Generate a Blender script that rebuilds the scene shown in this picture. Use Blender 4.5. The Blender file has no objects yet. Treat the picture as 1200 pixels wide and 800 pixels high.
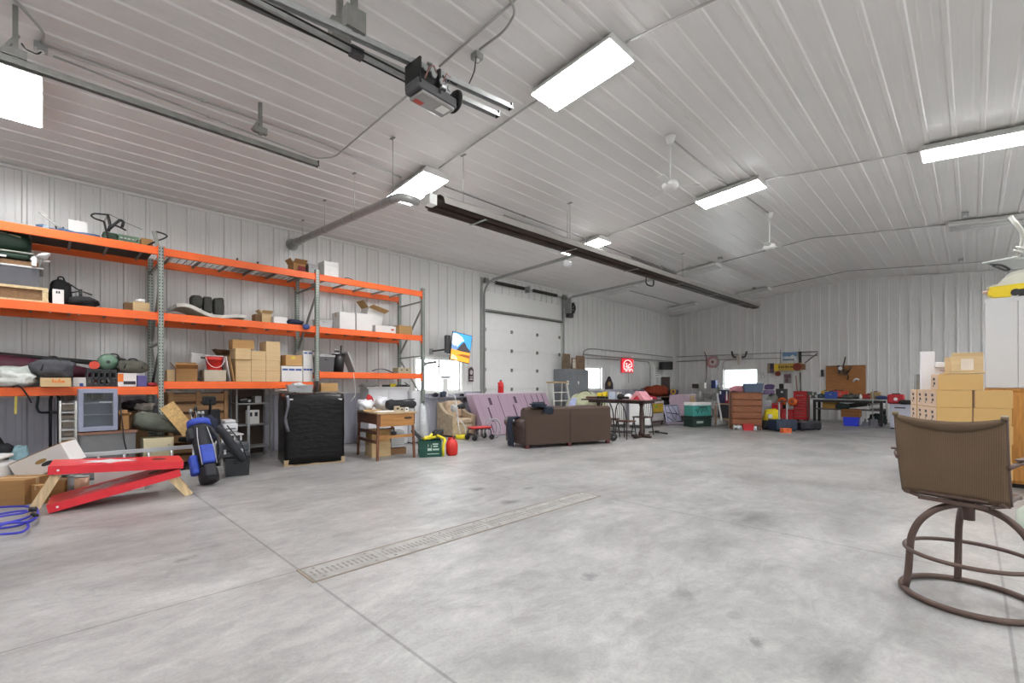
import bpy,bmesh,math,random
from mathutils import Matrix,Vector,Euler,noise
R=math.radians
sc=bpy.context.scene
COL=sc.collection
FPX=545.0;EYE=1.4
TH=math.atan(540/545.0);SN=math.sin(TH);CS=math.cos(TH)
def ray(px,py):
 a=(px-600)/FPX;b=(450-py)/FPX
 return(-SN+a*CS,CS+a*SN,b)
def PX(px,py,X):
 r=ray(px,py);d=X/r[0]
 return Vector((X,d*r[1],EYE+d*r[2]))
def PY(px,py,Y):
 r=ray(px,py);d=Y/r[1]
 return Vector((d*r[0],Y,EYE+d*r[2]))
def PZ(px,py,Z=0.0):
 r=ray(px,py);d=(Z-EYE)/r[2]
 return Vector((d*r[0],d*r[1],Z))
RIDGE_X,RIDGE_Z,SLOPE=-3.1,5.42,0.089
def zc(X):return RIDGE_Z-abs(X-RIDGE_X)*SLOPE
def PC(px,py,off=0.0):
 Z=5.0
 for i in range(30):
  p=PZ(px,py,Z);Z=zc(p.x)-off
 return PZ(px,py,Z)
MATS={}
def lin(h):
 if isinstance(h,str):
  h=h.lstrip('#');h=[int(h[i:i+2],16)/255 for i in(0,2,4)]
  return tuple(c/12.92 if c<=0.04045 else((c+0.055)/1.055)**2.4 for c in h)
 return tuple(h)
def mat(name,col,rough=0.6,metal=0.0,var=0.08,scale=6.0,bump=0.0,emit=0.0,trans=0.0,spec=None,stretch=None,bscale=None):
 if name in MATS:return MATS[name]
 m=bpy.data.materials.new(name);m.use_nodes=True
 nt=m.node_tree;b=nt.nodes['Principled BSDF'];c=lin(col)
 b.inputs['Roughness'].default_value=rough;b.inputs['Metallic'].default_value=metal
 b.inputs['Base Color'].default_value=(*c,1)
 if spec is not None:b.inputs['Specular IOR Level'].default_value=spec
 if trans:b.inputs['Transmission Weight'].default_value=trans
 if emit:
  b.inputs['Emission Color'].default_value=(*c,1);b.inputs['Emission Strength'].default_value=emit
 if var or bump:
  tc=nt.nodes.new('ShaderNodeTexCoord');mp=nt.nodes.new('ShaderNodeMapping')
  nt.links.new(tc.outputs['Object'],mp.inputs['Vector'])
  if stretch:mp.inputs['Scale'].default_value=stretch
  n=nt.nodes.new('ShaderNodeTexNoise');n.inputs['Scale'].default_value=scale;n.inputs['Detail'].default_value=4
  nt.links.new(mp.outputs[0],n.inputs['Vector'])
  if var:
   r=nt.nodes.new('ShaderNodeMapRange');r.inputs['From Min'].default_value=.25;r.inputs['From Max'].default_value=.75
   r.inputs['To Min'].default_value=1-var;r.inputs['To Max'].default_value=1+var
   nt.links.new(n.outputs['Fac'],r.inputs['Value'])
   v=nt.nodes.new('ShaderNodeVectorMath');v.operation='SCALE';v.inputs[0].default_value=c
   nt.links.new(r.outputs[0],v.inputs['Scale']);nt.links.new(v.outputs[0],b.inputs['Base Color'])
  if bump:
   n2=n
   if bscale:
    n2=nt.nodes.new('ShaderNodeTexNoise');n2.inputs['Scale'].default_value=bscale;n2.inputs['Detail'].default_value=3
    nt.links.new(mp.outputs[0],n2.inputs['Vector'])
   bp=nt.nodes.new('ShaderNodeBump');bp.inputs['Strength'].default_value=bump;bp.inputs['Distance'].default_value=.02
   nt.links.new(n2.outputs['Fac'],bp.inputs['Height']);nt.links.new(bp.outputs[0],b.inputs['Normal'])
 MATS[name]=m
 return m
def fab(name,col,rough=.9):return mat(name,col,rough,var=.22,scale=9,bump=.35,bscale=30)
def wood(name,col,rough=.5,along='x'):
 st={'x':(1,9,9),'y':(9,1,9),'z':(9,9,1)}[along]
 return mat(name,col,rough,var=.28,scale=3.5,stretch=st)
def met(name,col,rough=.4,metal=.8):return mat(name,col,rough,metal,var=.08,scale=5)
def pla(name,col,rough=.4):return mat(name,col,rough,var=.06,scale=4)
def card(name='cardboard tan',col='#b8925f'):return mat(name,col,.85,var=.1,scale=3,stretch=(1,1,6))
class MB:
 def __init__(s,m=None):
  s.bm=bmesh.new();s.mats=[];s.i=0
  if m:s.m(m)
 def m(s,m):
  if m not in s.mats:s.mats.append(m)
  s.i=s.mats.index(m);return s
 def _f(s,vs,smooth=False):
  try:
   f=s.bm.faces.new(vs)
  except ValueError:
   return None
  f.material_index=s.i;f.smooth=smooth;return f
 def box(s,x0,x1,y0,y1,z0,z1,bev=0,M=None,seg=2):
  if x0>x1:x0,x1=x1,x0
  if y0>y1:y0,y1=y1,y0
  if z0>z1:z0,z1=z1,z0
  v=[s.bm.verts.new((x,y,z))for x in(x0,x1)for y in(y0,y1)for z in(z0,z1)]
  if M is not None:
   for q in v:q.co=M@q.co
  F=[s._f([v[i]for i in q])for q in((0,1,3,2),(4,6,7,5),(0,4,5,1),(2,3,7,6),(0,2,6,4),(1,5,7,3))]
  if bev:
   e=list({e for f in F for e in f.edges})
   r=bmesh.ops.bevel(s.bm,geom=e,offset=bev,segments=seg,profile=.5,affect='EDGES',material=-1)
   for f in r['faces']:f.material_index=s.i;f.smooth=True
  return s
 def ob(s,c,size,rot=(0,0,0),bev=0):
  M=Matrix.Translation(c)@Euler(rot).to_matrix().to_4x4()
  a,b,d=(q/2 for q in size)
  return s.box(-a,a,-b,b,-d,d,bev,M)
 def bar(s,p0,p1,w,h,up=(0,0,1),bev=0):
  p0=Vector(p0);p1=Vector(p1);x=(p1-p0);L=x.length;x.normalize()
  u=Vector(up)
  if abs(x.dot(u))>.98:u=Vector((0,1,0))
  y=u.cross(x).normalized();z=x.cross(y)
  M=Matrix((x,y,z)).transposed().to_4x4();M.translation=p0
  return s.box(0,L,-w/2,w/2,-h/2,h/2,bev,M)
 def ring(s,c,x,y,r,n,ry=None):
  ry=r if ry is None else ry
  return[s.bm.verts.new(c+x*(r*math.cos(2*math.pi*k/n))+y*(ry*math.sin(2*math.pi*k/n)))for k in range(n)]
 def skin(s,A,B,smooth=True):
  n=len(A)
  for k in range(n):s._f([A[k],A[(k+1)%n],B[(k+1)%n],B[k]],smooth)
 def cyl(s,p0,p1,r0,r1=None,n=14,caps=True):
  r1=r0 if r1 is None else r1
  p0=Vector(p0);p1=Vector(p1);z=(p1-p0).normalized()
  x=z.orthogonal().normalized();y=z.cross(x)
  A=s.ring(p0,x,y,r0,n);B=s.ring(p1,x,y,r1,n);s.skin(A,B)
  if caps:s._f(A[::-1]);s._f(B)
  return s
 def tube(s,pts,r,n=8,closed=False,caps=True):
  P=[Vector(p)for p in pts];N=len(P);rings=[];up=None
  for i in range(N):
   a=P[(i-1)%N]if(closed or i>0)else P[i];b=P[(i+1)%N]if(closed or i<N-1)else P[i]
   t=(b-a)
   if t.length<1e-9:t=Vector((0,0,1))
   t.normalize()
   if up is None:up=t.orthogonal().normalized()
   up=(up-t*up.dot(t))
   if up.length<1e-6:up=t.orthogonal()
   up.normalize();y=t.cross(up)
   rr=r[i]if isinstance(r,(list,tuple))else r
   rings.append(s.ring(P[i],up,y,rr,n))
  for i in range(N-1):s.skin(rings[i],rings[i+1])
  if closed:
   A,B=rings[-1],rings[0];best=min(range(n),key=lambda k:(A[0].co-B[k].co).length)
   s.skin(A,[B[(k+best)%n]for k in range(n)])
  elif caps:
   s._f(rings[0][::-1]);s._f(rings[-1])
  return s
 def lathe(s,prof,n=20,M=None,cap=True):
  M=M or Matrix();rings=[]
  for r,z in prof:
   rings.append([s.bm.verts.new(M@Vector((r*math.cos(2*math.pi*k/n),r*math.sin(2*math.pi*k/n),z)))for k in range(n)])
  for a,b in zip(rings,rings[1:]):s.skin(a,b)
  if cap:s._f(rings[0][::-1]);s._f(rings[-1])
  return s
 def prism(s,pts,h,M=None,smooth=False):
  M=M or Matrix();n=len(pts)
  A=[s.bm.verts.new(M@Vector((x,y,0)))for x,y in pts];B=[s.bm.verts.new(M@Vector((x,y,h)))for x,y in pts]
  s._f(A[::-1]);s._f(B)
  for k in range(n):s._f([A[k],A[(k+1)%n],B[(k+1)%n],B[k]],smooth)
  return s
 def blob(s,c,size,seed=0,amp=.12,fr=2.2,sub=3,sq=.75,flat=True,M=None):
  """a soft lump: rounded-box superellipsoid, wrinkled, flat underneath; c = centre of its bottom"""
  st=len(s.bm.verts)
  r=bmesh.ops.create_icosphere(s.bm,subdivisions=sub,radius=1)
  hx,hy,hz=size[0]/2,size[1]/2,size[2]/2
  for v in r['verts']:
   p=v.co.copy()
   q=Vector([math.copysign(abs(t)**sq,t)for t in p])
   k=1+amp*noise.noise(p*fr+Vector((seed*7.3,seed*3.1,seed)))*1.6
   q=Vector((q.x*hx*k,q.y*hy*k,q.z*hz*k))
   z=q.z+hz
   if flat and z<.12*hz:z=max(z,0)*.3
   co=Vector((q.x,q.y,max(z,0)))
   v.co=(M@co if M else co)+Vector(c)
  for f in{f for v in r['verts']for f in v.link_faces}:f.material_index=s.i;f.smooth=True
  return s
 def surf(s,fn,nu,nv,smooth=True):
  V=[[s.bm.verts.new(fn(i/nu,j/nv))for j in range(nv+1)]for i in range(nu+1)]
  for i in range(nu):
   for j in range(nv):s._f([V[i][j],V[i+1][j],V[i+1][j+1],V[i][j+1]],smooth)
  return s
 def slab(s,fn,nu,nv,t):
  """a sheet with thickness t (downwards along its normal)"""
  P=[[Vector(fn(i/nu,j/nv))for j in range(nv+1)]for i in range(nu+1)]
  A=[[s.bm.verts.new(p)for p in row]for row in P];Bv=[]
  for i in range(nu+1):
   row=[]
   for j in range(nv+1):
    du=P[min(i+1,nu)][j]-P[max(i-1,0)][j];dv=P[i][min(j+1,nv)]-P[i][max(j-1,0)]
    nn=du.cross(dv)
    nn=nn.normalized()if nn.length>1e-9 else Vector((0,0,1))
    row.append(s.bm.verts.new(P[i][j]-nn*t))
   Bv.append(row)
  for i in range(nu):
   for j in range(nv):
    s._f([A[i][j],A[i+1][j],A[i+1][j+1],A[i][j+1]],True)
    s._f([Bv[i][j],Bv[i][j+1],Bv[i+1][j+1],Bv[i+1][j]],True)
  for i in range(nu):
   s._f([A[i][0],Bv[i][0],Bv[i+1][0],A[i+1][0]]);s._f([A[i][nv],A[i+1][nv],Bv[i+1][nv],Bv[i][nv]])
  for j in range(nv):
   s._f([A[0][j],A[0][j+1],Bv[0][j+1],Bv[0][j]]);s._f([A[nu][j],Bv[nu][j],Bv[nu][j+1],A[nu][j+1]])
  return s
 def done(s,name,parent=None,loc=None,rz=None):
  bmesh.ops.recalc_face_normals(s.bm,faces=s.bm.faces)
  me=bpy.data.meshes.new(name);s.bm.to_mesh(me);s.bm.free()
  for m in s.mats:me.materials.append(m)
  o=bpy.data.objects.new(name,me);COL.objects.link(o)
  if parent:o.parent=parent
  if loc is not None:o.location=loc
  if rz is not None:o.rotation_euler=(0,0,rz)
  return o
def tag(o,label,cat,group=None,kind=None):
 o['label']=label;o['category']=cat
 if group:o['group']=group
 if kind:o['kind']=kind
 return o
def thing(name,label,cat,loc=(0,0,0),rz=0.0,group=None,rot=None):
 o=bpy.data.objects.new(name,None);COL.objects.link(o)
 o.empty_display_size=.1
 o.location=loc;o.rotation_euler=rot if rot is not None else(0,0,rz)
 return tag(o,label,cat,group)
def struct(o,label,cat):
 o['kind']='structure';o['label']=label;o['category']=cat;return o
def part(name,m,parent,fn,label=None):
 b=MB(m);fn(b);o=b.done(name,parent)
 if label:o['label']=label
 return o
def dup(root,loc,rz,label,group=None):
 r=root.copy();COL.objects.link(r);r.location=loc;r.rotation_euler=(0,0,rz);r['label']=label
 if group:r['group']=group
 for ch in list(root.children):
  c=ch.copy();COL.objects.link(c);c.parent=r
  for g in ch.children:
   d=g.copy();COL.objects.link(d);d.parent=c
 return r
H90=math.pi/2
def rk(p0,p1,pt,X,z,dep):
 """on a plane X=const facing the room: loc of base centre, size, rz"""
 a=PX(p0,pt,X);b=PX(p1,pt,X)
 return(Vector((X-dep/2,(a.y+b.y)/2,z)),(b.y-a.y,dep,(a.z+b.z)/2-z),H90)
def fw(p0,p1,pt,Y,z,dep):
 a=PY(p0,pt,Y);b=PY(p1,pt,Y)
 return(Vector(((a.x+b.x)/2,Y+dep/2,z)),(b.x-a.x,dep,(a.z+b.z)/2-z),0.0)
def fb(q0,q1,pt,dep):
 """standing on the floor: front bottom corners at two pixels, top of the first corner at row pt"""
 a=PZ(*q0);b=PZ(*q1);u=(b-a);w=u.length;u.normalize()
 n=Vector((-u.y,u.x,0));da=-SN*a.x+CS*a.y
 h=EYE-(pt-450)*da/FPX
 return((a+b)/2+n*dep/2,(w,dep,h),math.atan2(u.y,u.x))
def wv(p,k=0.0,s=0.0):
 return noise.noise(Vector(p)*1.0+Vector((k,k*2,k*3)))
XL,XR,YF,YN=-10.5,4.3,21.8,-6.0
WHITE=mat('white steel panel',(.68,.675,.665),.34,0.0,var=.03,scale=1.2,spec=.5)
CEIL=mat('white steel ceiling panel',(.72,.705,.69),.36,0.0,var=.03,scale=1.0,spec=.55)
WAINS=mat('grey steel wainscot',(.47,.47,.54),.38,0.0,var=.05,scale=1.5)
TRIMW=mat('white trim',(.70,.70,.68),.4,var=.02)
GALV=mat('galvanised steel',(.36,.37,.36),.58,.45,var=.12,scale=14)
GALVD=mat('dark galvanised steel',(.25,.25,.235),.45,.5,var=.15,scale=12)
CONDUIT=mat('painted conduit',(.40,.395,.38),.45,.3,var=.05)
BLACK=mat('black plastic',(.015,.015,.017),.45,var=.15)
BLACKM=mat('black metal',(.02,.02,.02),.4,.4,var=.1)
DARKG=mat('dark grey plastic',(.06,.06,.065),.5,var=.15)
WHITEP=mat('white plastic',(.78,.78,.78),.45,var=.04)
WPAPER=mat('white paper',(.80,.79,.77),.8,var=.05)
P_RIB=0.3048
PROF=[(-.036,0),(-.02,1),(.02,1),(.036,0),(.088,0),(.094,.3),(.108,.3),(.114,0),(.19,0),(.196,.3),(.21,.3),(.216,0)]
def corr(mb,u0,u1,v0,v1,fn,phase=0.0,hgt=.025,minor=.5):
 """ribbed steel sheet between u0..u1, v0..v1 (v1 may depend on u); fn(u, v, h) -> point"""
 pts=[]
 k=math.floor((u0-phase)/P_RIB)-1
 while phase+k*P_RIB<u1+P_RIB:
  for du,h in PROF:pts.append((phase+k*P_RIB+du,h*hgt*(minor if h<1 else 1)))
  k+=1
 def hat(u):
  for(a,ha),(b,hb)in zip(pts,pts[1:]):
   if a<=u<=b:return ha+(hb-ha)*(u-a)/max(b-a,1e-9)
  return 0
 L=[(u0,hat(u0))]+[p for p in pts if u0+1e-4<p[0]<u1-1e-4]+[(u1,hat(u1))]
 f0=v0 if callable(v0)else(lambda u:v0);f1=v1 if callable(v1)else(lambda u:v1)
 V=[(mb.bm.verts.new(fn(u,f0(u),h)),mb.bm.verts.new(fn(u,f1(u),h)))for u,h in L]
 for(a,b),(c,d)in zip(V,V[1:]):mb._f([a,c,d,b])
def concrete():
 m=bpy.data.materials.new('polished concrete');m.use_nodes=True
 nt=m.node_tree;N=nt.nodes;L=nt.links;b=N['Principled BSDF']
 tc=N.new('ShaderNodeTexCoord')
 def noi(scale,det=6,rough=.6,st=None,dist=0):
  mp=N.new('ShaderNodeMapping');L.new(tc.outputs['Object'],mp.inputs['Vector'])
  if st:mp.inputs['Scale'].default_value=st
  n=N.new('ShaderNodeTexNoise');n.inputs['Scale'].default_value=scale;n.inputs['Detail'].default_value=det
  n.inputs['Roughness'].default_value=rough;n.inputs['Distortion'].default_value=dist
  L.new(mp.outputs[0],n.inputs['Vector']);return n.outputs['Fac']
 def ramp(v,a,bb,c0,c1):
  r=N.new('ShaderNodeMapRange');r.inputs[1].default_value=a;r.inputs[2].default_value=bb;r.inputs[3].default_value=c0;r.inputs[4].default_value=c1
  L.new(v,r.inputs[0]);return r.outputs[0]
 def op(o,x,y=None):
  n=N.new('ShaderNodeMath');n.operation=o
  for i,q in enumerate((x,y)):
   if q is None:continue
   if isinstance(q,(int,float)):n.inputs[i].default_value=q
   else:L.new(q,n.inputs[i])
  return n.outputs[0]
 v=ramp(noi(.30,5,.6),.35,.65,.80,1.12)
 v=op('MULTIPLY',v,ramp(noi(1.6,8,.72,(1,.45,1),.6),.36,.66,.74,1.14))
 v=op('MULTIPLY',v,ramp(noi(9,8,.75,(1,.6,1),.8),.32,.68,.80,1.12))
 v=op('MULTIPLY',v,ramp(noi(60,3,.6),.3,.7,.92,1.08))
 sm=op('MULTIPLY',ramp(noi(.9,7,.7,(1.2,.35,1),1.2),.57,.72,0,1),ramp(noi(5,6,.7),.4,.6,.2,1))
 v=op('MULTIPLY',v,ramp(sm,0,1,1,.66))
 sx=N.new('ShaderNodeSeparateXYZ');L.new(tc.outputs['Object'],sx.inputs[0])
 X,Y=sx.outputs[0],sx.outputs[1]
 wob=op('MULTIPLY',op('SUBTRACT',noi(3,6,.7),.5),.5);wob2=op('MULTIPLY',op('SUBTRACT',noi(14,6,.7),.5),.22)
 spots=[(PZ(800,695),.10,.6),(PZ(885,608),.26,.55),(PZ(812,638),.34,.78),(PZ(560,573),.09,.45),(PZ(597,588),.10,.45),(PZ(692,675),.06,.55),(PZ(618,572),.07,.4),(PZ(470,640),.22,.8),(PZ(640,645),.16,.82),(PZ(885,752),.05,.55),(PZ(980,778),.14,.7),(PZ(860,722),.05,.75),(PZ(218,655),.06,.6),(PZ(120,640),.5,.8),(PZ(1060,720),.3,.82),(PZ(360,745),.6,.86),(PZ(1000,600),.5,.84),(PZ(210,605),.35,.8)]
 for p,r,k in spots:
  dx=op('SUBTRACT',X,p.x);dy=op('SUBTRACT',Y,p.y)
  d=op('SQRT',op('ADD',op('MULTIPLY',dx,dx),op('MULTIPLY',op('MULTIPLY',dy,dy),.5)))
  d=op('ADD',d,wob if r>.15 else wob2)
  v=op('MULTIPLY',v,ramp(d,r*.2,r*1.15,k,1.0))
 def joint(c,at,w,k):
  nonlocal v
  d=op('ABSOLUTE',op('SUBTRACT',c,at));v=op('MULTIPLY',v,ramp(d,w*.5,w,k,1.0))
 for y in(-2.17,1.36,4.89,8.42,11.95,15.48,19.0):joint(Y,y,.012,.62)
 for x in(-7.35,-3.6,.15):joint(X,x,.010,.62)
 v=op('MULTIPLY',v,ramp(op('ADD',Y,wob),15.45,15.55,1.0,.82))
 vm=N.new('ShaderNodeVectorMath');vm.operation='SCALE';vm.inputs[0].default_value=(.345,.337,.330)
 L.new(v,vm.inputs['Scale']);L.new(vm.outputs[0],b.inputs['Base Color'])
 rg=ramp(noi(1.1,6,.7),.35,.65,.30,.52);L.new(rg,b.inputs['Roughness'])
 bp=N.new('ShaderNodeBump');bp.inputs['Strength'].default_value=.12;bp.inputs['Distance'].default_value=.01
 L.new(noi(14,6,.7),bp.inputs['Height']);L.new(bp.outputs[0],b.inputs['Normal'])
 return m
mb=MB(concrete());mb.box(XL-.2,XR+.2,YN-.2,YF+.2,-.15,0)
struct(mb.done('floor'),'grey polished concrete floor with saw-cut joints','floor')
WZ=1.22
lwall=lambda y,z,h:(XL+h,y,z)
OPEN=[(6.95,8.5,1.20,2.12),(9.35,13.07,0.0,3.66),(14.55,15.65,1.20,2.06)]
mb=MB(WHITE)
ys=[YN]+[v for o in OPEN for v in o[:2]]+[YF]
for i in range(0,len(ys),2):corr(mb,ys[i],ys[i+1],WZ,zc(XL),lwall,phase=.105)
for a,b_,z0,z1 in OPEN:corr(mb,a,b_,z1,zc(XL),lwall,phase=.105)
o=mb.done('wall_left');struct(o,'white ribbed steel side wall behind the pallet rack','wall')
mb=MB(WAINS)
for a,b_ in((YN,9.35),(13.07,YF)):corr(mb,a,b_,0,WZ-.02,lwall,phase=.105)
mb.m(TRIMW)
for a,b_ in((YN,9.25),(13.17,YF)):mb.box(XL-.01,XL+.03,a,b_,WZ-.035,WZ)
w=mb.done('wainscot',o)
fwall=lambda x,z,h:(x,YF-h,z)
FW=[(-8.05,-6.62,1.20,2.08)]
mb=MB(WHITE)
for a,b_ in((XL,FW[0][0]),(FW[0][1],RIDGE_X),(RIDGE_X,XR)):corr(mb,a,b_,0,zc,fwall,phase=-3.12)
corr(mb,FW[0][0],FW[0][1],FW[0][3],zc,fwall,phase=-3.12);corr(mb,FW[0][0],FW[0][1],0,FW[0][2],fwall,phase=-3.12)
o=mb.done('wall_far');struct(o,'white ribbed steel gable wall at the far end of the shed','wall')
RW=[(-3.5,-1.5,1.2,2.1),(2.0,4.5,1.2,2.1),(9.0,11.5,1.2,2.1),(15.0,17.0,1.2,2.1)]  # windows added in the unseen side wall to let in more daylight
mb=MB(WHITE);rw=lambda y,z,h:(XR-h,y,z);c0=YN
for a,b_,z0,z1 in RW:
 corr(mb,c0,a,0,zc(XR),rw);corr(mb,a,b_,0,z0,rw);corr(mb,a,b_,z1,zc(XR),rw);c0=b_
corr(mb,c0,YF,0,zc(XR),rw)
struct(mb.done('wall_right'),'white ribbed steel side wall with a row of windows added for daylight','wall')
mb=MB(WHITE);nw=lambda x,z,h:(x,YN+h,z)
for a,b_ in((XL,RIDGE_X),(RIDGE_X,XR)):corr(mb,a,b_,0,zc,nw)
struct(mb.done('wall_near'),'white ribbed steel gable wall behind the camera','wall')
mb=MB(CEIL)
for a,b_ in((XL,RIDGE_X),(RIDGE_X,XR)):corr(mb,a,b_,YN,YF,lambda x,y,h:(x,y,zc(x)-h),phase=-3.1-P_RIB/2,hgt=.014,minor=.3)
mb.box(RIDGE_X-.06,RIDGE_X+.06,YN,YF,RIDGE_Z-.03,RIDGE_Z-.012)
struct(mb.done('ceiling'),'white ribbed steel ceiling with a shallow ridge','ceiling')
mb=MB(TRIMW)
mb.box(XL-.01,XL+.05,YN,YF,zc(XL)-.05,zc(XL)-.005)
mb.box(XR-.05,XR+.01,YN,YF,zc(XR)-.05,zc(XR)-.005)
for a,b_ in((XL,RIDGE_X),(RIDGE_X,XR)):
 mb.bar((a,YF-.03,zc(a)-.03),(b_,YF-.03,zc(b_)-.03),.06,.04)
mb.box(XL-.005,XL+.045,YF-.05,YF,0,zc(XL)-.05)
struct(mb.done('trim_1'),'white angle trim where walls meet the ceiling','trim')
def glass_mat():
 m=bpy.data.materials.new('window glass');m.use_nodes=True;nt=m.node_tree;N=nt.nodes;L=nt.links
 for n in list(N):
  if n.type=='BSDF_PRINCIPLED':N.remove(n)
 tr=N.new('ShaderNodeBsdfTransparent');tr.inputs[0].default_value=(.95,.97,.97,1);gl=N.new('ShaderNodeBsdfGlossy');gl.inputs['Roughness'].default_value=.03
 mx=N.new('ShaderNodeMixShader');mx.inputs[0].default_value=.05;L.new(tr.outputs[0],mx.inputs[1]);L.new(gl.outputs[0],mx.inputs[2])
 L.new(mx.outputs[0],N['Material Output'].inputs['Surface']);return m
GLASS=glass_mat()
def window(n,label,fn,u0,u1,z0,z1,mull):
 """fn(u, depth, z): depth > 0 into the room"""
 def bx(mb,a,b_,d0,d1,c,d):
  p=fn(a,d0,c);q=fn(b_,d1,d);mb.box(p[0],q[0],p[1],q[1],p[2],q[2])
 mb=MB(TRIMW);t=.05
 bx(mb,u0-.06,u1+.06,-.12,.035,z1,z1+.06);bx(mb,u0-.06,u1+.06,-.12,.06,z0-.06,z0)
 bx(mb,u0-.06,u0,-.12,.035,z0,z1);bx(mb,u1,u1+.06,-.12,.035,z0,z1)
 o=mb.done('window_%d'%n);struct(o,label,'window')
 mb=MB(TRIMW)
 for a,b_ in((u0,u0+t),(u1-t,u1)):bx(mb,a,b_,-.09,-.04,z0,z1)
 for a,b_ in((z0,z0+t),(z1-t,z1)):bx(mb,u0,u1,-.09,-.04,a,b_)
 for k in mull:bx(mb,k-.025,k+.025,-.085,-.035,z0,z1)
 mb.done('sash',o)
 mb=MB(GLASS);bx(mb,u0+t,u1-t,-.068,-.062,z0+t,z1-t);mb.done('pane',o)
window(1,'white slider window in the side wall beyond the pallet rack',lambda u,d,z:(XL+d,u,z),6.95,8.5,1.20,2.12,[7.75])
window(2,'white window in the far gable wall above the dresser',lambda u,d,z:(u,YF-d,z),-8.05,-6.62,1.20,2.08,[])
window(3,'white narrow window beside the grey steel locker',lambda u,d,z:(XL+d,u,z),14.55,15.65,1.20,2.06,[])
for i,(a,b_,z0,z1)in enumerate(RW):
 window(4+i,'white window added for daylight in the unseen side wall, number %s'%('one','two','three','four')[i],lambda u,d,z:(XR-d,u,z),a,b_,z0,z1,[(a+b_)/2])
DOORM=mat('white insulated door panel',(.72,.72,.71),.42,var=.03,bump=.06,bscale=60)
D0,D1=9.35,13.07
mb=MB(TRIMW)
mb.box(XL-.05,XL+.04,D0-.08,D0,0,3.72);mb.box(XL-.05,XL+.04,D1,D1+.08,0,3.72)
mb.box(XL-.01,XL+.032,D0-.02,D1+.02,3.66,4.22)
dd=mb.done('door_1');struct(dd,'white sectional overhead door in the side wall','overhead door')
for k in range(6):
 mb=MB(DOORM);z0=.02+k*.61
 mb.box(XL-.055,XL+.0,D0+.005,D1-.005,z0,z0+.6095,.004)
 for q in(.16,.45):mb.box(XL+.0,XL+.003,D0+.02,D1-.02,z0+q-.004,z0+q+.004)
 mb.done('door_panel',dd)
for k in range(1,6):
 for q in(0.02,.33,.66,.98):
  mb=MB(GALVD);y=D0+(D1-D0)*q;z=.02+k*.61
  mb.box(XL+.0,XL+.02,y-.045,y+.045,z-.06,z+.05,.006);mb.cyl((XL+.025,y-.05,z),(XL+.025,y+.05,z),.012,n=8)
  mb.done('hinge',dd)
part('strut',GALVD,dd,lambda b:(b.box(XL+.002,XL+.09,D0-.03,D1+.06,3.60,3.615),b.box(XL+.002,XL+.01,D0-.03,D1+.06,3.60,3.68),b.box(XL+.08,XL+.09,D0-.03,D1+.06,3.60,3.67)))
for y,sgn in((D0-.05,1),(D1+.05,-1)):
 def trk(b,y=y,sgn=sgn):
  pts=[(XL+.11,y,0),(XL+.11,y,4.05)]
  for k in range(1,9):
   t=k/8*math.pi/2;pts.append((XL+.11+.42*(1-math.cos(t)),y,4.05+.42*math.sin(t)))
  for dx in(0,):
   P=[Vector(p)for p in pts]
   for p,q in zip(P,P[1:]):
    b.bar(p,q,.05,.012,up=(0,1,0));b.bar(p+Vector((0,sgn*.02,0)),q+Vector((0,sgn*.02,0)),.012,.055,up=(0,1,0))
  b.bar((XL+.05,y-sgn*.05,0),(XL+.05,y-sgn*.05,4.6),.06,.05)
 part('vertical_track',GALV,dd,trk)
for(pa,pb)in(((576,320),(668,300)),((672,352),(703,345))):
 pass
part('horizontal_track',GALV,dd,lambda b:(b.bar((XL+.5,D0-.05,4.47),(XL+3.9,D0-.05,4.62),.05,.07),b.bar((XL+3.85,D0-.05,4.62),(XL+3.85,D0-.05,4.97),.03,.03),b.bar((XL+3.85,D0-.05,4.64),(XL+3.3,D0-.05,4.96),.03,.03)))
part('horizontal_track',GALV,dd,lambda b:(b.bar((XL+.5,D1+.05,4.47),(XL+3.9,D1+.05,4.62),.05,.07),b.bar((XL+3.85,D1+.05,4.62),(XL+3.85,D1+.05,4.97),.03,.03)))
part('torsion_shaft',GALV,dd,lambda b:b.cyl((XL+.16,D0-.12,4.50),(XL+.16,D1+.16,4.50),.014))
SPR=mat('black torsion spring',(.03,.025,.022),.5,.4,var=.1)
for a,b_ in((9.72,11.0),(11.42,12.65)):
 def spring(b,a=a,b_=b_):
  n=150
  b.cyl((XL+.16,a,4.50),(XL+.16,b_,4.50),.045,n=12)
  for k in range(60):
   y=a+(b_-a)*(k+.5)/60;b.lathe([(.045,-.007),(.054,0),(.045,.007)],12,Matrix.Translation((XL+.16,y,4.50))@Matrix.Rotation(H90,4,'X'),cap=False)
 part('torsion_spring',SPR,dd,spring)
for y in(D0-.02,D1+.02):part('cable_drum',GALVD,dd,lambda b,y=y:b.lathe([(.03,-.05),(.085,-.05),(.07,-.03),(.07,.03),(.09,.05),(.03,.05)],16,Matrix.Translation((XL+.16,y,4.50))@Matrix.Rotation(H90,4,'X')))
part('centre_bracket',GALV,dd,lambda b:b.box(XL+.03,XL+.22,11.18,11.24,4.40,4.60))
def hoist(b):
 M=Matrix.Translation((XL+.22,D1+.33,4.12))@Matrix.Rotation(H90,4,'X')
 b.m(BLACKM);b.lathe([(.17,-.02),(.2,-.02),(.2,.02),(.17,.02)],24,M,cap=False)
 for k in range(6):
  t=k*math.pi/3;b.bar((XL+.22,D1+.33,4.12),(XL+.22+.18*math.cos(t),D1+.33,4.12+.18*math.sin(t)),.02,.03)
 b.m(GALV);b.box(XL+.04,XL+.3,D1+.2,D1+.26,3.95,4.5);b.box(XL+.04,XL+.3,D1+.42,D1+.47,3.95,4.35);b.m(DARKG);b.box(XL+.08,XL+.24,D1+.2,D1+.46,3.80,3.95,.01)
b=MB();hoist(b);b.done('chain_hoist',dd)
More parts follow.
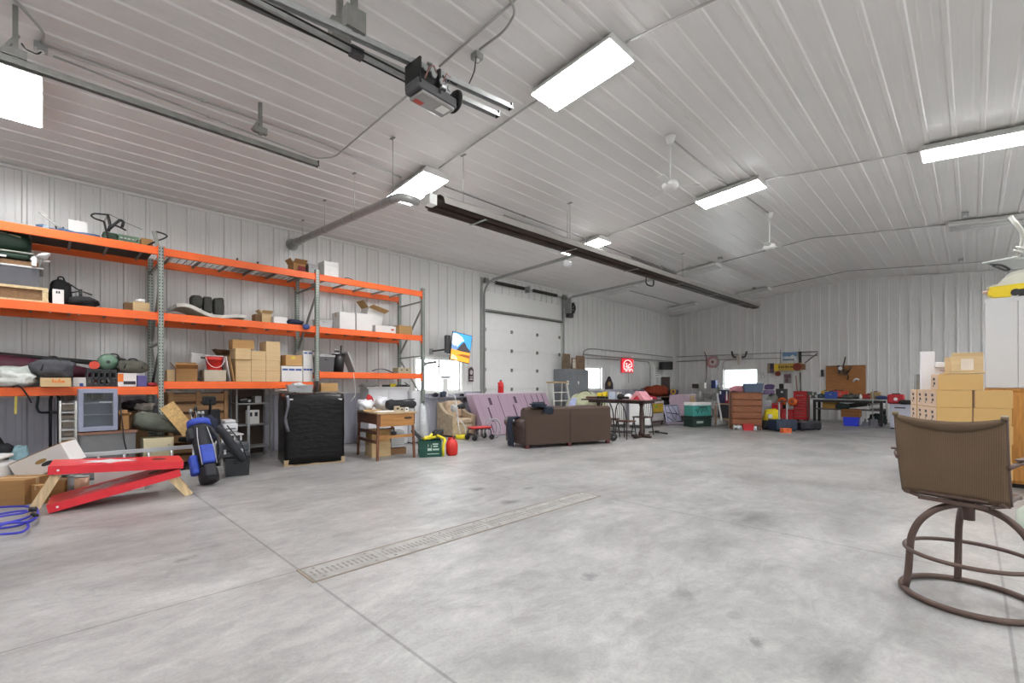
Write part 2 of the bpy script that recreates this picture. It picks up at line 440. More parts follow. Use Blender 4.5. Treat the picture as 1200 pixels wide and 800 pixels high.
GRATE=mat('galvanised drain grate',(.31,.30,.285),.5,.2,var=.25,scale=7)
t=thing('floor_drain','long narrow steel trench drain grate set in the concrete floor','drain',(-3.455,3.13,0))
mb=MB(mat('rusty drain frame',(.24,.20,.16),.7,.2,var=.3));
mb.box(-.155,-.14,-1.77,1.77,0,.006);mb.box(.14,.155,-1.77,1.77,0,.004);mb.box(-.155,.155,-1.79,-1.77,0,.005);mb.box(-.155,.155,1.77,1.785,0,.005)
mb.done('frame',t)
for k in range(6):
 mb=MB(GRATE);y0=-1.765+k*.589
 mb.box(-.138,.138,y0,y0+.584,0,.005)
 mb.m(mat('grate slot',(.21,.20,.185),.8,var=.2))
 for i in range(13):
  for sx in(-1,1):mb.box(sx*.03-.024*1,sx*.03+.024,y0+.03+i*.041,y0+.045+i*.041,.005,.0056)
 for sx in(-1,1):
  for q in(.08,.5):mb.cyl((sx*.1,y0+q,.005),(sx*.1,y0+q,.0065),.012,n=10)
 mb.done('grate',t)
LAMP_S=42.0;EXPO=0.62;WORLD_S=7.0
LENS=mat('lit lamp diffuser',(.985,.99,1),.4,var=0,emit=LAMP_S)
LENSOFF=mat('unlit lamp diffuser',(.55,.55,.54),.3,var=.03)
LOUV=mat('white lamp louver',(.75,.75,.73),.4,var=0)
def fixture(x,y,lit,label):
 z=zc(x)-.16;sl=(-SLOPE if x>RIDGE_X else SLOPE);dy=.27
 t=thing('high_bay_light',label,'ceiling light',(x,y,z),group='fluorescent high-bay lights in rows under the ceiling',rot=(0,-math.atan(sl),0))
 part('housing',TRIMW,t,lambda b:(b.prism([(-.2,.0),(.2,0),(dy,-.09),(dy,-.11),(-dy,-.11),(-dy,-.09)],1.22,Matrix.Translation((-.61,0,.12))@Matrix(((0,0,1,0),(1,0,0,0),(0,1,0,0),(0,0,0,1)))),))
 def lens(b):
  b.box(-.59,.59,-dy+.02,dy-.02,.0,.012)
  if lit:
   b.m(LOUV)
   for k in range(5):b.box(-.6,.6,-.22+k*.11-.003,-.22+k*.11+.003,-.012,0)
 part('diffuser',LENS if lit else LENSOFF,t,lens)
 if not lit:
  for k in range(3):part('lamp_tube',WHITEP,t,lambda b,k=k:b.cyl((-.58,-.14+k*.14,-.02),(.58,-.14+k*.14,-.02),.013,n=8))
 part('hanger',GALV,t,lambda b:[b.cyl((q,0,.12),(q,0,.16),.006,n=6)for q in(-.5,.5)])
 return t
for x,y,lit,lb in((-3.5,4.75,1,'large lit fluorescent high-bay light near the ridge, closest one hung on its own conduit'),(-7.13,4.75,1,'lit high-bay light directly above the elbow of the grey flue pipe'),(-8.1,-.27,1,'lit high-bay light above the pallet rack beside the overhead door track'),(-3.5,9.82,1,'lit high-bay light between the two white ceiling fans'),(0.02,9.95,1,'lit high-bay light over the tan cartons and white cabinet'),(-7.1,9.85,1,'lit high-bay light partly hidden behind the middle of the long dark heater tube'),(-6.2,14.75,0,'unlit high-bay light above the far half of the dark heater tube'),(-6.2,19.85,0,'unlit high-bay light beside the far end of the dark heater tube'),(-8.95,14.6,0,'unlit high-bay light near the side wall above the red neon sign'),(-9.0,19.8,0,'unlit high-bay light in the corner where the side wall meets the far wall'),(.2,14.9,0,'unlit high-bay light on the far right slope above the yellow toy plane'),(-3.5,-.27,1,'added lit high-bay light over the camera row, out of frame, to brighten the room'),(.1,-.27,1,'added lit high-bay light above the camera, out of frame, to brighten the room'),(.1,4.75,1,'added lit high-bay light above the patio bar stool, out of frame, to brighten the room'),(-3.5,-5.0,1,'added lit high-bay light near the gable wall behind the camera, to brighten the room'),(2.9,2.2,1,'added lit high-bay light near the unseen side wall, to brighten the room'),(3.3,9.9,1,'added lit high-bay light by the unseen side wall level with the fans, to brighten the far end'),(3.3,14.8,1,'added lit high-bay light by the unseen side wall past the fans, to brighten the far end'),(3.3,19.6,1,'added lit high-bay light in the corner of the unseen side wall, to brighten the far end')):  # the out-of-frame fixtures in the last entries are added to brighten the room
 fixture(x,y,lit,lb)
for i,(x,y,lb)in enumerate(((-3.44,7.07,'white ceiling fan on a long rod, nearer of the two'),(-3.35,11.87,'white ceiling fan on a long rod, farther of the two'))):
 t=thing('ceiling_fan',lb,'ceiling fan',(x,y,zc(x)-.022),group='white ceiling fans')
 part('canopy',TRIMW,t,lambda b:b.lathe([(.03,-.13),(.055,-.10),(.08,-.02),(.08,0)],18))
 part('rod',TRIMW,t,lambda b:b.cyl((0,0,-.72),(0,0,-.1),.014,n=10))
 part('motor',TRIMW,t,lambda b:b.lathe([(.04,-.86),(.11,-.84),(.13,-.79),(.11,-.74),(.03,-.71)],20))
 for k in range(3):
  def bl(b,k=k):
   M=Matrix.Rotation(R(38+120*k),4,'Z')@Matrix.Translation((0,0,-.80))@Matrix.Rotation(R(9),4,'X')
   b.box(.1,.2,-.018,.018,-.003,.003,0,M);b.box(.18,.46,-.06,.06,-.004,.004,.003,M)
  part('blade',TRIMW,t,bl)
def ceilpts(pts,off=.045):return[PC(px,py,off)for px,py in pts]
def smooth_path(P,r=.12,n=5):
 P=[Vector(p)for p in P];out=[P[0]]
 for a,b_,c in zip(P,P[1:],P[2:]):
  r1=min(r,(a-b_).length*.45,(c-b_).length*.45);s0=b_+(a-b_).normalized()*r1;s1=b_+(c-b_).normalized()*r1
  for k in range(n+1):
   t=k/n;out.append(s0*(1-t)**2+b_*(2*t*(1-t))+s1*t*t)
 return out+[P[-1]]
def onceil(x,y,off=.045):return Vector((x,y,zc(x)-off))
def conduit(P,label,r=.014,m=CONDUIT,name='conduit',cat='conduit'):
 b=MB(m);b.tube(smooth_path(P),r,8)
 for p,q in zip(P,P[1:]):
  L=(q-p).length
  for k in range(1,int(L/2.4)+1):
   c=p.lerp(q,k/(int(L/2.4)+1));u=(q-p).normalized();b.cyl(c-u*.025,c+u*.025,r*1.5,n=8)
 tag(b.done(name),label,cat,'electrical conduit under the ceiling' if cat=='conduit' else None)
RX=RIDGE_X
conduit([onceil(-6.45,4.75),onceil(-4.15,4.75)],'ceiling conduit between the flue-pipe light and the large ridge light')
conduit([onceil(-2.85,4.75),onceil(-.55,4.75)],'ceiling conduit leading off beyond the large ridge light')
conduit([onceil(-6.4,9.85),onceil(-4.15,9.82)],'ceiling conduit from the heater-tube light to the light between the fans')
conduit([onceil(-2.85,9.82),onceil(-.62,9.95)],'ceiling conduit from the light between the fans towards the cartons')
conduit([onceil(-5.5,14.75),onceil(RX,14.75),onceil(-.45,14.9)],'ceiling conduit running between the unlit lights across the far ridge')
conduit([onceil(-5.5,19.9),onceil(RX,19.9),onceil(.9,19.9)],'ceiling conduit just in front of the far gable wall')
conduit([onceil(-3.44,7.2),onceil(-3.44,9.5)],'short ceiling conduit from the nearer fan to the lit light')
conduit([onceil(-3.4,10.15),onceil(-3.35,11.8)],'short ceiling conduit from the lit light to the farther fan')
conduit(ceilpts([(50,52),(372,165),(470,208)]),'ceiling conduit running from the outlet box to the flue-pipe light')
conduit(ceilpts([(62,66),(372,186),(392,184),(482,108)],.085),'ceiling conduit that turns a corner towards the door opener')
conduit(ceilpts([(515,78),(606,-2)]),'ceiling conduit passing over the door opener rails')
conduit(ceilpts([(596,-4),(605,14),(592,36),(562,58)],.085),'bent ceiling conduit ending at the outlet box for the door opener')
conduit(ceilpts([(12,-6),(52,38),(49,50)]),'bent ceiling conduit dropping into the outlet box above the rack')
conduit([onceil(-6.9,5.2),onceil(-6.9,9.5)],'thin ceiling line above the near half of the heater tube',m=GALVD)
conduit([onceil(-6.9,10.2),onceil(-6.9,14.4)],'thin ceiling line above the far half of the heater tube',m=GALVD)
conduit([onceil(-9.0,14.9),onceil(-9.0,19.4)],'thin ceiling line between the two unlit lights by the side wall',m=GALVD)
b=MB(GALVD);p=PC(590,251,.03);q=PC(655,277,.03);p.z=q.z=min(p.z,q.z)-.03;b.bar(p,q,.07,.04);tag(b.done('ceiling_strip'),'short grey strut channel on the ceiling above the heater tube','strut','strut channels on the ceiling')
b=MB(GALVD);p=PC(741,300,.03);q=PC(790,320,.03);p.z=q.z=min(p.z,q.z)-.03;b.bar(p,q,.09,.04);tag(b.done('ceiling_strip'),'grey bar standing in for a dark reflection on the ceiling by the unlit light','strut','strut channels on the ceiling')  # dark bar stands in for a reflection on the ceiling sheet
for(px,py),lb in(((559,61),'grey outlet box on the ceiling feeding the door opener cord'),((48,50),'grey outlet box on the ceiling above the pallet rack'),((844,300),'small box on the ceiling at the unlit light by the heater tube'),((1131,248),'small box on the ceiling above the far right unlit light'),((884,336),'small box on the ceiling by the heater end'),((1126,302),'small box on the ceiling near the far gable wall')):
 p=PC(px,py,.0);t=thing('outlet_box',lb,'outlet box',(p.x,p.y,zc(p.x)-.022),group='ceiling outlet boxes')
 part('box_body',GALV,t,lambda b:b.box(-.055,.055,-.055,.055,-.07,0,.006));part('receptacle',WHITEP,t,lambda b:b.cyl((0,0,-.08),(0,0,-.07),.03,n=14))
HX,HZ=-5.92,4.20;H0,H1=4.30,18.3
p_end=PX(884,359,HX);H1=p_end.y;HZ1=p_end.z
t=thing('radiant_tube_heater','long dark radiant tube heater under a reflector hung below the ceiling','heater',(HX,H0,HZ))
dz=(HZ1-HZ)/(H1-H0)
REFL=mat('dull aluminium reflector',(.50,.48,.45),.35,.7,var=.1);TUBE=mat('heat-browned steel tube',(.055,.038,.03),.5,.5,var=.3,scale=3)
REFI=mat('dark reflector underside',(.16,.13,.115),.45,.5,var=.2,scale=3)  # darker colour for the inner face of the reflector
L=H1-H0
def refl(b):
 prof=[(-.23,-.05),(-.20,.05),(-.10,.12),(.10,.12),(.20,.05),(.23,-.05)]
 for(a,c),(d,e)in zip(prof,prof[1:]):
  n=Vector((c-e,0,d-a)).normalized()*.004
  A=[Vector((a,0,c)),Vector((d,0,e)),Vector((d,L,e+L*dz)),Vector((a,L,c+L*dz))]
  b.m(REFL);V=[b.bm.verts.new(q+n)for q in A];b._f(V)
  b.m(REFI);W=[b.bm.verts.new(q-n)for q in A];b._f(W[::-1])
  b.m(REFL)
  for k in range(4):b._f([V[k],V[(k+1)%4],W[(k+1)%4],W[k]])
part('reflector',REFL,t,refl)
for sx in(-.1,.1):part('heater_tube',TUBE,t,lambda b,sx=sx:b.cyl((sx,-.1,-.02),(sx,L,-.02+L*dz),.052,n=14))
part('return_bend',TUBE,t,lambda b:b.tube([(.1*math.cos(k*math.pi/8),L+.02+.1*math.sin(k*math.pi/8),-.02+L*dz)for k in range(9)],.052,12))
part('burner_box',TRIMW,t,lambda b:b.box(.02,.17,-.24,-.10,-.10,.06,.01))
for k in range(6):
 part('tube_strap',GALV,t,lambda b,k=k:b.bar((-.2,L*(k+.35)/6,-.085+L*(k+.35)/6*dz),(.2,L*(k+.35)/6,-.085+L*(k+.35)/6*dz),.05,.006))
for(px,py)in((543,207),(668,253),(800,300)):
 c=PC(px,py,.02)
 y=PX(px,300,HX).y
 part('hanging_rod',GALVD,t,lambda b,y=y:(b.cyl((0,y-H0,.12+(y-H0)*dz),(0,y-H0,zc(HX)-HZ-.02),.005,n=6),b.box(-.06,.06,y-H0-.02,y-H0+.02,zc(HX)-HZ-.03,zc(HX)-HZ-.022)))
fy=3.72;e=PX(340,285,XL);zf0=4.18;zf1=e.z-.03
t=thing('flue_pipe','grey heater flue pipe running under the ceiling to the side wall','flue pipe',(0,0,0))
FX=HX-.1
P=smooth_path([Vector((FX,H0-.27,HZ-.02)),Vector((FX,fy,zf0)),Vector((XL+.35,e.y+.03,zf1))],.16,6)
part('pipe',mat('grey painted flue pipe',(.36,.355,.345),.4,.5,var=.12),t,lambda b:b.tube(P,.062,16))
for k in(.12,.45,.8):
 a=Vector((FX,fy,zf0)).lerp(Vector((XL+.35,e.y+.03,zf1)),k);u=(Vector((XL+.35,e.y+.03,zf1))-Vector((FX,fy,zf0))).normalized()
 part('joint_collar',GALV,t,lambda b,a=a,u=u:b.cyl(a-u*.03,a+u*.03,.069,n=16))
part('wall_cap',GALV,t,lambda b:(b.cyl((XL+.03,e.y+.03,zf1),(XL+.36,e.y+.03,zf1),.085,n=18),b.cyl((XL+.025,e.y+.03,zf1),(XL+.035,e.y+.03,zf1),.13,n=18)))
for k in(.05,.36,.66,.93):
 a=Vector((FX,fy,zf0)).lerp(Vector((XL+.35,e.y+.03,zf1)),k)
 part('hanging_rod',GALVD,t,lambda b,a=a:(b.cyl((a.x,a.y,a.z),(a.x,a.y,zc(a.x)-.02),.005,n=6),b.box(a.x-.05,a.x+.05,a.y-.02,a.y+.02,zc(a.x)-.032,zc(a.x)-.022),b.lathe([(.064,-.012),(.07,0),(.064,.012)],16,Matrix.Translation(a)@Matrix.Rotation(H90,4,'Y'),cap=False)))
def channel(b,p,q,w=.075,h=.05,up=(0,0,1)):
 p=Vector(p);q=Vector(q)
 b.bar(p,q,w,.006,up);u=Vector((1,0,0))
 for s_ in(-1,1):b.bar(p+u*s_*w/2+Vector((0,0,-h/2)),q+u*s_*w/2+Vector((0,0,-h/2)),.006,h,up)
TL=-6.65
pL=PX(372,192,TL);pL0=PX(0,66,TL);dirL=(pL-pL0)
t=thing('door_track','single overhead door track hung from the ceiling above the rack side','door track',(0,0,0),group='horizontal tracks of the overhead doors')
def f(b):
 a=pL0-dirL*1.2;channel(b,a,pL,.06,.04);b.bar(a+Vector((0,0,.02)),pL+Vector((0,0,.02)),.03,.03)
part('track',GALVD,t,f)
for px,yy in((305,None),(18,None)):
 c=PX(px,158 if px==305 else 70,TL)
 part('hanging_bracket',GALVD,t,lambda b,c=c:(b.bar((TL,c.y,c.z),(TL,c.y,zc(TL)-.01),.04,.04,up=(0,1,0)),b.bar((TL,c.y-.1,c.z+.03),(TL,c.y+.02,c.z+.25),.03,.03,up=(1,0,0)),b.box(TL-.03,TL+.03,c.y-.08,c.y+.08,c.z+.02,c.z+.1)))
part('end_stop',BLACKM,t,lambda b:b.box(TL-.035,TL+.035,pL.y-.005,pL.y+.01,pL.z-.04,pL.z+.04))
for X_,e0,e1,lb in((-4.22,(583,134),(300,6),'overhead door track in the middle of the ceiling on the opener side'),(-3.93,(598,125),(322,-2),'overhead door track in the middle of the ceiling paired behind the opener track')):
 a=PX(e0[0],e0[1],X_);c=PX(e1[0],e1[1],X_);dr=c-a
 t=thing('door_track',lb,'door track',(0,0,0),group='horizontal tracks of the overhead doors')
 def f(b,a=a,c=c,dr=dr):channel(b,c+dr*.8,a,.06,.035);b.bar(c+dr*.8+Vector((0,0,.02)),a+Vector((0,0,.02)),.03,.025)
 part('track',GALV,t,f)
 part('end_stop',BLACKM,t,lambda b,a=a,X_=X_:(b.box(X_-.035,X_+.035,a.y-.004,a.y+.012,a.z-.035,a.z+.04),b.cyl((X_,a.y+.012,a.z),(X_,a.y+.05,a.z),.01,n=8)))
 cc=PX(398 if X_<-4 else 415,40,X_);
 part('hanging_bracket',GALVD,t,lambda b,cc=cc,X_=X_,a=a:(b.bar((X_,cc.y,a.z-.18),(X_,cc.y,zc(X_)-.01),.05,.05,up=(0,1,0)),b.box(X_-.05,X_+.05,cc.y-.09,cc.y+.09,a.z-.17,a.z+.02)))
o1=PZ(508,100,4.42);t=thing('door_opener','black and grey overhead door opener hanging below the paired tracks','door opener',(o1.x,o1.y,4.24),rz=R(3))
part('housing',DARKG,t,lambda b:b.box(-.11,.11,-.27,.22,0,.10,.015))
part('light_cover',mat('grey translucent cover',(.30,.29,.28),.3,var=.1),t,lambda b:b.box(-.105,.105,-.22,.19,-.035,.002,.012))
part('label_plate',WPAPER,t,lambda b:b.box(-.03,.08,.04,.15,-.038,-.0355));part('warning_label',mat('red print',(.5,.08,.06)),t,lambda b:b.box(-.08,-.02,-.2,-.1,-.038,-.0355))
part('motor',BLACKM,t,lambda b:(b.cyl((.0,-.2,.18),(.0,.1,.18),.085,n=18),b.box(-.12,.12,-.26,-.24,.05,.29),b.box(-.12,.12,-.02,.0,.05,.29)))
part('flywheel',BLACKM,t,lambda b:b.lathe([(.02,-.02),(.1,-.02),(.12,0),(.1,.02),(.02,.02)],22,Matrix.Translation((.03,.26,.12))@Matrix.Rotation(H90,4,'X')))
for k in range(4):part('gear',GALV,t,lambda b:b.cyl((.125,-.2+k*.1,.2-.02*k),(.14,-.2+k*.1,.2-.02*k),.03,n=12))
part('wire_loom',mat('red and grey wires',(.25,.12,.1),.5,var=.5,scale=40),t,lambda b:(b.tube([(.12,-.2,.1),(.16,-.18,.2),(.13,-.1,.27),(.12,-.05,.2)],.008,6),b.tube([(.12,.0,.12),(.17,.03,.24),(.12,.12,.27)],.007,6)))
OI=(Matrix.Translation((o1.x,o1.y,4.24))@Matrix.Rotation(R(3),4,'Z')).inverted()
ra,rb=PX(484,96,-4.12),PX(296,0,-4.12);rb=ra+(rb-ra)*1.7;sv=Vector((.055,0,0))
part('rail',GALV,t,lambda b:b.bar(OI@ra,OI@rb,.03,.035))
for sg in(-1,1):part('drive_chain',BLACKM,t,lambda b:b.bar(OI@(ra+sv*sg),OI@(rb+sv*sg),.012,.014))
cgp=ra.lerp(rb,.22);part('carriage',DARKG,t,lambda b:b.bar(OI@cgp,OI@(cgp+(rb-ra).normalized()*.12),.08,.08))
part('mounting_bracket',GALVD,t,lambda b:b.bar((.0,-.1,.26),(.10,-.12,.30),.05,.02))
b=MB(BLACK);a=PC(558,66,.11)
pts=[a]+[Vector(q)for q in(PZ(556,84,4.85),PZ(549,100,4.72),PZ(541,103,4.66),PZ(530,97,4.6),PZ(526,92,4.62),PZ(524,98,4.55))]+[Vector((o1.x+.09,o1.y+.05,4.5))]
b.tube(smooth_path(pts,.1),.008,6);tag(b.done('power_cord'),'black power cord looping from the ceiling outlet to the door opener','cord')
b=MB(BLACK);a=PC(49,60,.09);b.tube(smooth_path([a,PC(44,64,.16),PC(30,58,.2),PX(22,50,TL)+Vector((0,.02,0))],.1),.008,6);tag(b.done('power_cord'),'short black cord from the ceiling outlet box to the rack-side door track','cord')
p=PZ(665,309,4.0);t=thing('eye_sensor','small white and red device hanging behind the heater tube','sensor',(p.x,p.y,p.z))
part('sensor_body',WHITEP,t,lambda b:b.cyl((0,-.06,0),(0,.06,0),.07,n=14));part('sensor_eye',mat('red lens',(.5,.04,.03),.2),t,lambda b:b.cyl((.0,.06,0),(.0,.1,0),.03,n=12))
part('drop_rod',GALV,t,lambda b:b.cyl((0,0,.06),(0,0,zc(p.x)-p.z-.03),.008,n=6))
b=MB(BLACK);p=PZ(757,330,4.3);b.tube(smooth_path([p+Vector((0,0,.35)),p+Vector((0,0,-.08)),p+Vector((.1,.25,-.12)),p+Vector((.1,.27,.35))],.1),.02,8)
b.bar(p+Vector((0,-.1,.36)),p+Vector((.1,.7,.36)),.04,.03);tag(b.done('hook_loop'),'black hose hook loop hanging from the ceiling behind the heater tube','hook')
TAN=card();TAN2=card('cardboard light tan','#c9ad82');BRN=card('cardboard brown','#a27a4c');DBRN=card('cardboard dark brown','#6e5236')
TAPE=mat('packing tape','#b99c74',.3,var=.02);TAPEW=mat('clear packing tape','#cdbfa6',.25,var=.02)
INK=mat('dark print ink',(.03,.03,.04),.7,var=0);INKR=mat('red print ink',(.5,.05,.04),.7,var=0);INKO=mat('orange print ink','#d9772e',.7,var=0);INKB=mat('blue print ink','#2b4f92',.7,var=0)
CARTW=mat('white cardboard',(.70,.69,.67),.75,var=.05,scale=3)
def carton(label,loc,size,rz=0.0,m=None,name='carton',cat='box',group=None,opened=False,tape=True,marks=None,stripe=None,tilt=None):
 w,d,h=size;m=m or TAN
 t=thing(name,label,cat,loc,rz,group)
 if tilt:t.rotation_euler=(tilt[0],tilt[1],rz)
 if opened:
  def body(b):
   k=.006
   b.box(-w/2,w/2,-d/2,d/2,0,k)
   b.box(-w/2,w/2,-d/2,-d/2+k,0,h);b.box(-w/2,w/2,d/2-k,d/2,0,h);b.box(-w/2,-w/2+k,-d/2,d/2,0,h);b.box(w/2-k,w/2,-d/2,d/2,0,h)
  part('box_body',m,t,body)
  for ax,sgn,a in(('x',-1,35),('x',1,50),('y',-1,60),('y',1,25)):
   def fl(b,ax=ax,sgn=sgn,a=a):
    L=(w if ax=='x' else d)*.42
    if ax=='x':
     M=Matrix.Translation((sgn*w/2,0,h))@Matrix.Rotation(sgn*R(a-90),4,'Y').inverted()
     b.box(-.003,.003,-d/2,d/2,0,L,0,Matrix.Translation((sgn*w/2,0,h))@Matrix.Rotation(sgn*R(a),4,'Y'))
    else:
     b.box(-w/2,w/2,-.003,.003,0,L,0,Matrix.Translation((0,sgn*d/2,h))@Matrix.Rotation(-sgn*R(a),4,'X'))
   part('flap',m,t,fl)
 else:
  part('box_body',m,t,lambda b:b.box(-w/2,w/2,-d/2,d/2,0,h,.004))
  if tape:part('tape',TAPE,t,lambda b:(b.box(-w/2-.001,w/2+.001,-.025,.025,h,h+.0012),b.box(w/2,w/2+.0012,-.025,.025,h*.75,h),b.box(-w/2-.0012,-w/2,-.025,.025,h*.75,h)))
 if stripe:
  def st(b):
   for a,c,z0,z1 in stripe:b.box(-w/2+a*w,-w/2+c*w,-d/2-.0012,-d/2,z0*h,z1*h)
  part('printing',marks or INKB,t,st)
 return t
def marks_on(t,w,d,h,m,rects,face='front',name='printing'):
 def st(b):
  for a,c,z0,z1 in rects:
   if face=='front':b.box(-w/2+a*w,-w/2+c*w,-d/2-.0014,-d/2,z0*h,z1*h)
   else:b.box(-w/2-.0014,-w/2,-d/2+a*d,-d/2+c*d,z0*h,z1*h)
 part(name,m,t,st)
def bag(label,loc,size,m,rz=0.0,name='duffel_bag',cat='bag',seed=1,amp=.14,straps=True,sm=None,group=None,sq=.7):
 t=thing(name,label,cat,loc,rz,group)
 w,d,h=size
 part('bag_body',m,t,lambda b:b.blob((0,0,0),size,seed,amp,sq=sq))
 if straps:
  sm=sm or fab('black webbing',(.02,.02,.022))
  def st(b):
   P=[(-w*.28,-d*.46,h*.35),(-w*.2,-d*.38,h*.8),(-w*.1,-d*.1,h*1.12),(w*.1,-d*.1,h*1.12),(w*.2,-d*.38,h*.8),(w*.28,-d*.46,h*.35)]
   b.tube(smooth_path(P,.1),.012,6)
  part('strap',sm,t,st)
  part('zip',sm,t,lambda b:b.tube([(-w*.4,0,h*.86),(-w*.2,0,h*.985),(0,0,h*1.005),(w*.2,0,h*.985),(w*.4,0,h*.86)],.006,6))
 return t
def heap(label,loc,size,m,name,cat,rz=0.0,seed=1,amp=.3,sq=.85,fr=2.5,group=None,sub=3):
 b=MB(m);b.blob((0,0,0),size,seed,amp,fr,sub=sub,sq=sq)
 return tag(b.done(name,None,loc,rz),label,cat,group)
def tote(label,loc,size,m,rz=0.0,name='storage_tote',cat='tote',lid=None,group=None,taper=.9,hollow=False):
 w,d,h=size;t=thing(name,label,cat,loc,rz,group)
 def body(b):
  hh=h*.9 if lid else h;a,c=w/2*taper,d/2*taper
  V=[b.bm.verts.new(p)for p in((-a,-c,0),(a,-c,0),(a,c,0),(-a,c,0))];W=[b.bm.verts.new(p)for p in((-w/2,-d/2,hh),(w/2,-d/2,hh),(w/2,d/2,hh),(-w/2,d/2,hh))]
  b._f(V[::-1])
  for k in range(4):b._f([V[k],V[(k+1)%4],W[(k+1)%4],W[k]])
  if hollow or not lid:
   U=[b.bm.verts.new((v.co.x*.93,v.co.y*.93,v.co.z))for v in W];Q=[b.bm.verts.new((v.co.x*.92,v.co.y*.92,.02))for v in V]
   for k in range(4):b._f([W[k],W[(k+1)%4],U[(k+1)%4],U[k]]);b._f([U[k],U[(k+1)%4],Q[(k+1)%4],Q[k]])
   b._f(Q)
  else:b._f(W)
 part('tote_body',m,t,body)
 part('rim',lid or m,t,lambda b:(b.box(-w/2-.012,w/2+.012,-d/2-.012,-d/2+.01,h*.86,h*.92),b.box(-w/2-.012,w/2+.012,d/2-.01,d/2+.012,h*.86,h*.92),b.box(-w/2-.012,-w/2+.01,-d/2,d/2,h*.86,h*.92),b.box(w/2-.01,w/2+.012,-d/2,d/2,h*.86,h*.92)))
 if lid:part('lid',lid,t,lambda b:(b.box(-w/2-.015,w/2+.015,-d/2-.015,d/2+.015,h*.93,h*.975,.006),b.box(-w*.4,w*.4,-d*.38,d*.38,h*.975,h,.006)))
 part('handle',m,t,lambda b:b.box(-w*.14,w*.14,-d/2-.022,-d/2*.96,h*.68,h*.76,.005))
 return t
def crate(label,loc,size,m,rz=0.0,name='plastic_crate',cat='crate',group=None,n=(5,4),tape=.92):
 """open-top crate with slotted sides"""
 w,d,h=size;t=thing(name,label,cat,loc,rz,group);k=.012
 def body(b):
  b.box(-w/2*.95,w/2*.95,-d/2*.95,d/2*.95,0,k)
  for a in(-1,1):
   for z0,z1 in((0,.18),(.42,.56),(.82,1)):
    b.box(-w/2,w/2,a*d/2-k/2,a*d/2+k/2,z0*h,z1*h);b.box(a*w/2-k/2,a*w/2+k/2,-d/2,d/2,z0*h,z1*h)
   for i in range(n[0]+1):x=-w/2+w*i/n[0];b.box(x-.009,x+.009,a*d/2-k/2,a*d/2+k/2,0,h)
   for i in range(n[1]+1):y=-d/2+d*i/n[1];b.box(a*w/2-k/2,a*w/2+k/2,y-.009,y+.009,0,h)
 part('crate_body',m,t,body)
 part('rim',m,t,lambda b:(b.box(-w/2-.012,w/2+.012,-d/2-.012,-d/2+.006,h*.94,h),b.box(-w/2-.012,w/2+.012,d/2-.006,d/2+.012,h*.94,h),b.box(-w/2-.012,-w/2+.006,-d/2,d/2,h*.94,h),b.box(w/2-.006,w/2+.012,-d/2,d/2,h*.94,h)))
 return t
def bucket(label,loc,r,h,m,name='bucket',cat='bucket',rimm=None,rz=0.0):
 t=thing(name,label,cat,loc,rz)
 part('pail',m,t,lambda b:b.lathe([(r*.82,0),(r*.94,h*.7),(r*.96,h*.7),(r*.96,h*.74),(r,h*.97),(r*.95,h*.97),(r*.78,.01)],24,cap=False)and b.cyl((0,0,0),(0,0,.012),r*.82,n=24))
 part('rim',rimm or m,t,lambda b:b.lathe([(r*.97,h*.95),(r*1.05,h*.95),(r*1.05,h),(r*.97,h)],24,cap=False))
 part('bail_handle',WHITEP,t,lambda b:b.tube([(r*1.02*math.cos(k),-r*.55-r*.5*math.sin(k)*.95 if True else 0,h*.86-r*1.3*math.sin(k))for k in[i*math.pi/10 for i in range(11)]],.005,6))
 return t
def sheet(label,name,cat,fn,nu,nv,t,m,group=None):
 b=MB(m);b.slab(fn,nu,nv,t);return tag(b.done(name),label,cat,group)
def pole(label,name,cat,p,q,r,m,group=None):
 b=MB(m);b.cyl(p,q,r,n=10);return tag(b.done(name),label,cat,group)
def textmesh(b,s,size,M,ext=.002):
 cu=bpy.data.curves.new('t','FONT');cu.body=s;cu.size=size;cu.extrude=ext;cu.align_x='CENTER';cu.align_y='CENTER'
 ob_=bpy.data.objects.new('t',cu);COL.objects.link(ob_)
 dg=bpy.context.evaluated_depsgraph_get();me=ob_.evaluated_get(dg).to_mesh()
 vs=[b.bm.verts.new(M@v.co)for v in me.vertices]
 for p in me.polygons:b._f([vs[i]for i in p.vertices])
 ob_.evaluated_get(dg).to_mesh_clear();bpy.data.objects.remove(ob_);bpy.data.curves.remove(cu)
ORANGE=mat('orange rack enamel','#e8652a',.42,.0,var=.10,scale=3,spec=.4)
def post_mat():
 m=mat('galvanised rack post',(.30,.33,.30),.45,.4,var=.12,scale=10)
 if 'done' in m:return m
 m['done']=1
 nt=m.node_tree;N=nt.nodes;L=nt.links;b=N['Principled BSDF']
 tc=N.new('ShaderNodeTexCoord');sx=N.new('ShaderNodeSeparateXYZ');L.new(tc.outputs['Object'],sx.inputs[0])
 def op(o,x,y=None,z=None):
  n=N.new('ShaderNodeMath');n.operation=o
  for i,q in enumerate((x,y,z)):
   if q is None:continue
   if isinstance(q,(int,float)):n.inputs[i].default_value=q
   else:L.new(q,n.inputs[i])
  return n.outputs[0]
 zz=op('ABSOLUTE',op('SUBTRACT',op('FRACT',op('DIVIDE',sx.outputs[2],.0508)),.5))
 hz=op('LESS_THAN',zz,.24)
 yy=op('ABSOLUTE',op('SUBTRACT',op('ABSOLUTE',sx.outputs[1]),.019));hy=op('LESS_THAN',yy,.0075)
 hole=op('MULTIPLY',hz,hy)
 src=b.inputs['Base Color'].links[0].from_socket
 mx=N.new('ShaderNodeMix');mx.data_type='RGBA';L.new(hole,mx.inputs[0]);L.new(src,mx.inputs[6]);mx.inputs[7].default_value=(.02,.02,.018,1);L.new(mx.outputs[2],b.inputs['Base Color'])
 return m
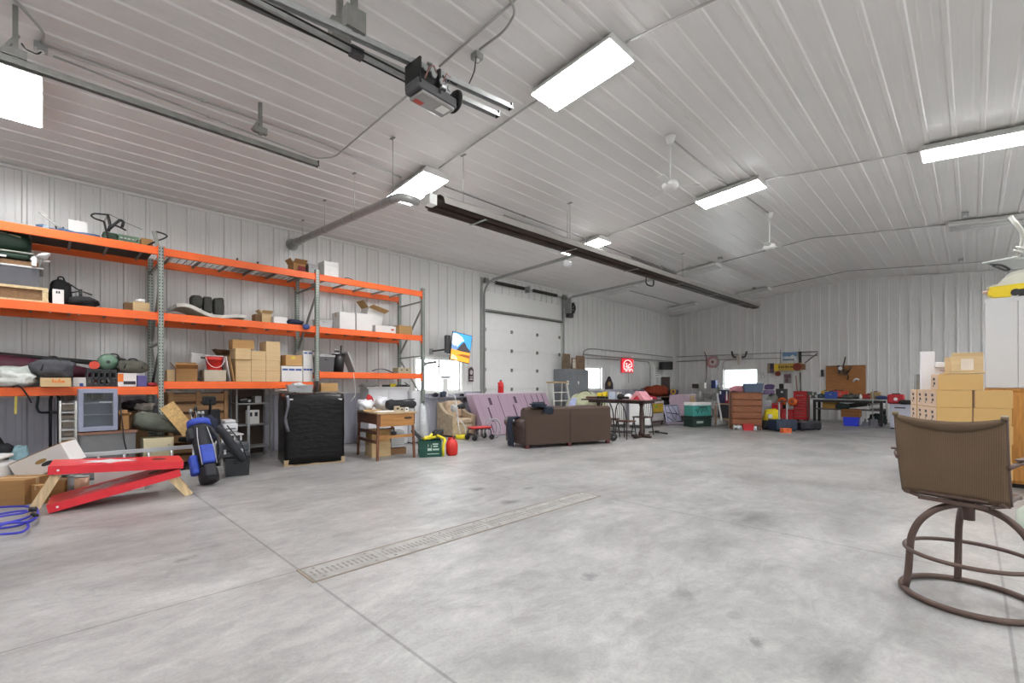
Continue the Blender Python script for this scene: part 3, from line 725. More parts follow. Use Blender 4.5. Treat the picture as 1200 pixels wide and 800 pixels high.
POST=post_mat();BRACE=mat('galvanised brace',(.30,.31,.29),.45,.45,var=.1)
RXF,RXR=-9.3,-10.33
YP=[-1.175,1.34,3.855,6.37]
rack=thing('pallet_rack','tall three-bay pallet rack with orange beams and grey perforated posts along the side wall','pallet rack',((RXF+RXR)/2,(YP[0]+YP[3])/2,0))
off=Vector(rack.location)
def rpart(name,m,fn,parent=None,shift=None):
 b=MB(m);fn(b)
 if parent is None:
  o=b.done(name,rack);o.location=(shift if shift is not None else Vector((0,0,0)))-off
 else:o=b.done(name,parent)
 return o
RH=3.68
for y in YP:
 hh=RH if y!=YP[1]else 3.62
 for X_ in(RXF,RXR):
  def pf(b):
   b.box(-.034,.034,-.038,-.033,0,hh);b.box(-.034,.034,.033,.038,0,hh);s_=.034 if X_==RXF else .034
   b.box(s_-.005,s_,-.038,.038,0,hh);b.box(-.034,-.029,-.038,-.012,0,hh);b.box(-.034,-.029,.012,.038,0,hh)
  o=rpart('post',POST,pf,shift=Vector((X_,y,0)))
  def foot(b):b.box(-.06,.07,-.06,.06,0,.012)
  b=MB(POST);foot(b);b.done('foot_plate',o)
 zs=[.25,1.0,2.05,3.35]
 for z in zs:rpart('brace',BRACE,lambda b:b.bar((RXR,y,z),(RXF,y,z+.02),.035,.03))
 for a,c,fl in((.3,.95,0),(1.05,2.0,1),(2.15,3.3,0)):
  rpart('brace',BRACE,lambda b:b.bar((RXF if fl else RXR,y+.02,a),(RXR if fl else RXF,y+.02,c),.035,.03))
LEV=[(1.36,2.55,3.60),(1.445,2.55,3.60),(1.65,2.55,3.60)]
BH=.125
def beam(b,X_,y0,y1,z,out):
 b.box(X_-.022,X_+.022,y0+.04,y1-.04,z-BH,z,.006)
 for yy in(y0+.04,y1-.044):
  b.box(X_-.03,X_+.045 if out>0 else X_+.03,yy-.003,yy+.007,z-BH-.05,z+.02)
DECK=mat('galvanised wire deck',(.22,.21,.19),.5,.4,var=.2)
for k in range(3):
 y0,y1=YP[k],YP[k+1]
 for li,z in enumerate(LEV[k]):
  for X_,out in((RXF,1),(RXR,-1)):
   o=rpart('beam',ORANGE,lambda b:beam(b,X_,y0,y1,z,out))
  if k==2 and li==2:
   for q in range(5):rpart('cross_bar',BRACE,lambda b:b.box(RXR,RXF,y0+.3+q*.48-.02,y0+.3+q*.48+.02,z-.045,z-.012))
  else:
   def deck(b):
    for q in range(25):yy=y0+.06+(y1-y0-.12)*q/24;b.box(RXR+.02,RXF-.02,yy-.003,yy+.003,z-.014,z-.007)
    for q in range(12):xx=RXR+.05+(RXF-RXR-.1)*q/11;b.box(xx-.003,xx+.003,y0+.05,y1-.05,z-.007,z-.001)
    for q in range(6):yy=y0+.2+(y1-y0-.4)*q/5;b.box(RXR+.02,RXF-.02,yy-.015,yy+.015,z-.05,z-.014)
   rpart('wire_deck',DECK,deck)
   if k==0 and li==2:rpart('deck_board',mat('dark brown deck board',(.06,.045,.035),.8,var=.3),lambda b:b.box(RXR+.05,RXF-.05,y0+.06,y1-.06,z-.030,z-.016))
CLIP=mat('white zip tag',(.75,.74,.7),.6,var=0)
for k,qs in((0,(.3,.5,.62)),(1,(.12,.35,.45,.62,.7)),(2,(.3,.45,.55))):
 for q in qs:rpart('beam_pin',CLIP,lambda b:b.cyl((RXF+.0,YP[k]+2.5*q,2.55-BH-.012),(RXF,YP[k]+2.5*q,2.55-BH+.004),.010,n=8))
S=.004
Z3,Z2=3.60+S,2.55+S
NETM=mat('black net hoop',(.02,.02,.02),.5,.2,var=0);GREEN=mat('dull green plastic','#3e5a46',.5)
BLUET=fab('blue tarp','#33506e',.6)
def on(px,py,X_=-9.6,z=None):
 p=PX(px,py,X_);
 if z is not None:p.z=z
 return p
p,q=PX(2,257,-9.5),PX(30,259,-9.5)
b=MB(GALVD);b.tube([(-9.5,-.48,Z3+.012),(-9.5,-.2,Z3+.04),(-9.5,.02,Z3+.012)],.012,8);tag(b.done('bent_rod'),'thin bent dark rod lying at the near end of the top rack shelf','rod')
a,c=PX(42,262,-9.55).y,PX(117,274,-9.55).y
def tarp(b):
 b.tube([(-9.5,a+(c-a)*k/10,Z3+.045+.01*math.sin(k*2.1))for k in range(11)],[.030+.012*math.sin(k*1.7)for k in range(11)],10)
t=thing('rolled_tarp','long rolled blue tarp lying along the top shelf of the rack','tarp');part('roll',BLUET,t,tarp);part('tie',fab('pale cord','#8fa0a8'),t,lambda b:b.lathe([(.045,-.03),(.048,0),(.045,.03)],12,Matrix.Translation((-9.5,a+.1,Z3+.045))@Matrix.Rotation(H90,4,'X'),cap=False))
b=MB(GALVD);p,q=PX(46,249,-9.75),PX(72,261,-9.75);b.bar(p,(q.x,q.y+.12,Z3+.02),.015,.03);tag(b.done('flat_bar'),'dark flat bar sticking up behind the blue rolled tarp','bar')
t=thing('tripod_head','black folded tripod stand standing behind the blue tarp on the top shelf','tripod',PX(76,264,-9.8)*1);t.location.z=Z3
for dx,tp in((-.06,-.10),(.0,-.02),(.08,.06)):part('leg',BLACKM,t,lambda b:b.bar((0,dx,0),(0,tp,.17),.03,.02))
part('hinge',BLACKM,t,lambda b:b.cyl((-.02,-.03,.11),(.03,-.03,.11),.035,n=12))
l,s_,rz=rk(80,103,258.5,-9.72,Z3,.3);carton('white carton standing on the top shelf behind the blue tarp',l,s_,rz,CARTW)
def net(label,hoop,tip,X_):
 P=[PX(x,y,X_)for x,y in hoop];b0=PX(*tip,X_);b0.z=Z3+.012
 t=thing('landing_net',label,'landing net',(0,0,0),group='landing nets on the top shelf')
 part('hoop',NETM,t,lambda b:b.tube(smooth_path(P,.08),.013,8))
 part('handle',NETM,t,lambda b:b.tube([P[-1],P[-1].lerp(b0,.5),b0],.014,8))
 part('yoke',GALV,t,lambda b:b.tube([P[0],P[-1]],.012,8))
net('black landing net hoop raised above the top shelf, nearer one',[(127,251.5),(110,250),(106,252.5),(111,256),(122,259.5)],(128,268),-9.7)
net('black landing net hoop lying past the first upright on the top shelf',[(183,271.3),(190,273),(197,276.5),(192,279.5),(184,282)],(166,282),-9.62)
t=thing('bow_stand','black folded tube stand standing up on the top shelf between the two nets','stand',(0,0,0))
F=lambda x,y:PX(x,y,-9.62)
def zf(v):v.z=max(v.z,Z3+.02);return v
part('upright_tube',BLACKM,t,lambda b:b.tube([F(126,251),F(128,259),F(129,264),zf(F(127,271))],.02,8))
part('bow_tube',BLACKM,t,lambda b:b.tube(smooth_path([zf(F(126,270)),F(135,262),F(141,257.3),F(145,260),F(143,266)],.1),.02,8))
part('lower_tube',BLACKM,t,lambda b:b.tube([F(131,263),F(138,265),zf(F(148,270))],.013,8))
part('cord',BLACK,t,lambda b:b.tube([F(128,251),F(148,261),zf(F(167,269))],.004,5))
l,s_,rz=rk(140,163,273.5,-9.7,Z3,.3);crate('green plastic crate of small parts on the top shelf by the first upright',(l.x,l.y,Z3),(s_[0],.26,s_[2]*.85),mat('pale green plastic','#7c9a80',.5),rz)
l,s_,rz=rk(165,180,277,-9.55,Z3,.2);t=carton('low brown carton on the top shelf next to the grey upright board',l,s_,rz,BRN,tape=False)
l,s_,rz=rk(122,139,271.5,-9.75,Z3,.26);tote('low green tray under the black net on the top shelf',l,(s_[0],s_[1],max(s_[2],.07)),GREEN,rz,'plastic_tray','tray')
b=MB(mat('grey weathered board','#8f918a',.7,var=.2));p=PX(183,271.5,-9.42);q=PX(186,288,-9.42);b.bar((q.x,q.y,Z3),(p.x,p.y-.03,p.z),.055,.02,up=(1,0,0));tag(b.done('short_board'),'short grey board standing at the first upright on the top shelf','board')
X1=-9.42
def y_at(px,X_=X1):return PX(px,400,X_).y
def z_at(px,py,X_=X1):return PX(px,py,X_).z
WOODL=wood('pale pine','#c9b48a',.6);WOODB=wood('brown plank','#7b5c3c',.65)
y0=-.95
ye=y_at(60)
t=thing('wooden_crate','long pale wooden frame crate at the bottom of the stack on the rack middle shelf','crate',(0,0,0))
zt=Z2+.22
part('rail',WOODL,t,lambda b:b.box(X1-.03,X1,y0,ye-.03,Z2,Z2+.035));part('rail',WOODL,t,lambda b:b.box(X1-.03,X1,y0,ye-.03,zt-.035,zt))
part('end_post',WOODL,t,lambda b:b.box(X1-.04,X1+.005,ye-.09,ye-.03,Z2,zt));part('panel',WOODB,t,lambda b:b.box(X1-.05,X1-.03,y0,ye-.03,Z2,zt));part('panel',WOODB,t,lambda b:b.box(X1-.6,X1-.05,y0,ye-.03,zt-.02,zt))
part('panel',WOODB,t,lambda b:b.box(X1-.6,X1-.05,ye-.05,ye-.03,Z2,zt-.02))
t=thing('feed_trough','long grey metal trough with a pale lip on the wooden crate','trough',(0,0,0))
z1=zt+.004;z2=z1+.28
TRO=mat('dark grey poly trough',(.10,.10,.11),.45,.1,var=.15)
part('trough_body',TRO,t,lambda b:b.prism([(0,0),(.5,0),(.54,.25),(-.02,.25)],ye-.12-y0,Matrix(((-1,0,0,X1-.03),(0,0,1,y0),(0,1,0,z1),(0,0,0,1)))))
part('lip',mat('pale trough lip',(.5,.5,.5),.4,var=.05),t,lambda b:b.box(X1-.6,X1,y0,ye-.08,z2-.028,z2,.008))
b=MB(WOODB);b.box(X1-.5,X1-.06,y0,y_at(45),z2+.003,z2+.075,.004);tag(b.done('timber_beam'),'brown timber plank between the grey trough and the green sled','plank')
z3=z2+.08
SLED=mat('dark green plastic sled','#1f3a2c',.4);SLEDL=mat('pale sled rim','#8d9388',.4)
t=thing('utility_sled','dark green plastic sled with pale runners lying on the brown plank','sled',(0,0,0))
ys_=y_at(41)
def sled(b,z,h,ye_,flip=False):
 n=14;V=[]
 for i in range(n+1):
  y=y0+(ye_-y0)*i/n;e=max(0,(i-n+4)/4)
  V.append((y,z+(.0 if not flip else h)+(e*e*h*.3 if not flip else-e*e*h*.6)))
 prof=lambda k:(X1-.02-.52*k)
 b.box(X1-.54,X1-.02,y0,ye_-.05,z+.015,z+h-.02,.03)
part('sled_body',SLED,t,lambda b:sled(b,z3,.12,ys_));part('rim',SLEDL,t,lambda b:b.box(X1-.56,X1,y0,ys_-.01,z3+.085,z3+.112,.01))
for a in(-.55,-.12):part('runner',mat('white runner',(.7,.7,.68),.4,var=0),t,lambda b:b.box(X1+.0,X1+.006,a,a+.2,z3+.01,z3+.035))
t=thing('utility_sled','dark green domed sled turned upside down on top of the rack stack','sled',(0,0,0));z4=z3+.126
part('sled_body',SLED,t,lambda b:b.blob((X1-.28,(y0+ys_-.03)/2,z4),(.52,ys_-.03-y0,.27),3,.03,sq=.45));part('rim',mat('tan sled rim','#a39a80',.5),t,lambda b:b.tube([(X1-.03,y0,z4+.19),(X1-.035,-.4,z4+.215),(X1-.04,ys_-.14,z4+.19)],.012,8))
l,s_,rz=rk(61.5,75,339,-9.36,Z2,.14);t=carton('small white box with dark print on the rack middle shelf',l,s_,rz,CARTW,tape=False);marks_on(t,*s_,INK,[(.3,.45,.72,.88),(.5,.66,.72,.88)])
l,s_,rz=rk(47,69,319,-9.75,z1-.004,.3);l.y+=.08
bag('black nylon bag slumped past the end of the grey trough',(l.x,y_at(64)+.06,Z2),(.3,.34,.5),fab('black nylon',(.012,.012,.013)),rz,seed=4)
t=thing('clamp_lamp','white clamp lamp with a round guard standing on the grey trough','lamp',(X1-.15,y_at(50),z2+.001))
part('base',WHITEP,t,lambda b:(b.box(-.03,.03,-.11,-.06,0,.13,.006)));part('stem',GALV,t,lambda b:b.tube([(0,-.03,0),(0,-.02,.08),(0,.01,.13)],.012,8))
part('lamp_shade',mat('white enamel shade',(.75,.75,.74),.3,var=.02),t,lambda b:b.lathe([(.02,.0),(.04,.02),(.075,.04),(.08,.06),(.06,.075),(.025,.085)],20,Matrix.Translation((0,.03,.12))@Matrix.Rotation(R(25),4,'X')))
t=thing('folded_tree_stand','black folded metal stand with arms sticking up on the rack middle shelf','stand',(0,0,0));X_=-9.55
G=lambda x,y:PX(x,y,X_)
part('seat_pad',fab('black seat pad',(.015,.015,.016)),t,lambda b:b.blob((X_,G(98,0).y,Z2),(.3,G(115,0).y-G(79,0).y,.17),7,.16,sq=.8))
for p,q in(((83,333.5),(94,341)),((97,341.5),(108,345.5)),((82,343),(94,341))):part('arm',BLACKM,t,lambda b:b.cyl(G(*p),G(*q),.010,n=8))
part('mast',BLACKM,t,lambda b:b.cyl(G(94.5,339),(X_,G(94.5,0).y,Z2+.12),.02,n=10))
l,s_,rz=rk(145.5,156,354,-9.6,Z2,.22);carton('small dark box beside a tan carton on the rack middle shelf',l,s_,rz,DBRN,tape=False)
l,s_,rz=rk(156,175.5,354,-9.55,Z2,.3);t=carton('tan carton with papers on top at the first upright',l,s_,rz,TAN2)
b=MB(WPAPER);b.blob((0,0,0),(.16,.12,.06),5,.25);tag(b.done('crumpled_paper',None,(l.x+.03,l.y,Z2+s_[2]+.002)),'crumpled white paper on the tan carton by the first upright','paper')
Z1=1.36+S
MAROON=fab('maroon vinyl cover','#5a2436',.5)
t=thing('rolled_canopy','long maroon and black rolled canopy lying at the back of the lower rack shelf','canopy',(0,0,0))
part('roll',MAROON,t,lambda b:b.tube([(-10.05,-1.0+k*.22,Z1+.30-.012*k)for k in range(9)],[.22,.22,.215,.21,.19,.16,.12,.07,.03],14))
part('cover_edge',fab('black vinyl',(.012,.012,.012),.5),t,lambda b:b.tube([(-10.0,-1.0+k*.25,Z1+.52-.022*k)for k in range(10)],[.03,.03,.03,.03,.03,.035,.04,.04,.03,.015],8))
CLOTHW=fab('white crumpled sheet',(.62,.64,.61));
heap('crumpled pale cotton sheets at the near end of the lower shelf',(-9.62,-.25,Z1),(.42,.52,.30),fab('pale green-white sheet',(.50,.54,.50)),'crumpled_sheet','sheet',seed=3,amp=.3)
heap('white plastic bag bunched at the front edge of the lower shelf',(-9.40,-.25,Z1),(.2,.34,.19),CLOTHW,'plastic_bag','plastic bag',seed=8,amp=.35)
heap('dark green jacket bunched behind the backpack',(-9.72,.17,Z1),(.34,.3,.24),fab('dark green cloth','#26301f'),'jacket','jacket',seed=12,amp=.3)
heap('black work gloves in a heap beside the tan box',(-9.4,.14,Z1),(.14,.22,.12),fab('black leather',(.02,.02,.02)),'work_gloves','gloves',seed=15,amp=.35)
l,s_,rz=rk(47.5,83,442.8,-9.36,Z1,.26);t=carton('flat tan box with orange lettering under the grey backpack',l,s_,rz,TAN2,tape=False)
def scr(b):
 for k,(a,c)in enumerate(((.38,.43),(.45,.5),(.52,.56),(.58,.64),(.66,.70),(.71,.78))):
  w_=s_[0];b.box(-w_/2+a*w_,-w_/2+c*w_,-.1315,-.13,s_[2]*.45,s_[2]*(.86 if k in(0,3)else .7))
part('printing',INKO,t,scr)
bag('slumped dark grey backpack on the flat tan box',(-9.52,y_at(62),Z1+s_[2]+.004),(.46,.34,.29),fab('dark grey nylon','#4a4b50'),H90,'backpack','backpack',seed=6,amp=.2)
l,s_,rz=rk(81,101,439,-9.42,Z1,.24);t=carton('white box with a blue corner print between the tan box and black crate',l,s_,rz,CARTW,tape=False);marks_on(t,*s_,INKB,[(.5,.78,.02,.38)])
CRB=mat('black crate plastic',(.025,.025,.028),.45)
l,s_,rz=rk(102.5,136,433,-9.38,Z1,.32);crate('black slotted crate packed with small hardware on the lower shelf',l,s_,CRB,rz);kc=l.copy()
random.seed(5)
PARTC=[mat('brass bits','#8b7a55',.4,.5),mat('steel bits','#9a9a98',.4,.6),mat('yellow handle','#c8c23a',.5),mat('red handle','#a8352c',.5)]
for k in range(16):
 b=MB(PARTC[k%4 if k>11 else k%2]);b.box(-.02,.02,-.012,.012,-.006,.03,.004)
 o=b.done('hardware_bit',None,(kc.x+random.uniform(-.1,.12),kc.y+random.uniform(-.17,.17),Z1+.02+.05*(k%2)),random.random()*3);tag(o,'small hardware piece lying in the black slotted crate','hardware','hardware in the black crate')
t=thing('line_spool','orange-red fishing line spool on the black crate','spool',(kc.x+.03,y_at(111),Z1+s_[2]+.02));SPO=mat('orange spool','#d2432a',.4)
part('core',SPO,t,lambda b:b.cyl((-.05,0,.05),(.05,0,.05),.035,n=14));
for x in(-.05,.05):part('flange',SPO,t,lambda b:b.cyl((x-.006,0,.05),(x+.006,0,.05),.06,n=18))
part('tray',BLACK,t,lambda b:b.box(-.08,.08,-.08,.08,-.018,-.01))
t=thing('reel_case','round green reel case resting on the black crate','reel case',(kc.x-.02,y_at(131),Z1+s_[2]+.005));part('case',mat('sage green plastic','#6c8a76',.4),t,lambda b:b.lathe([(.02,0),(.11,.01),(.13,.05),(.11,.1),(.02,.11)],24,Matrix.Translation((0,0,.12))@Matrix.Rotation(H90,4,'Y')@Matrix.Translation((0,0,-.05))))
part('hub',BLACK,t,lambda b:b.cyl((.055,0,.12),(.07,0,.12),.025,n=12))
bag('black bow case lying on the lower shelf goods',(-9.86,y_at(133,-9.86),Z1),(.5,.26,.50),fab('black case nylon',(.02,.022,.02)),H90,'equipment_case','case',seed=19)
l,s_,rz=rk(138,160,437,-9.38,Z1,.3);t=carton('white food carton with an orange corner on the lower shelf',l,s_,rz,CARTW,tape=False);part('printing',INKO,t,lambda b:b.box(-s_[0]/2,-s_[0]*.2,-.1515,-.15,s_[2]*.35,s_[2]*.95));marks_on(t,*s_,INK,[(.3,.95,.15,.4)],name='dark_printing')
bag('olive camouflage duffel bag with black straps on the white carton',(-9.5,y_at(156),Z1+s_[2]+.004),(.4,.3,.2),fab('olive camo cloth','#55544a'),H90,seed=22)
l,s_,rz=rk(161,172.5,440,-9.38,Z1,.2);carton('small blue-violet box at the end of the lower shelf',l,s_,rz,mat('violet carton','#55508a',.6),tape=False)
heap('crumpled red rag at the end of the lower shelf',(-9.40,y_at(178),Z1),(.14,.14,.06),fab('red rag','#a3303a'),'rag','rag',seed=25)
b=MB(BLACK);p,q=PX(178,449,-9.5),PX(188.5,402,-9.5);b.cyl((p.x,p.y,Z1),(q.x-.1,q.y,q.z),.022,.012,n=10);tag(b.done('black_pole'),'black tapered pole leaning against the first rack upright','pole')
b=MB(BLACK);b.tube(smooth_path([PX(14,453,-9.24),PX(22,451,-9.22),PX(29,458,-9.25),PX(37,472,-9.25)],.1),.009,6);tag(b.done('hanging_cable'),'black cable hanging over the lower orange beam near the frame edge','cable')
b=MB(mat('yellow strap','#b5a64a',.6));p=PX(19,464,-9.27);q=PX(18,485,-9.27);b.bar(p,q,.025,.006,up=(1,0,0));tag(b.done('yellow_strap'),'yellow strap hanging below the lower orange beam','strap')
t=thing('folded_mattress','folded off-white mattress pad sagging over a flat board on the rack middle shelf','mattress',(0,0,0));X_=-9.45
ya,yb=y_at(206,X_),y_at(288,X_)
def pad(u,v):
 y=ya+(yb-ya)*u;x=X_-.75*v
 z=Z2+.075+.10*(1-u)**.7*(.8+.3*math.sin(u*9))+.04*math.sin(u*6.3+1)-.03*math.sin(v*3)*u
 return(x,y,max(z,Z2+.07))
b=MB(fab('off-white quilt',(.60,.59,.55)));b.slab(pad,28,8,.055);b.done('pad',t)
b=MB(wood('plywood board','#a98d63',.6));b.box(X_-.8,X_+.02,y_at(212,X_),y_at(291,X_),Z2,Z2+.012);tag(b.done('plywood_board'),'thin plywood board under the folded off-white mattress pad','board')
CAMO=fab('dark camo fabric','#3f3f3a')
for(a,c,tp),lb in zip(((224,238.5,344),(239,250,344),(251,264,343)),('dark camouflage bag on the mattress, first of three from the rack upright','dark camouflage bag squeezed between two others on the mattress','dark camouflage bag with a top loop on the mattress, farthest of three')):
 l,s_,rz=rk(a,c,tp,-9.6,Z2+.15,.22)
 u=(l.y-ya)/(yb-ya);zb=max(pad(q,w_)[2]for q in(u-.07,u,u+.07)for w_ in(.15,.25,.35,.5))+.005
 l.z=zb;t=bag(lb,l,(s_[0]*.97,.24,2.55+.31-zb+.1),CAMO,rz,'soft_bag','bag',seed=int(a),amp=.07,straps=False,group='camouflage bags on the folded mattress',sq=.5)
 part('loop',fab('black webbing',(.02,.02,.022)),t,lambda b:b.tube([(-.04,0,s_[2]*.6),(-.03,0,2.96-zb-.01),(.03,0,2.96-zb+.0),(.04,0,s_[2]*.6)],.01,6))
l,s_,rz=rk(299,306,368,-9.45,Z2,.2);carton('small dark brown box beside split cardboard on the middle shelf',l,s_,rz,DBRN,tape=False)
l,s_,rz=rk(306.5,318,365,-9.5,Z2,.22);carton('opened tan carton with torn flaps near the second upright',l,(s_[0],s_[1],s_[2]*.85),rz,TAN2,opened=True)
l,s_,rz=rk(321,336,371,-9.42,Z2,.3);carton('flat white box near the second rack upright',l,s_,rz,CARTW,tape=False)
heap('navy blue folded bag next to the flat white box',(-9.5,y_at(346,-9.5),Z2),(.3,.3,.12),fab('navy nylon','#242c44'),'folded_bag','bag',seed=31,amp=.2)
heap('blue cloth hanging over the beam at the second upright',(-9.262,y_at(359,-9.26),2.47),(.05,.13,.10),fab('blue cloth','#3d4f80'),'cloth','cloth',seed=33,amp=.25)
b=MB(mat('white board',(.66,.64,.6),.6,var=.05))
l,s_,rz=rk(343,359,304,-9.7,Z3,.3);carton('opened carton with a dark red inside flap on the top shelf',l,(s_[0]*.9,.3,s_[2]*.75),rz,BRN,opened=True);l2=l
b.bm.free()
b=MB(mat('dark red flap print','#7a1f22',.7));b.box(-.07,.07,-.008,.0,0,.19,.003);tag(b.done('red_board',None,(l.x+.18,l.y+.03,Z3),rz),'dark red printed panel leaning on the opened carton on top','panel')
l,s_,rz=rk(361,373,308,-9.66,Z3,.3);tote('grey translucent bin on the top shelf next to the white foam box',l,(s_[0]*.9,.3,s_[2]),mat('grey translucent plastic',(.36,.37,.37),.35),rz,lid=mat('grey bin lid',(.33,.33,.33),.4))
l,s_,rz=rk(380,396.5,307,-9.55,Z3,.3);l.z=3.6+S;t=carton('white foam box on the top shelf beside the second upright',l,s_,rz,mat('white foam',(.78,.78,.76),.7),tape=False);part('lid',mat('white foam',(.78,.78,.76),.7),t,lambda b:b.box(-s_[0]/2-.004,s_[0]/2+.004,-.154,.154,s_[2]*.78,s_[2]+.004,.004))
p=y_at(404,-9.5);b=MB(BLACKM);b.tube([(-9.34,p-.08,Z3+.012),(-9.34,p,Z3+.03),(-9.34,p+.1,Z3+.012)],.01,6);tag(b.done('small_rod'),'small dark rod on the beam past the white foam box','rod')
for px,k in((278,'first'),(302,'second')):
 yy=y_at(px,-9.35);b=MB(BLACKM);b.cyl((-9.35,yy,Z3),(-9.35,yy,Z3+.05),.012,n=8);b.box(-9.365,-9.335,yy-.015,yy+.015,Z3+.03,Z3+.045);tag(b.done('beam_bolt'),'small black bolt standing on the top beam, %s from the near upright'%k,'bolt')
for k,(a,c)in enumerate(((258,276),(288,306))):
 b=MB(mat('white board',(.66,.64,.6),.6,var=.05));b.box(-10.25,-9.5,y_at(a,-9.9)+.25,y_at(c,-9.9)+.25,Z3,Z3+.02);tag(b.done('shelf_board'),'white board lying across the empty top shelf, %s one'%('nearer','farther')[k],'board')
ZB=1.445+S
l,s_,rz=rk(207,235,428,-9.45,ZB,.36);carton('open tan carton with bent flaps on the lower shelf by the first upright',l,(s_[0]*.9,.3,s_[2]*.8),rz+R(-8),BRN,opened=True)
l,s_,rz=rk(196,205,433,-9.6,ZB,.2);carton('small flat pale carton behind the first upright',l,s_,rz,TAN2,tape=False)
t=thing('storage_bin','white plastic bin tipped on its side behind the red bucket','bin',(-9.95,y_at(233,-9.95),ZB+.03),rz=H90,rot=(R(-6),R(8),H90))
part('bin_body',mat('off-white bin plastic',(.55,.54,.53),.5),t,lambda b:b.box(-.19,.19,-.13,.13,0,.46,.02));part('grip',DARKG,t,lambda b:b.box(-.045,.045,-.133,-.128,.37,.405,.004))
l,s_,rz=rk(239.5,265,433.5,-9.42,ZB,.3);t=carton('flat pale carton under the red bucket',l,s_,rz,mat('pale grey carton','#b5ab97',.8),tape=False);hb=s_[2]
REDP=mat('red plastic','#c5271f',.4);bucket('red plastic bucket with white rim on the flat pale carton',(-9.55,y_at(251,-9.55),ZB+hb+.004),.135,.25,REDP,rimm=WHITEP,rz=H90)
for k in range(5):
 b=MB((CARTW,DBRN,BRN,TAN,BRN)[k]);yy=y_at(264,-9.45)+.012+k*.026
 b.box(-9.75,-9.42,0,.012,0,.45-.02*(k%2),M=Matrix.Translation((0,yy+.06,ZB))@Matrix.Rotation(R(9),4,'X'))
 tag(b.done('flattened_carton'),('white','dark brown','brown','tan','warm brown')[k]+' flattened carton standing on edge in the row by the bucket, number %s'%('one','two','three','four','five')[k],'cardboard','flattened cartons by the red bucket')
c0=y_at(276,-9.42);cw=(y_at(328.5,-9.42)-c0)/3;ch=.197
names=[['near end of the bottom row','middle of the bottom row','far end of the bottom row'],['near end of the second row','middle of the second row','far end of the second row'],['near end of the third row','middle of the third row',None]]
for r_ in range(3):
 for k in range(3):
  if names[r_][k]is None:continue
  h_=ch if not(r_==2 and k==1)else ch*.85
  carton('plain tan carton in the rack stack, '+names[r_][k],(-9.42-.19,c0+cw*(k+.5),ZB+r_*(ch+.002)),(cw-.004,.38,h_),H90,TAN2,group='plain tan cartons stacked on the lower shelf')
carton('tall tan carton on top of the far end of the carton stack',(-9.61,c0+cw*2.5-.0,ZB+2*(ch+.002)),(cw-.004,.38,.36),H90,TAN2,group='plain tan cartons stacked on the lower shelf')
l,s_,rz=rk(266,288,397,-9.86,ZB+.59,.3);carton('tan carton on top behind the near end of the carton stack',(-9.66,c0+.16,ZB+3*(ch+.002)),(.36,.26,.17),H90,TAN,group='plain tan cartons stacked on the lower shelf')
carton('opened brown carton behind the red bucket',(-10.02,c0+.02,ZB),(.3,.3,.50),H90,DBRN,opened=True)
STR=[(.04,.30,.72,.84),(.34,.62,.72,.84),(.66,.95,.72,.84)]
for(a,c,tp,z,dp,X_),lb in(((330,354.5,429,ZB,.4,-9.42),'white file box with a blue stripe, front one of the lower pair'),((355.5,366.5,429,ZB,.4,-9.42),'white file box with a blue stripe beside the second upright at the shelf')):
 l,s_,rz=rk(a,c,tp,X_,z,dp);t=carton(lb,l,s_,rz,CARTW,tape=False,stripe=STR,marks=INKB,group='white file boxes with blue stripes');hbk=s_[2]
 part('lid',CARTW,t,lambda b:b.box(-s_[0]/2-.003,s_[0]/2+.003,-s_[1]/2-.003,s_[1]/2+.003,s_[2]*.87,s_[2]+.003,.003))
l,s_,rz=rk(335,354.5,416,-9.45,ZB+hbk+.006,.3);t=carton('tan carton with a yellow label on the white file box',l,s_,rz,TAN);part('label_sticker',mat('yellow label','#c9b54a',.7,var=0),t,lambda b:b.box(-.06,.02,-.1515,-.15,s_[2]*.62,s_[2]*.86))
l,s_,rz=rk(355.5,366.5,411,-9.45,ZB+hbk+.006,.4);t=carton('white file box with a blue stripe stacked on top of the pair',l,s_,rz,CARTW,tape=False,stripe=[(.05,.45,.8,.9),(.55,.95,.8,.9)],marks=INKB,group='white file boxes with blue stripes')
l,s_,rz=rk(345,354,413,-9.76,ZB,.25);carton('white file box with a blue stripe at the back behind the tan carton',(-10.0,l.y-.12,ZB),(.3,.22,.40),rz,CARTW,tape=False,stripe=STR,marks=INKB,group='white file boxes with blue stripes')
for(a,c,tp),lb in(((398,416.5,366),'plain white carton on the middle shelf next to the second upright'),((417.5,437.5,366),'plain white carton on the middle shelf in front of the flap box')):
 l,s_,rz=rk(a,c,tp,-9.42,Z2,.36);carton(lb,l,s_,rz,CARTW,group='white cartons on the middle shelf of the last bay')
t=thing('carton','tilted open white carton with brown inside leaning at the end of the white cartons','box',(-9.92,y_at(436,-9.6)+.08,Z2+.058),group='white cartons on the middle shelf of the last bay',rot=(0,R(14),H90))
w_,d_,h_=.42,.34,.50
def ob2(b):
 for q in((-w_/2,w_/2,-d_/2,-d_/2+.008),(-w_/2,w_/2,d_/2-.008,d_/2),(-w_/2,-w_/2+.008,-d_/2,d_/2),(w_/2-.008,w_/2,-d_/2,d_/2)):b.box(*q,0,h_)
 b.box(-w_/2,w_/2,-d_/2,d_/2,0,.01)
part('box_body',CARTW,t,ob2)
part('flap',TAN,t,lambda b:b.box(-w_/2,w_/2,-.004,.004,0,.2,0,Matrix.Translation((0,-d_/2,h_))@Matrix.Rotation(R(78),4,'X')))
part('flap',TAN,t,lambda b:b.box(-.004,.004,-d_/2,d_/2,0,.2,0,Matrix.Translation((-w_/2,0,h_))@Matrix.Rotation(R(-55),4,'Y')))
l,s_,rz=rk(440,464,381.5,-9.40,Z2,.3);t=carton('flat white box with a small red print at the end of the middle shelf',l,s_,rz,CARTW,tape=False);marks_on(t,*s_,INKR,[(.76,.9,.4,.62)])
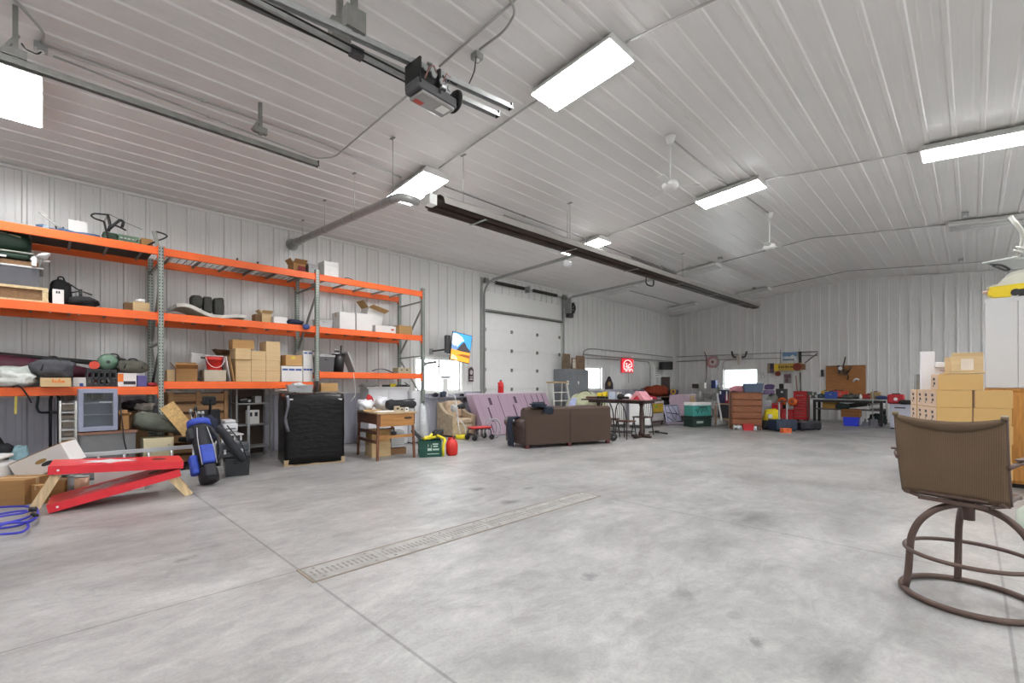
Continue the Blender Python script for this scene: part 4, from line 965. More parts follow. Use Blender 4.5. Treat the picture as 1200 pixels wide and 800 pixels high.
l,s_,rz=rk(470,489,382,-9.75,Z2,.3);carton('tan carton behind the last upright on the middle shelf',(l.x,l.y-.1,l.z),(s_[0]*.8,.3,s_[2]),rz,TAN)
l,s_,rz=rk(372,391,373,-9.7,Z2,.3);tote('clear plastic tote behind the second upright on the middle shelf',l,s_,mat('clear tote plastic',(.55,.56,.56),.25),rz,lid=mat('clear tote lid',(.62,.62,.62),.3))
ZC=1.65+S
l,s_,rz=rk(374.5,392,415,-9.45,ZC,.34);tote('dark grey tote with a pale lid beside the second upright',l,s_,mat('charcoal tote',(.09,.09,.095),.45),rz,lid=mat('pale tote lid',(.42,.42,.42),.4))
l,s_,rz=rk(393,407.5,414.5,-9.45,ZC,.3);t=thing('waste_bin','tall black tapered bin on the last bay lower shelf','bin',l,rz)
part('bin_body',BLACK,t,lambda b:b.lathe([(.10,0),(.135,s_[2]),(.125,s_[2]),(.09,.02),(.01,.02)],20));part('rim',BLACK,t,lambda b:b.lathe([(.135,s_[2]-.02),(.145,s_[2]-.02),(.145,s_[2]),(.135,s_[2])],20,cap=False))
t=thing('bin_brush','white and black brush head standing in the black bin','brush',(l.x,l.y-.02,ZC+.03),rz);part('handle',BLACK,t,lambda b:b.cyl((.05,0,0),(.09,.02,s_[2]+.16),.014,n=8));part('brush_head',WHITEP,t,lambda b:b.box(-.075,.03,-.02,.02,s_[2]-.04,s_[2]+.07,.005));part('bristles',BLACK,t,lambda b:b.box(-.075,.03,-.026,-.02,s_[2]+.0,s_[2]+.05,.002))
t=thing('lid_panel','rounded grey tub lid leaning beside the black bin','lid',(-9.6,y_at(409,-9.6),ZC),rot=(0,0,H90))
part('panel',mat('grey tub plastic',(.45,.45,.44),.45),t,lambda b:b.box(0,.035,-.16,.16,0,.47,.016,Matrix.Translation((.06,0,0))@Matrix.Rotation(R(22),4,'Y').inverted()))
part('rib',mat('grey tub rib',(.38,.38,.37),.45),t,lambda b:b.box(.034,.044,-.12,.12,.05,.42,.004,Matrix.Translation((.06,0,0))@Matrix.Rotation(R(22),4,'Y').inverted()))
b=MB(BLACK);ya,yb=y_at(438,-9.4),y_at(462,-9.4);b.slab(lambda u,v:(-9.42-.06*v,ya+(yb-ya)*u,ZC+.01+.085*math.sin(math.pi*(u*.85+.15))),14,1,.012);tag(b.done('curved_strip'),'black curved rubber strip arching over the last orange beam','strip')
l,s_,rz=rk(470,489,431,-9.6,ZC,.25);t=carton('beige box with dark knobs at the end of the lower shelf',(l.x,l.y-.12,l.z),(s_[0]*.8,.25,s_[2]),rz,mat('beige control box','#b3a68b',.6),tape=False)
marks_on(t,s_[0]*.8,.25,s_[2],INK,[(.2,.3,.5,.75),(.6,.72,.5,.75)],name='knobs')
b=MB(mat('white cord',(.7,.7,.68),.5));b.tube(smooth_path([PX(414,437,-9.26),PX(416,450,-9.26),PX(417,463,-9.3),PX(411,470,-9.3)],.1),.008,6);tag(b.done('hanging_string'),'white cord hanging down from the last bay beam','cord')
def Yx(px,X_):return PX(px,400,X_).y
BLUEG=mat('blue-grey appliance enamel','#8b91a6',.4,var=.05)
X_=-9.75;t=thing('hand_truck','black tubular hand truck standing against the wall under the lower rack beam','hand truck',(X_,Yx(64,X_),0),H90)
ya=Yx(59,X_)-Yx(64,X_);yb=Yx(69,X_)-Yx(64,X_);yl=Yx(43,X_)-Yx(64,X_)
HT=mat('black hand truck enamel',(.018,.019,.026),.35,.3,var=.05)
part('frame',HT,t,lambda b:b.tube(smooth_path([Vector((ya,.02,.1)),Vector((ya,.02,1.18)),Vector((ya+.03,.02,1.28)),Vector((yb-.03,.02,1.28)),Vector((yb,.02,1.18)),Vector((yb,.02,.1))],.06),.019,8))
part('handle',HT,t,lambda b:b.tube(smooth_path([Vector((ya,.0,.98)),Vector((yl+.03,-.03,.98)),Vector((yl,-.03,1.05)),Vector((yl+.02,-.03,1.26)),Vector((yl+.1,-.02,1.30)),Vector((ya+.02,.0,1.29))],.06),.016,8))
for z in(.4,.98):part('cross_bar',HT,t,lambda b:b.box(ya,yb,.0,.03,z-.02,z+.02))
part('toe_plate',GALV,t,lambda b:b.box(ya-.04,yb+.04,-.25,.02,.0,.012))
for y in(ya-.07,yb+.07):part('wheel',BLACK,t,lambda b:b.lathe([(.03,-.03),(.11,-.035),(.125,0),(.11,.035),(.03,.03)],20,Matrix.Translation((y,.12,.125))@Matrix.Rotation(H90,4,'Y')))
X_=-9.5;ya,yb=Yx(71,X_),Yx(89,X_);t=thing('wire_shelf','narrow white wire shelf unit stuffed with folded cardboard beside the glass-door cooler','wire shelf',(X_,(ya+yb)/2,0),H90);w_=yb-ya
WIRE=mat('white coated wire',(.68,.67,.64),.4,var=0)
for x in(-w_/2,w_/2):
 for y in(0,.34):part('upright',WIRE,t,lambda b:b.cyl((x,y,0),(x,y,1.16),.011,n=6))
for k in range(9):
 z=.12+k*.125
 part('wire_tier',WIRE,t,lambda b:([b.bar((-w_/2,y,z),(w_/2,y,z),.006,.006)for y in(0,.085,.17,.255,.34)],[b.bar((x,0,z),(x,.34,z),.006,.006)for x in(-w_/2,w_/2)]))
for k in range(8):
 z=.13+k*.125
 carton('folded pale carton on the white wire shelf, tier number %s from the floor'%('one','two','three','four','five','six','seven','eight')[k],(X_-.17,(ya+yb)/2,z),(w_*.8,.28,.06+.04*(k%2)),H90,mat('grey tan folded board','#a39a8c',.8),name='folded_carton',tape=False,group='folded cartons on the white wire shelf')
heap('brown paper bags stuffed on top of the white wire shelf',(X_-.17,(ya+yb)/2,1.145),(.26,w_*.85,.12),fab('grey brown paper','#8a8078'),'paper_bag','paper bag',seed=41,amp=.4)
X_=-8.88;ya,yb=Yx(92,X_),Yx(161,X_)
t=thing('steel_desk','low grey steel desk with a brown edged top carrying the glass-door cooler','desk',(X_,(ya+yb)/2,0),H90);w_=yb-ya;dz_=.72
part('desk_top',wood('brown desk edge','#8a6450',.6),t,lambda b:b.box(-w_/2,w_/2,-.02,.38,dz_-.035,dz_));part('modesty_panel',mat('grey desk enamel','#77787a',.45),t,lambda b:b.box(-w_/2+.03,w_/2-.03,.02,.04,.06,dz_-.036))
for x in(-w_/2+.03,w_/2-.03):part('side_panel',mat('grey desk enamel','#77787a',.45),t,lambda b:b.box(x-.015,x+.015,.041,.37,0,dz_-.036))
l,s_,rz=rk(92,138,457,-8.85,dz_+.012,.40);w_,d_,h_=s_;h_=.60
t=thing('display_cooler','blue-grey countertop cooler with a glass door standing on the grey desk','cooler',l,rz)
k=.045
def cab(b):b.box(-w_/2,w_/2,d_/2-.03,d_/2,0,h_);b.box(-w_/2,-w_/2+k,-d_/2+.05,d_/2-.03,0,h_);b.box(w_/2-k,w_/2,-d_/2+.05,d_/2-.03,0,h_);b.box(-w_/2+k,w_/2-k,-d_/2+.05,d_/2-.03,0,k);b.box(-w_/2+k,w_/2-k,-d_/2+.05,d_/2-.03,h_-k,h_)
part('cabinet',BLUEG,t,cab)
for x in(-1,1):
 for y in(-1,1):part('foot',BLACK,t,lambda b:b.cyl((x*(w_/2-.05),y*(d_/2-.08),-.011),(x*(w_/2-.05),y*(d_/2-.08),0),.02,n=10))
o=part('door',BLUEG,t,lambda b:(b.box(-w_/2,w_/2,-d_/2,-d_/2+.045,0,.06,.006),b.box(-w_/2,w_/2,-d_/2,-d_/2+.045,h_-.06,h_,.006),b.box(-w_/2,-w_/2+.05,-d_/2,-d_/2+.045,.055,h_-.055),b.box(w_/2-.05,w_/2,-d_/2,-d_/2+.045,.055,h_-.055)))
b=MB(GLASS);b.box(-w_/2+.05,w_/2-.05,-d_/2+.02,-d_/2+.028,.06,h_-.06);b.done('glass',o)
for z in(.22,.39):part('wire_rack',BLUEG,t,lambda b:b.box(-w_/2+k,w_/2-k,-d_/2+.1,d_/2-.05,z,z+.01))
part('evaporator_fan',DARKG,t,lambda b:(b.box(-.1,.08,.0,.12,h_-.17,h_-.05,.006),b.lathe([(.0,-.004),(.045,-.004),(.05,0),(.05,.01)],16,Matrix.Translation((-.01,-.004,h_-.11))@Matrix.Rotation(H90,4,'X'),cap=False)))
part('lamp',WHITEP,t,lambda b:b.box(.02,.2,-.03,-.01,h_-.21,h_-.185))
b=MB(BLACK);b.tube(smooth_path([PX(140.5,472,-8.83),PX(142,485,-8.82),PX(144,500,-8.82),PX(145,515,-8.82),PX(150,533,-8.82)],.2),.009,6);tag(b.done('power_cord'),'black power cord hanging beside the glass-door cooler','cord')
l,s_,rz=rk(141.5,156,479,-8.92,dz_+.004,.26);carton('orange-brown open carton on the desk beside the cooler',l,(s_[0],.26,s_[2]),rz,BRN,opened=True)
DKH=fab('dark mixed cloth','#3a3438');
l,s_,rz=rk(141,174,481,-9.78,0,.3);carton('large dark carton behind the olive case under the rack',(l.x-.05,l.y,0),(s_[0],.34,.95),rz,DBRN)
heap('dark clothes heaped on the carton below the lower beam',(-10.0,Yx(158,-10.0),.955),(.3,.5,.24),DKH,'clothes_heap','clothes',seed=44,amp=.35)
heap('pale crumpled cloth on the dark carton under the rack',(-9.86,Yx(177,-9.86),.955),(.22,.3,.17),fab('pale beige cloth','#b8b0a4'),'cloth','cloth',seed=45,amp=.35)
X_=-8.86;ya,yb=Yx(167,X_),Yx(205,X_);w_=yb-ya
t=thing('cream_cabinet','low cream cabinet on the floor under the olive zip case','cabinet',(X_-.2,(ya+yb)/2,0),H90);CREAM=mat('cream enamel','#cfc4a2',.5)
part('body',CREAM,t,lambda b:b.box(-w_/2,w_/2,-.2,.2,0,.62,.006));part('door',CREAM,t,lambda b:b.box(-w_/2+.03,w_/2-.03,-.215,-.2,.05,.57,.004));part('knob',GALV,t,lambda b:b.cyl((w_/2-.07,-.235,.5),(w_/2-.07,-.215,.5),.012,n=10))
p=PX(180,500,-9.1);t=thing('soft_case','olive-grey zippered soft case slumped on the cream cabinet','soft case',(-8.98,p.y+.02,.665),rot=(R(-10),R(12),H90))
OLV=fab('olive grey nylon','#575b50',.8)
part('case_body',OLV,t,lambda b:b.blob((0,0,0),(.70,.40,.27),47,.05,sq=.36,flat=False));part('zip',BLACK,t,lambda b:b.tube([(-.02,-.212,.19),(.1,-.216,.16),(.24,-.205,.13),(.33,-.17,.11)],.007,6));part('label_patch',mat('white patch',(.7,.7,.7),.6,var=0),t,lambda b:b.box(-.28,-.2,-.12,-.1,.25,.27))
b=MB(wood('plywood offcut','#c3a067',.6));p,q=PX(195.5,473.5,-9.0),PX(222,505,-8.97);b.bar(p,q,.2,.025,up=(1,0,0));b.bm.verts.ensure_lookup_table();o=tag(b.done('plywood_offcut'),'tan plywood offcut leaning at an angle beside the olive case','plywood')
X_=-9.72;ya,yb=Yx(197,X_),Yx(267.5,X_);w_=yb-ya
t=thing('slatted_crate','large slatted wooden crate standing under the rack behind the golf bag','crate',(X_,(ya+yb)/2,0),H90);SL=wood('weathered crate slat','#a17a52',.65);SL2=wood('dark crate inside','#5d3d28',.7)
for k in range(7):part('slat',SL,t,lambda b:b.box(-w_/2,w_/2,0,.02,.03+k*.178,.16+k*.178,.003))
for k in range(7):part('slat',SL,t,lambda b:b.box(-w_/2,w_/2,.4,.42,.03+k*.178,.16+k*.178,.003))
for x in(-w_/2+.04,-.02,w_/2-.04):part('batten',SL,t,lambda b:b.box(x-.03,x+.03,-.025,0,0,1.27,.003))
part('inner_panel',SL2,t,lambda b:b.box(-w_/2+.02,w_/2-.02,.03,.045,.02,1.25))
for x in(-w_/2,w_/2-.02):part('end_panel',SL,t,lambda b:b.box(x,x+.02,.021,.399,.02,1.26))
c=PX(213,500,-9.0);t=thing('office_chair','black office chair with a headrest pushed between the golf bag and the crate','chair',(-9.25,1.86,0),R(-70));CH=fab('black mesh fabric',(.014,.014,.016))
part('seat',CH,t,lambda b:b.box(-.22,.22,-.23,.22,.44,.52,.03));part('backrest',CH,t,lambda b:b.box(-.2,.2,.2,.26,.56,.98,.03,Matrix.Translation((0,0,0))));part('headrest',CH,t,lambda b:b.box(-.11,.11,.22,.29,1.05,1.2,.03));part('spine',BLACKM,t,lambda b:b.bar((0,.27,.4),(0,.29,1.15),.05,.02,up=(1,0,0)));part('gas_column',GALV,t,lambda b:b.cyl((0,0,.1),(0,0,.44),.03,n=12))
for k in range(5):
 a=k*2*math.pi/5;o=part('base_leg',BLACKM,t,lambda b:b.bar((0,0,.1),(.27*math.cos(a),.27*math.sin(a),.075),.04,.03));b=MB(BLACK);b.cyl((.26*math.cos(a)-.02,.26*math.sin(a),.03),(.26*math.cos(a)+.02,.26*math.sin(a),.03),.03,n=12);b.done('caster',o)
GB=fab('black golf nylon',(.018,.019,.024),.7);GBB=fab('royal blue golf nylon','#2c46a8',.6);PIPE=mat('silver piping',(.45,.45,.47),.4,var=0)
base=PZ(247,569);base.z=0;top=PX(233,497,-7.95)
t=thing('golf_bag','blue and black golf bag leaning back with its clubs behind the red boards','golf bag',(0,0,0));ax=(top-base).normalized();B0=base+Vector((-.05,0,.05));Lg=(top-base).length-.05
zax=ax;xax=Vector((0,1,0));xax=(xax-zax*xax.dot(zax)).normalized();yax=zax.cross(xax)
GM=Matrix((xax,yax,zax)).transposed().to_4x4();GM.translation=B0
part('bag_base',BLACK,t,lambda b:b.lathe([(.08,-.01),(.115,.0),(.125,.05),(.12,.16),(.11,.2)],20,GM));part('bag_body',GB,t,lambda b:b.lathe([(.112,.2),(.115,.5),(.125,.8),(.135,Lg)],20,GM))
part('bag_collar',GBB,t,lambda b:b.lathe([(.14,Lg-.06),(.15,Lg-.03),(.145,Lg+.03),(.12,Lg+.04),(.11,Lg-.05)],20,GM))
sy=1 if(GM.to_3x3()@Vector((0,1,0))).x>0 else-1
part('front_pocket',GBB,t,lambda b:b.box(-.085,.085,sy*.09,sy*.18,.22,.50,.03,GM));part('lower_pocket',GB,t,lambda b:b.box(-.075,.075,sy*.095,sy*.17,.02,.21,.03,GM));part('side_pocket',GBB,t,lambda b:b.box(-.2,-.1,sy*-.06,sy*.08,.12,.40,.03,GM));part('upper_side_pocket',GB,t,lambda b:b.box(-.17,-.09,sy*-.06,sy*.08,.64,.82,.025,GM));part('strap',GB,t,lambda b:b.tube([GM@Vector(p)for p in((.1,sy*.1,.8),(.17,sy*.12,.6),(.18,sy*.1,.4),(.11,sy*.09,.25))],.022,8))
for x in(-.088,.088):part('piping',PIPE,t,lambda b:b.tube([GM@Vector((x,sy*.16,z))for z in(.2,.35,.5)]+[GM@Vector((x*.9,sy*.14,.62)),GM@Vector((x*.7,sy*.135,.78))],.006,6))
random.seed(3)
for k in range(6):
 a=k*1.1;x,y=.075*math.cos(a),.075*math.sin(a);z1=Lg+.10+.13*random.random()
 c=thing('golf_club','golf club head sticking out of the blue and black golf bag','golf club',(0,0,0),group='golf clubs in the bag')
 part('shaft',GALV,c,lambda b:b.cyl(GM@Vector((x*.7,y*.7,.3)),GM@Vector((x,y,z1)),.006,n=6))
 part('club_head',GALV if k%2 else BLACKM,c,lambda b:b.box(x-.02,x+.02,y-.05,y+.02,z1-.005,z1+.045,.012,GM))
p0,q0=PX(246,499,-7.95),PX(277,541,-7.85);t=thing('tube_bag','long black padded tube bag slanting down beside the golf bag','bag');part('bag_body',GB,t,lambda b:b.tube([p0+(q0-p0)*k/6+Vector((0,.10,0))for k in range(7)],[.04,.055,.062,.065,.065,.06,.04],12));part('carry_strap',BLACK,t,lambda b:b.tube(smooth_path([p0+Vector((.08,.2,.0)),p0.lerp(q0,.5)+Vector((.13,.2,.03)),q0+Vector((.08,.13,.02))],.1),.01,6))
heap('navy and yellow jacket stuffed behind the golf bag',(-8.45,Yx(243,-8.45),.5),(.2,.24,.42),fab('navy shell fabric','#20263a'),'jacket','jacket',seed=51,amp=.25)
X_=-8.98;ya,yb=Yx(256,X_),Yx(285.5,X_);t=thing('side_table','small white folding table behind the aluminium ladder','table',(X_-.25,(ya+yb)/2,0),H90);w_=yb-ya;WT=mat('white table enamel',(.66,.66,.68),.4,var=.03)
part('table_top',WT,t,lambda b:b.box(-w_/2,w_/2,-.25,.25,.555,.58,.006))
for x in(-w_/2+.03,w_/2-.03):
 for y in(-.22,.22):part('leg',WT,t,lambda b:b.cyl((x,y,0),(x*.95,y*.95,.555),.016,n=8))
l,s_,rz=rk(262,279,492,-9.06,.585,.3);t=thing('desktop_printer','small white desktop printer on the white folding table','printer',l,rz);w_,d_,h_=s_
part('body',WT,t,lambda b:b.box(-w_/2,w_/2,-d_/2,d_/2,0,h_*.7,.02));part('scanner_lid',WT,t,lambda b:b.box(-w_*.4,w_*.4,-d_*.4,d_/2,h_*.7+.001,h_,.02));part('paper_slot',DARKG,t,lambda b:b.box(-w_*.35,w_*.35,-d_/2-.002,-d_/2+.001,h_*.2,h_*.3))
bag('dark slate backpack on the white folding table',(-9.2,Yx(252,-9.2),.585),(.30,.24,.36),fab('dark slate nylon','#30363f'),H90,'backpack','backpack',seed=53)
X_=-9.62;ya,yb=Yx(276.5,X_),Yx(318,X_);t=thing('metal_shelving','dark brown metal shelving behind the black wrapped pallet','shelving',(X_,(ya+yb)/2,0),H90);w_=yb-ya;DB=mat('dark brown enamel',(.07,.045,.032),.5)
for z in(.2,.62,1.02):part('shelf',mat('grey shelf',(.22,.22,.22),.5),t,lambda b:b.box(-w_/2,w_/2,0,.4,z,z+.025))
part('back_panel',DB,t,lambda b:b.box(-w_/2,w_/2,.4,.41,.05,1.3))
for x in(-w_/2,w_/2-.03):
 for y in(0,.37):part('post',mat('grey shelf',(.22,.22,.22),.5),t,lambda b:b.box(x,x+.03,y,y+.03,0,1.3))
part('post',mat('grey upright',(.36,.37,.38),.45),t,lambda b:b.box(-.12,-.08,-.035,-.003,0,1.0))
l,s_,rz=rk(281,297,466,-9.64,1.05,.28);t=thing('bench_machine','small black machine on the dark shelving','machine',l,rz);w_,d_,h_=s_
part('body',BLACK,t,lambda b:b.box(-w_/2,w_/2,-d_/2,d_/2,0,h_*.9,.03));part('lever',GALV,t,lambda b:b.bar((-w_/2,-d_/2-.01,h_*.6),(0,-d_/2-.01,h_*.8),.015,.015));part('dial',GALV,t,lambda b:b.cyl((w_*.2,-d_/2-.012,h_*.4),(w_*.2,-d_/2,h_*.4),.025,n=14))
l,s_,rz=rk(299,306.5,464,-9.64,1.05,.2);t=carton('silver grey equipment box beside the small black machine',l,s_,rz,mat('silver grey case',(.35,.36,.37),.4),tape=False)
l,s_,rz=rk(290,304,491,-9.64,.65,.12);t=carton('white panel box with two dark sockets on the dark shelving',(l.x,l.y,.65),(s_[0],.12,.26),rz,CARTW,tape=False);marks_on(t,s_[0],.12,.26,INK,[(.1,.4,.55,.85),(.6,.85,.55,.85)],name='socket')
AL=mat('aluminium rail',(.50,.51,.53),.35,.6,var=.06);X_=-8.72
t=thing('aluminium_ladder','aluminium ladder lying on its side behind the red game boards','ladder',(X_,0,0));y0_,y1_=.12,2.36
for z in(.03,.42):part('rail',AL,t,lambda b:b.box(-.012,.012,y0_,y1_,z-.03,z+.03,.004))
for k in range(8):part('rung',AL,t,lambda b:b.cyl((0,y0_+.15+k*.28,.06),(0,y0_+.15+k*.28,.39),.016,n=8))
for y in(y1_-.02,):part('end_cap',BLACK,t,lambda b:b.box(-.02,.02,y,y+.03,.0,.46))
l,s_,rz=fb((263,560),(293.5,557),538,.34);tote('black plastic tote on the floor beside the golf bag',l,s_,mat('black tote plastic',(.02,.022,.026),.3),rz);tz=s_[2];tl=l
t=thing('tool_case','dark grey tool case resting on the black tote','tool case',(tl.x-.05,tl.y-.03,tz+.004),rz);TC=mat('slate case plastic','#3d4348',.45)
part('lower_shell',TC,t,lambda b:b.box(-.22,.2,-.15,.14,0,.09,.015));part('lid',TC,t,lambda b:b.box(-.22,.2,-.15,.14,.093,.21,.02))
for x in(-.12,.1):part('latch',WHITEP,t,lambda b:b.box(x-.015,x+.015,-.158,-.15,.06,.13,.003))
A_=Vector((-8.27,2.875,0));rzp=math.atan2(.965,.22);W_,D_,H_=.99,.98,1.23
t=thing('wrapped_pallet','tall pallet load wrapped in shiny black stretch film','pallet load',A_,rzp)
PW=wood('pallet wood','#a08a6c',.7)
for y in(0,D_/2-.05,D_-.1):
 for x in(0,W_/2-.07,W_-.14):part('pallet_block',PW,t,lambda b:b.box(x,x+.14,y,y+.1,.018,.085))
for y in(0,D_/2-.05,D_-.1):part('pallet_board',PW,t,lambda b:b.box(0,W_,y,y+.1,0,.018))
part('pallet_deck',PW,t,lambda b:b.box(0,W_,0,D_,.085,.105))
FILM=mat('black stretch film',(.007,.0062,.0062),.32,0,var=.2,scale=3,bump=.5,bscale=7,spec=.2,stretch=(1,1,2.5))
def film(b):
 def f(x0,x1,y0,y1):pass
 n=14;rings=[]
 for j in range(11):
  z=.03+(H_-.03)*j/10;ring_=[]
  ins=-.012+.03*(1 if j==10 else 0);
  P=[]
  for k in range(n):P.append((W_*k/n,0))
  for k in range(n):P.append((W_,D_*k/n))
  for k in range(n):P.append((W_-W_*k/n,D_))
  for k in range(n):P.append((0,D_-D_*k/n))
  for(x,y)in P:
   cx,cy_=x-W_/2,y-D_/2;q=Vector((cx*(1-ins),cy_*(1-ins),0));r=max(0,(abs(cx)/(W_/2))*(abs(cy_)/(D_/2)));q*=1-.03*r**6
   q*=1+.012*noise.noise(Vector((x*2.5,y*2.5,z*5)))
   lean=Vector((.0,0,0))
   ring_.append(b.bm.verts.new((q.x+W_/2,q.y+D_/2,z+(.02*noise.noise(Vector((x*3,y*3,1)))if j==10 else 0))))
  rings.append(ring_)
 for a,c in zip(rings,rings[1:]):b.skin(a,c)
 b._f(rings[0][::-1]);b._f(rings[-1])
part('film_wrap',FILM,t,film)
STK=mat('white pallet label',(.75,.75,.75),.6,var=0)
for x,z,a,c in((.46,1.04,.045,.03),(.1,1.14,.04,.012),(.9,1.13,.04,.012)):part('label_sticker',STK,t,lambda b:b.box(x-a,x+a,.0,.003,z-c,z+c))
part('film_tail',mat('glossy film tail',(.10,.10,.12),.1,spec=.8,var=.3,scale=8,bump=.5),t,lambda b:b.slab(lambda u,v:(.02+.05*v+.02*math.sin(u*7),.004-.012*math.sin(u*5+v*2)-.01,H_-.02-.62*u),10,2,.003))
PM=Matrix.Translation(A_)@Matrix.Rotation(rzp,4,'Z')
def onp(x,y,z=0):return PM@Vector((x,y,H_+.03+z))
carton('tan carton at the back corner of the black pallet load',onp(.82,.62),(.30,.26,.16),rzp,TAN)
t=tote('clear plastic tray of odds and ends on the black pallet load',onp(.30,.45),(.42,.3,.13),mat('clear tray plastic',(.42,.43,.44),.25),rzp,'plastic_tray','tray')
heap('crumpled clear packaging in the tray on the pallet load',onp(.26,.45,.025),(.24,.24,.15),mat('crumpled clear film',(.55,.55,.56),.25,var=.3,scale=20),'packaging_film','packaging',seed=61,amp=.4)
b=MB(BLACK);b.box(-.02,.02,-.14,.14,0,.2,.006);tag(b.done('black_board',None,onp(.585,.5),rzp),'black plastic panel standing between tray and carton on the pallet load','panel')
heap('pinkish paper lying on the near side of the black pallet load',onp(.12,.85),(.3,.26,.04),fab('pinkish paper','#c9b3a6'),'paper','paper',rz=rzp,seed=63,amp=.2)
A_=PZ(443,540);Bq=PZ(481.5,536);rzd=math.atan2((Bq-A_).y,(Bq-A_).x);W_=(Bq-A_).length+.04;D_=.98;H_=.88
t=thing('work_table','old wooden work table with tapered legs and a tan drawer front','table',A_,rzd)
WM=wood('walnut stain','#6b4026',.45,'z');WMX=wood('walnut apron','#5c3722',.5,'y');OAK=wood('tan drawer front','#a9763f',.45,'x')
for x,y in((0,0),(W_,0),(0,D_),(W_,D_)):
 def leg(b):
  sx=-.02 if x==0 else .02;sy=-.02 if y==0 else .02
  b.bar((x+sx,y+sy,0),(x,y,.64),.04,.04);
  b.bar((x,y,.64),(x,y,H_-.03),.055,.055)
 part('leg',WM,t,leg)
part('apron',WMX,t,lambda b:b.box(-.02,.0,.02,D_-.02,.66,H_-.03));part('apron',WMX,t,lambda b:b.box(W_,W_+.02,.02,D_-.02,.66,H_-.03));part('apron',WMX,t,lambda b:b.box(0,W_,D_,D_+.02,.66,H_-.03))
o=part('drawer',OAK,t,lambda b:b.box(.03,W_-.0,-.045,.0,.62,H_-.035,.004));b=MB(mat('drawer pull shadow slot',(.05,.025,.012),.7));b.prism([(math.cos(k*math.pi/8)*.05+(.03 if math.cos(k*math.pi/8)>0 else-.03),math.sin(k*math.pi/8)*.022)for k in range(16)],.003,Matrix(((1,0,0,W_-.12),(0,0,-1,-.045),(0,1,0,.765),(0,0,0,1))));b.done('hand_slot',o)
part('table_top',wood('pale table top','#b39a78',.5),t,lambda b:b.box(-.04,W_+.06,-.06,D_+.05,H_-.03,H_,.004))
part('stretcher',WMX,t,lambda b:b.box(-.01,.015,0,D_,.47,.53));part('stretcher',WMX,t,lambda b:b.box(-.01,.015,0,D_,.30,.36));part('stretcher',OAK,t,lambda b:b.box(0,W_,-.01,.012,.40,.455));part('stretcher',WMX,t,lambda b:b.box(0,W_,D_-.01,D_+.012,.45,.50))
TMx=Matrix.Translation(A_)@Matrix.Rotation(rzd,4,'Z')
def ont(x,y,z=0):return TMx@Vector((x,y,H_+.004+z))
b=MB(WPAPER);b.box(-.32,.3,-.2,.1,0,.012);b.box(-.3,.2,-.18,.16,.012,.02,0,Matrix.Rotation(R(6),4,'Z'));tag(b.done('drawing_sheets',None,ont(.26,.22),rzd),'white sheets of paper and board along the front of the work table','paper')
b=MB(wood('pale offcut','#c0a070',.6));b.box(-.22,.12,-.03,.05,0,.03,.003);tag(b.done('wood_offcut',None,ont(.12,.47),rzd),'pale wooden offcut under the plastic bags on the work table','offcut')
heap('white plastic shopping bag on the near side of the work table',ont(.0,.68),(.28,.3,.23),mat('white plastic bag film',(.66,.67,.70),.45,var=.1,bump=.5,bscale=20),'plastic_bag','plastic bag',seed=71,amp=.35)
heap('white plastic shopping bag behind the paper sheets on the work table',ont(.36,.70),(.36,.26,.26),mat('white plastic bag film',(.66,.67,.70),.45,var=.1,bump=.5,bscale=20),'plastic_bag','plastic bag',seed=73,amp=.35)
heap('red cloth hanging among the plastic bags on the work table',ont(.16,.86,.0),(.12,.16,.3),fab('red cotton','#a8262a'),'red_cloth','cloth',seed=74,amp=.2)
t=thing('rolled_bag','black rolled duffel lying along the back of the work table','bag',ont(.62,.3),rzd);part('roll',fab('black duffel cloth',(.02,.02,.022)),t,lambda b:b.tube([(-.33,.0,.12),(-.25,0,.12),(-.1,.02,.11),(.1,.0,.12),(.22,.02,.12),(.28,.02,.13)],[.08,.11,.08,.07,.085,.04],14));part('strap',BLACK,t,lambda b:b.tube([(-.3,0,.2),(-.05,-.02,.2),(.26,.02,.22)],.012,6))
for k,(x,y,a,h_)in enumerate(((.40,.08,.05,.09),(.50,.10,.04,.07),(.585,.07,.035,.075))):
 b=MB((mat('pale switch box','#b7a98f',.6),mat('pale switch box','#b7a98f',.6),WPAPER)[k]);b.box(-a,a,-a*.7,a*.7,0,h_,.004);b.m(INK);b.box(-a*.5,a*.5,-a*.7-.0015,-a*.7,h_*.3,h_*.7);tag(b.done('small_box',None,ont(x,y),rzd),('pale small box on the table front edge, largest of three','pale small box on the table front edge, middle of three','white small box on the table front edge by the drawer slot')[k],'box')
carton('tan carton stored under the work table, upper one',TMx@Vector((.24,.62,.285)),(.36,.34,.24),rzd,TAN);carton('tan carton stored under the work table, lower one on the floor',TMx@Vector((.24,.62,0)),(.38,.36,.28),rzd,TAN2)
l=TMx@Vector((.62,.62,.2));t=thing('space_heater','white grilled space heater under the work table','heater',(l.x,l.y,.14),rzd);part('body',WT,t,lambda b:b.box(-.14,.14,-.1,.1,0,.34,.015))
for k in range(7):part('fin',mat('heater fin',(.4,.4,.4),.4),t,lambda b:b.box(-.13,.13,-.106,-.1,.05+k*.038,.062+k*.038))
b=MB(wood('brown floor board','#8e6b49',.65));b.box(-.17,.17,-.1,.1,0,.13,.003);tag(b.done('wood_block',None,TMx@Vector((.62,.62,.002)),rzd),'brown timber block under the white space heater','block')
for(x,z),lb in(((.22,.6),'dark clamp hanging below the table drawer'),):
 b=MB(BLACKM);p=TMx@Vector((.30,-.02,.60));b.cyl(p,p-Vector((0,0,.08)),.01,n=6);b.ob(p-Vector((0,0,.11)),(.05,.09,.06),bev=.012);tag(b.done('c_clamp'),lb,'clamp')
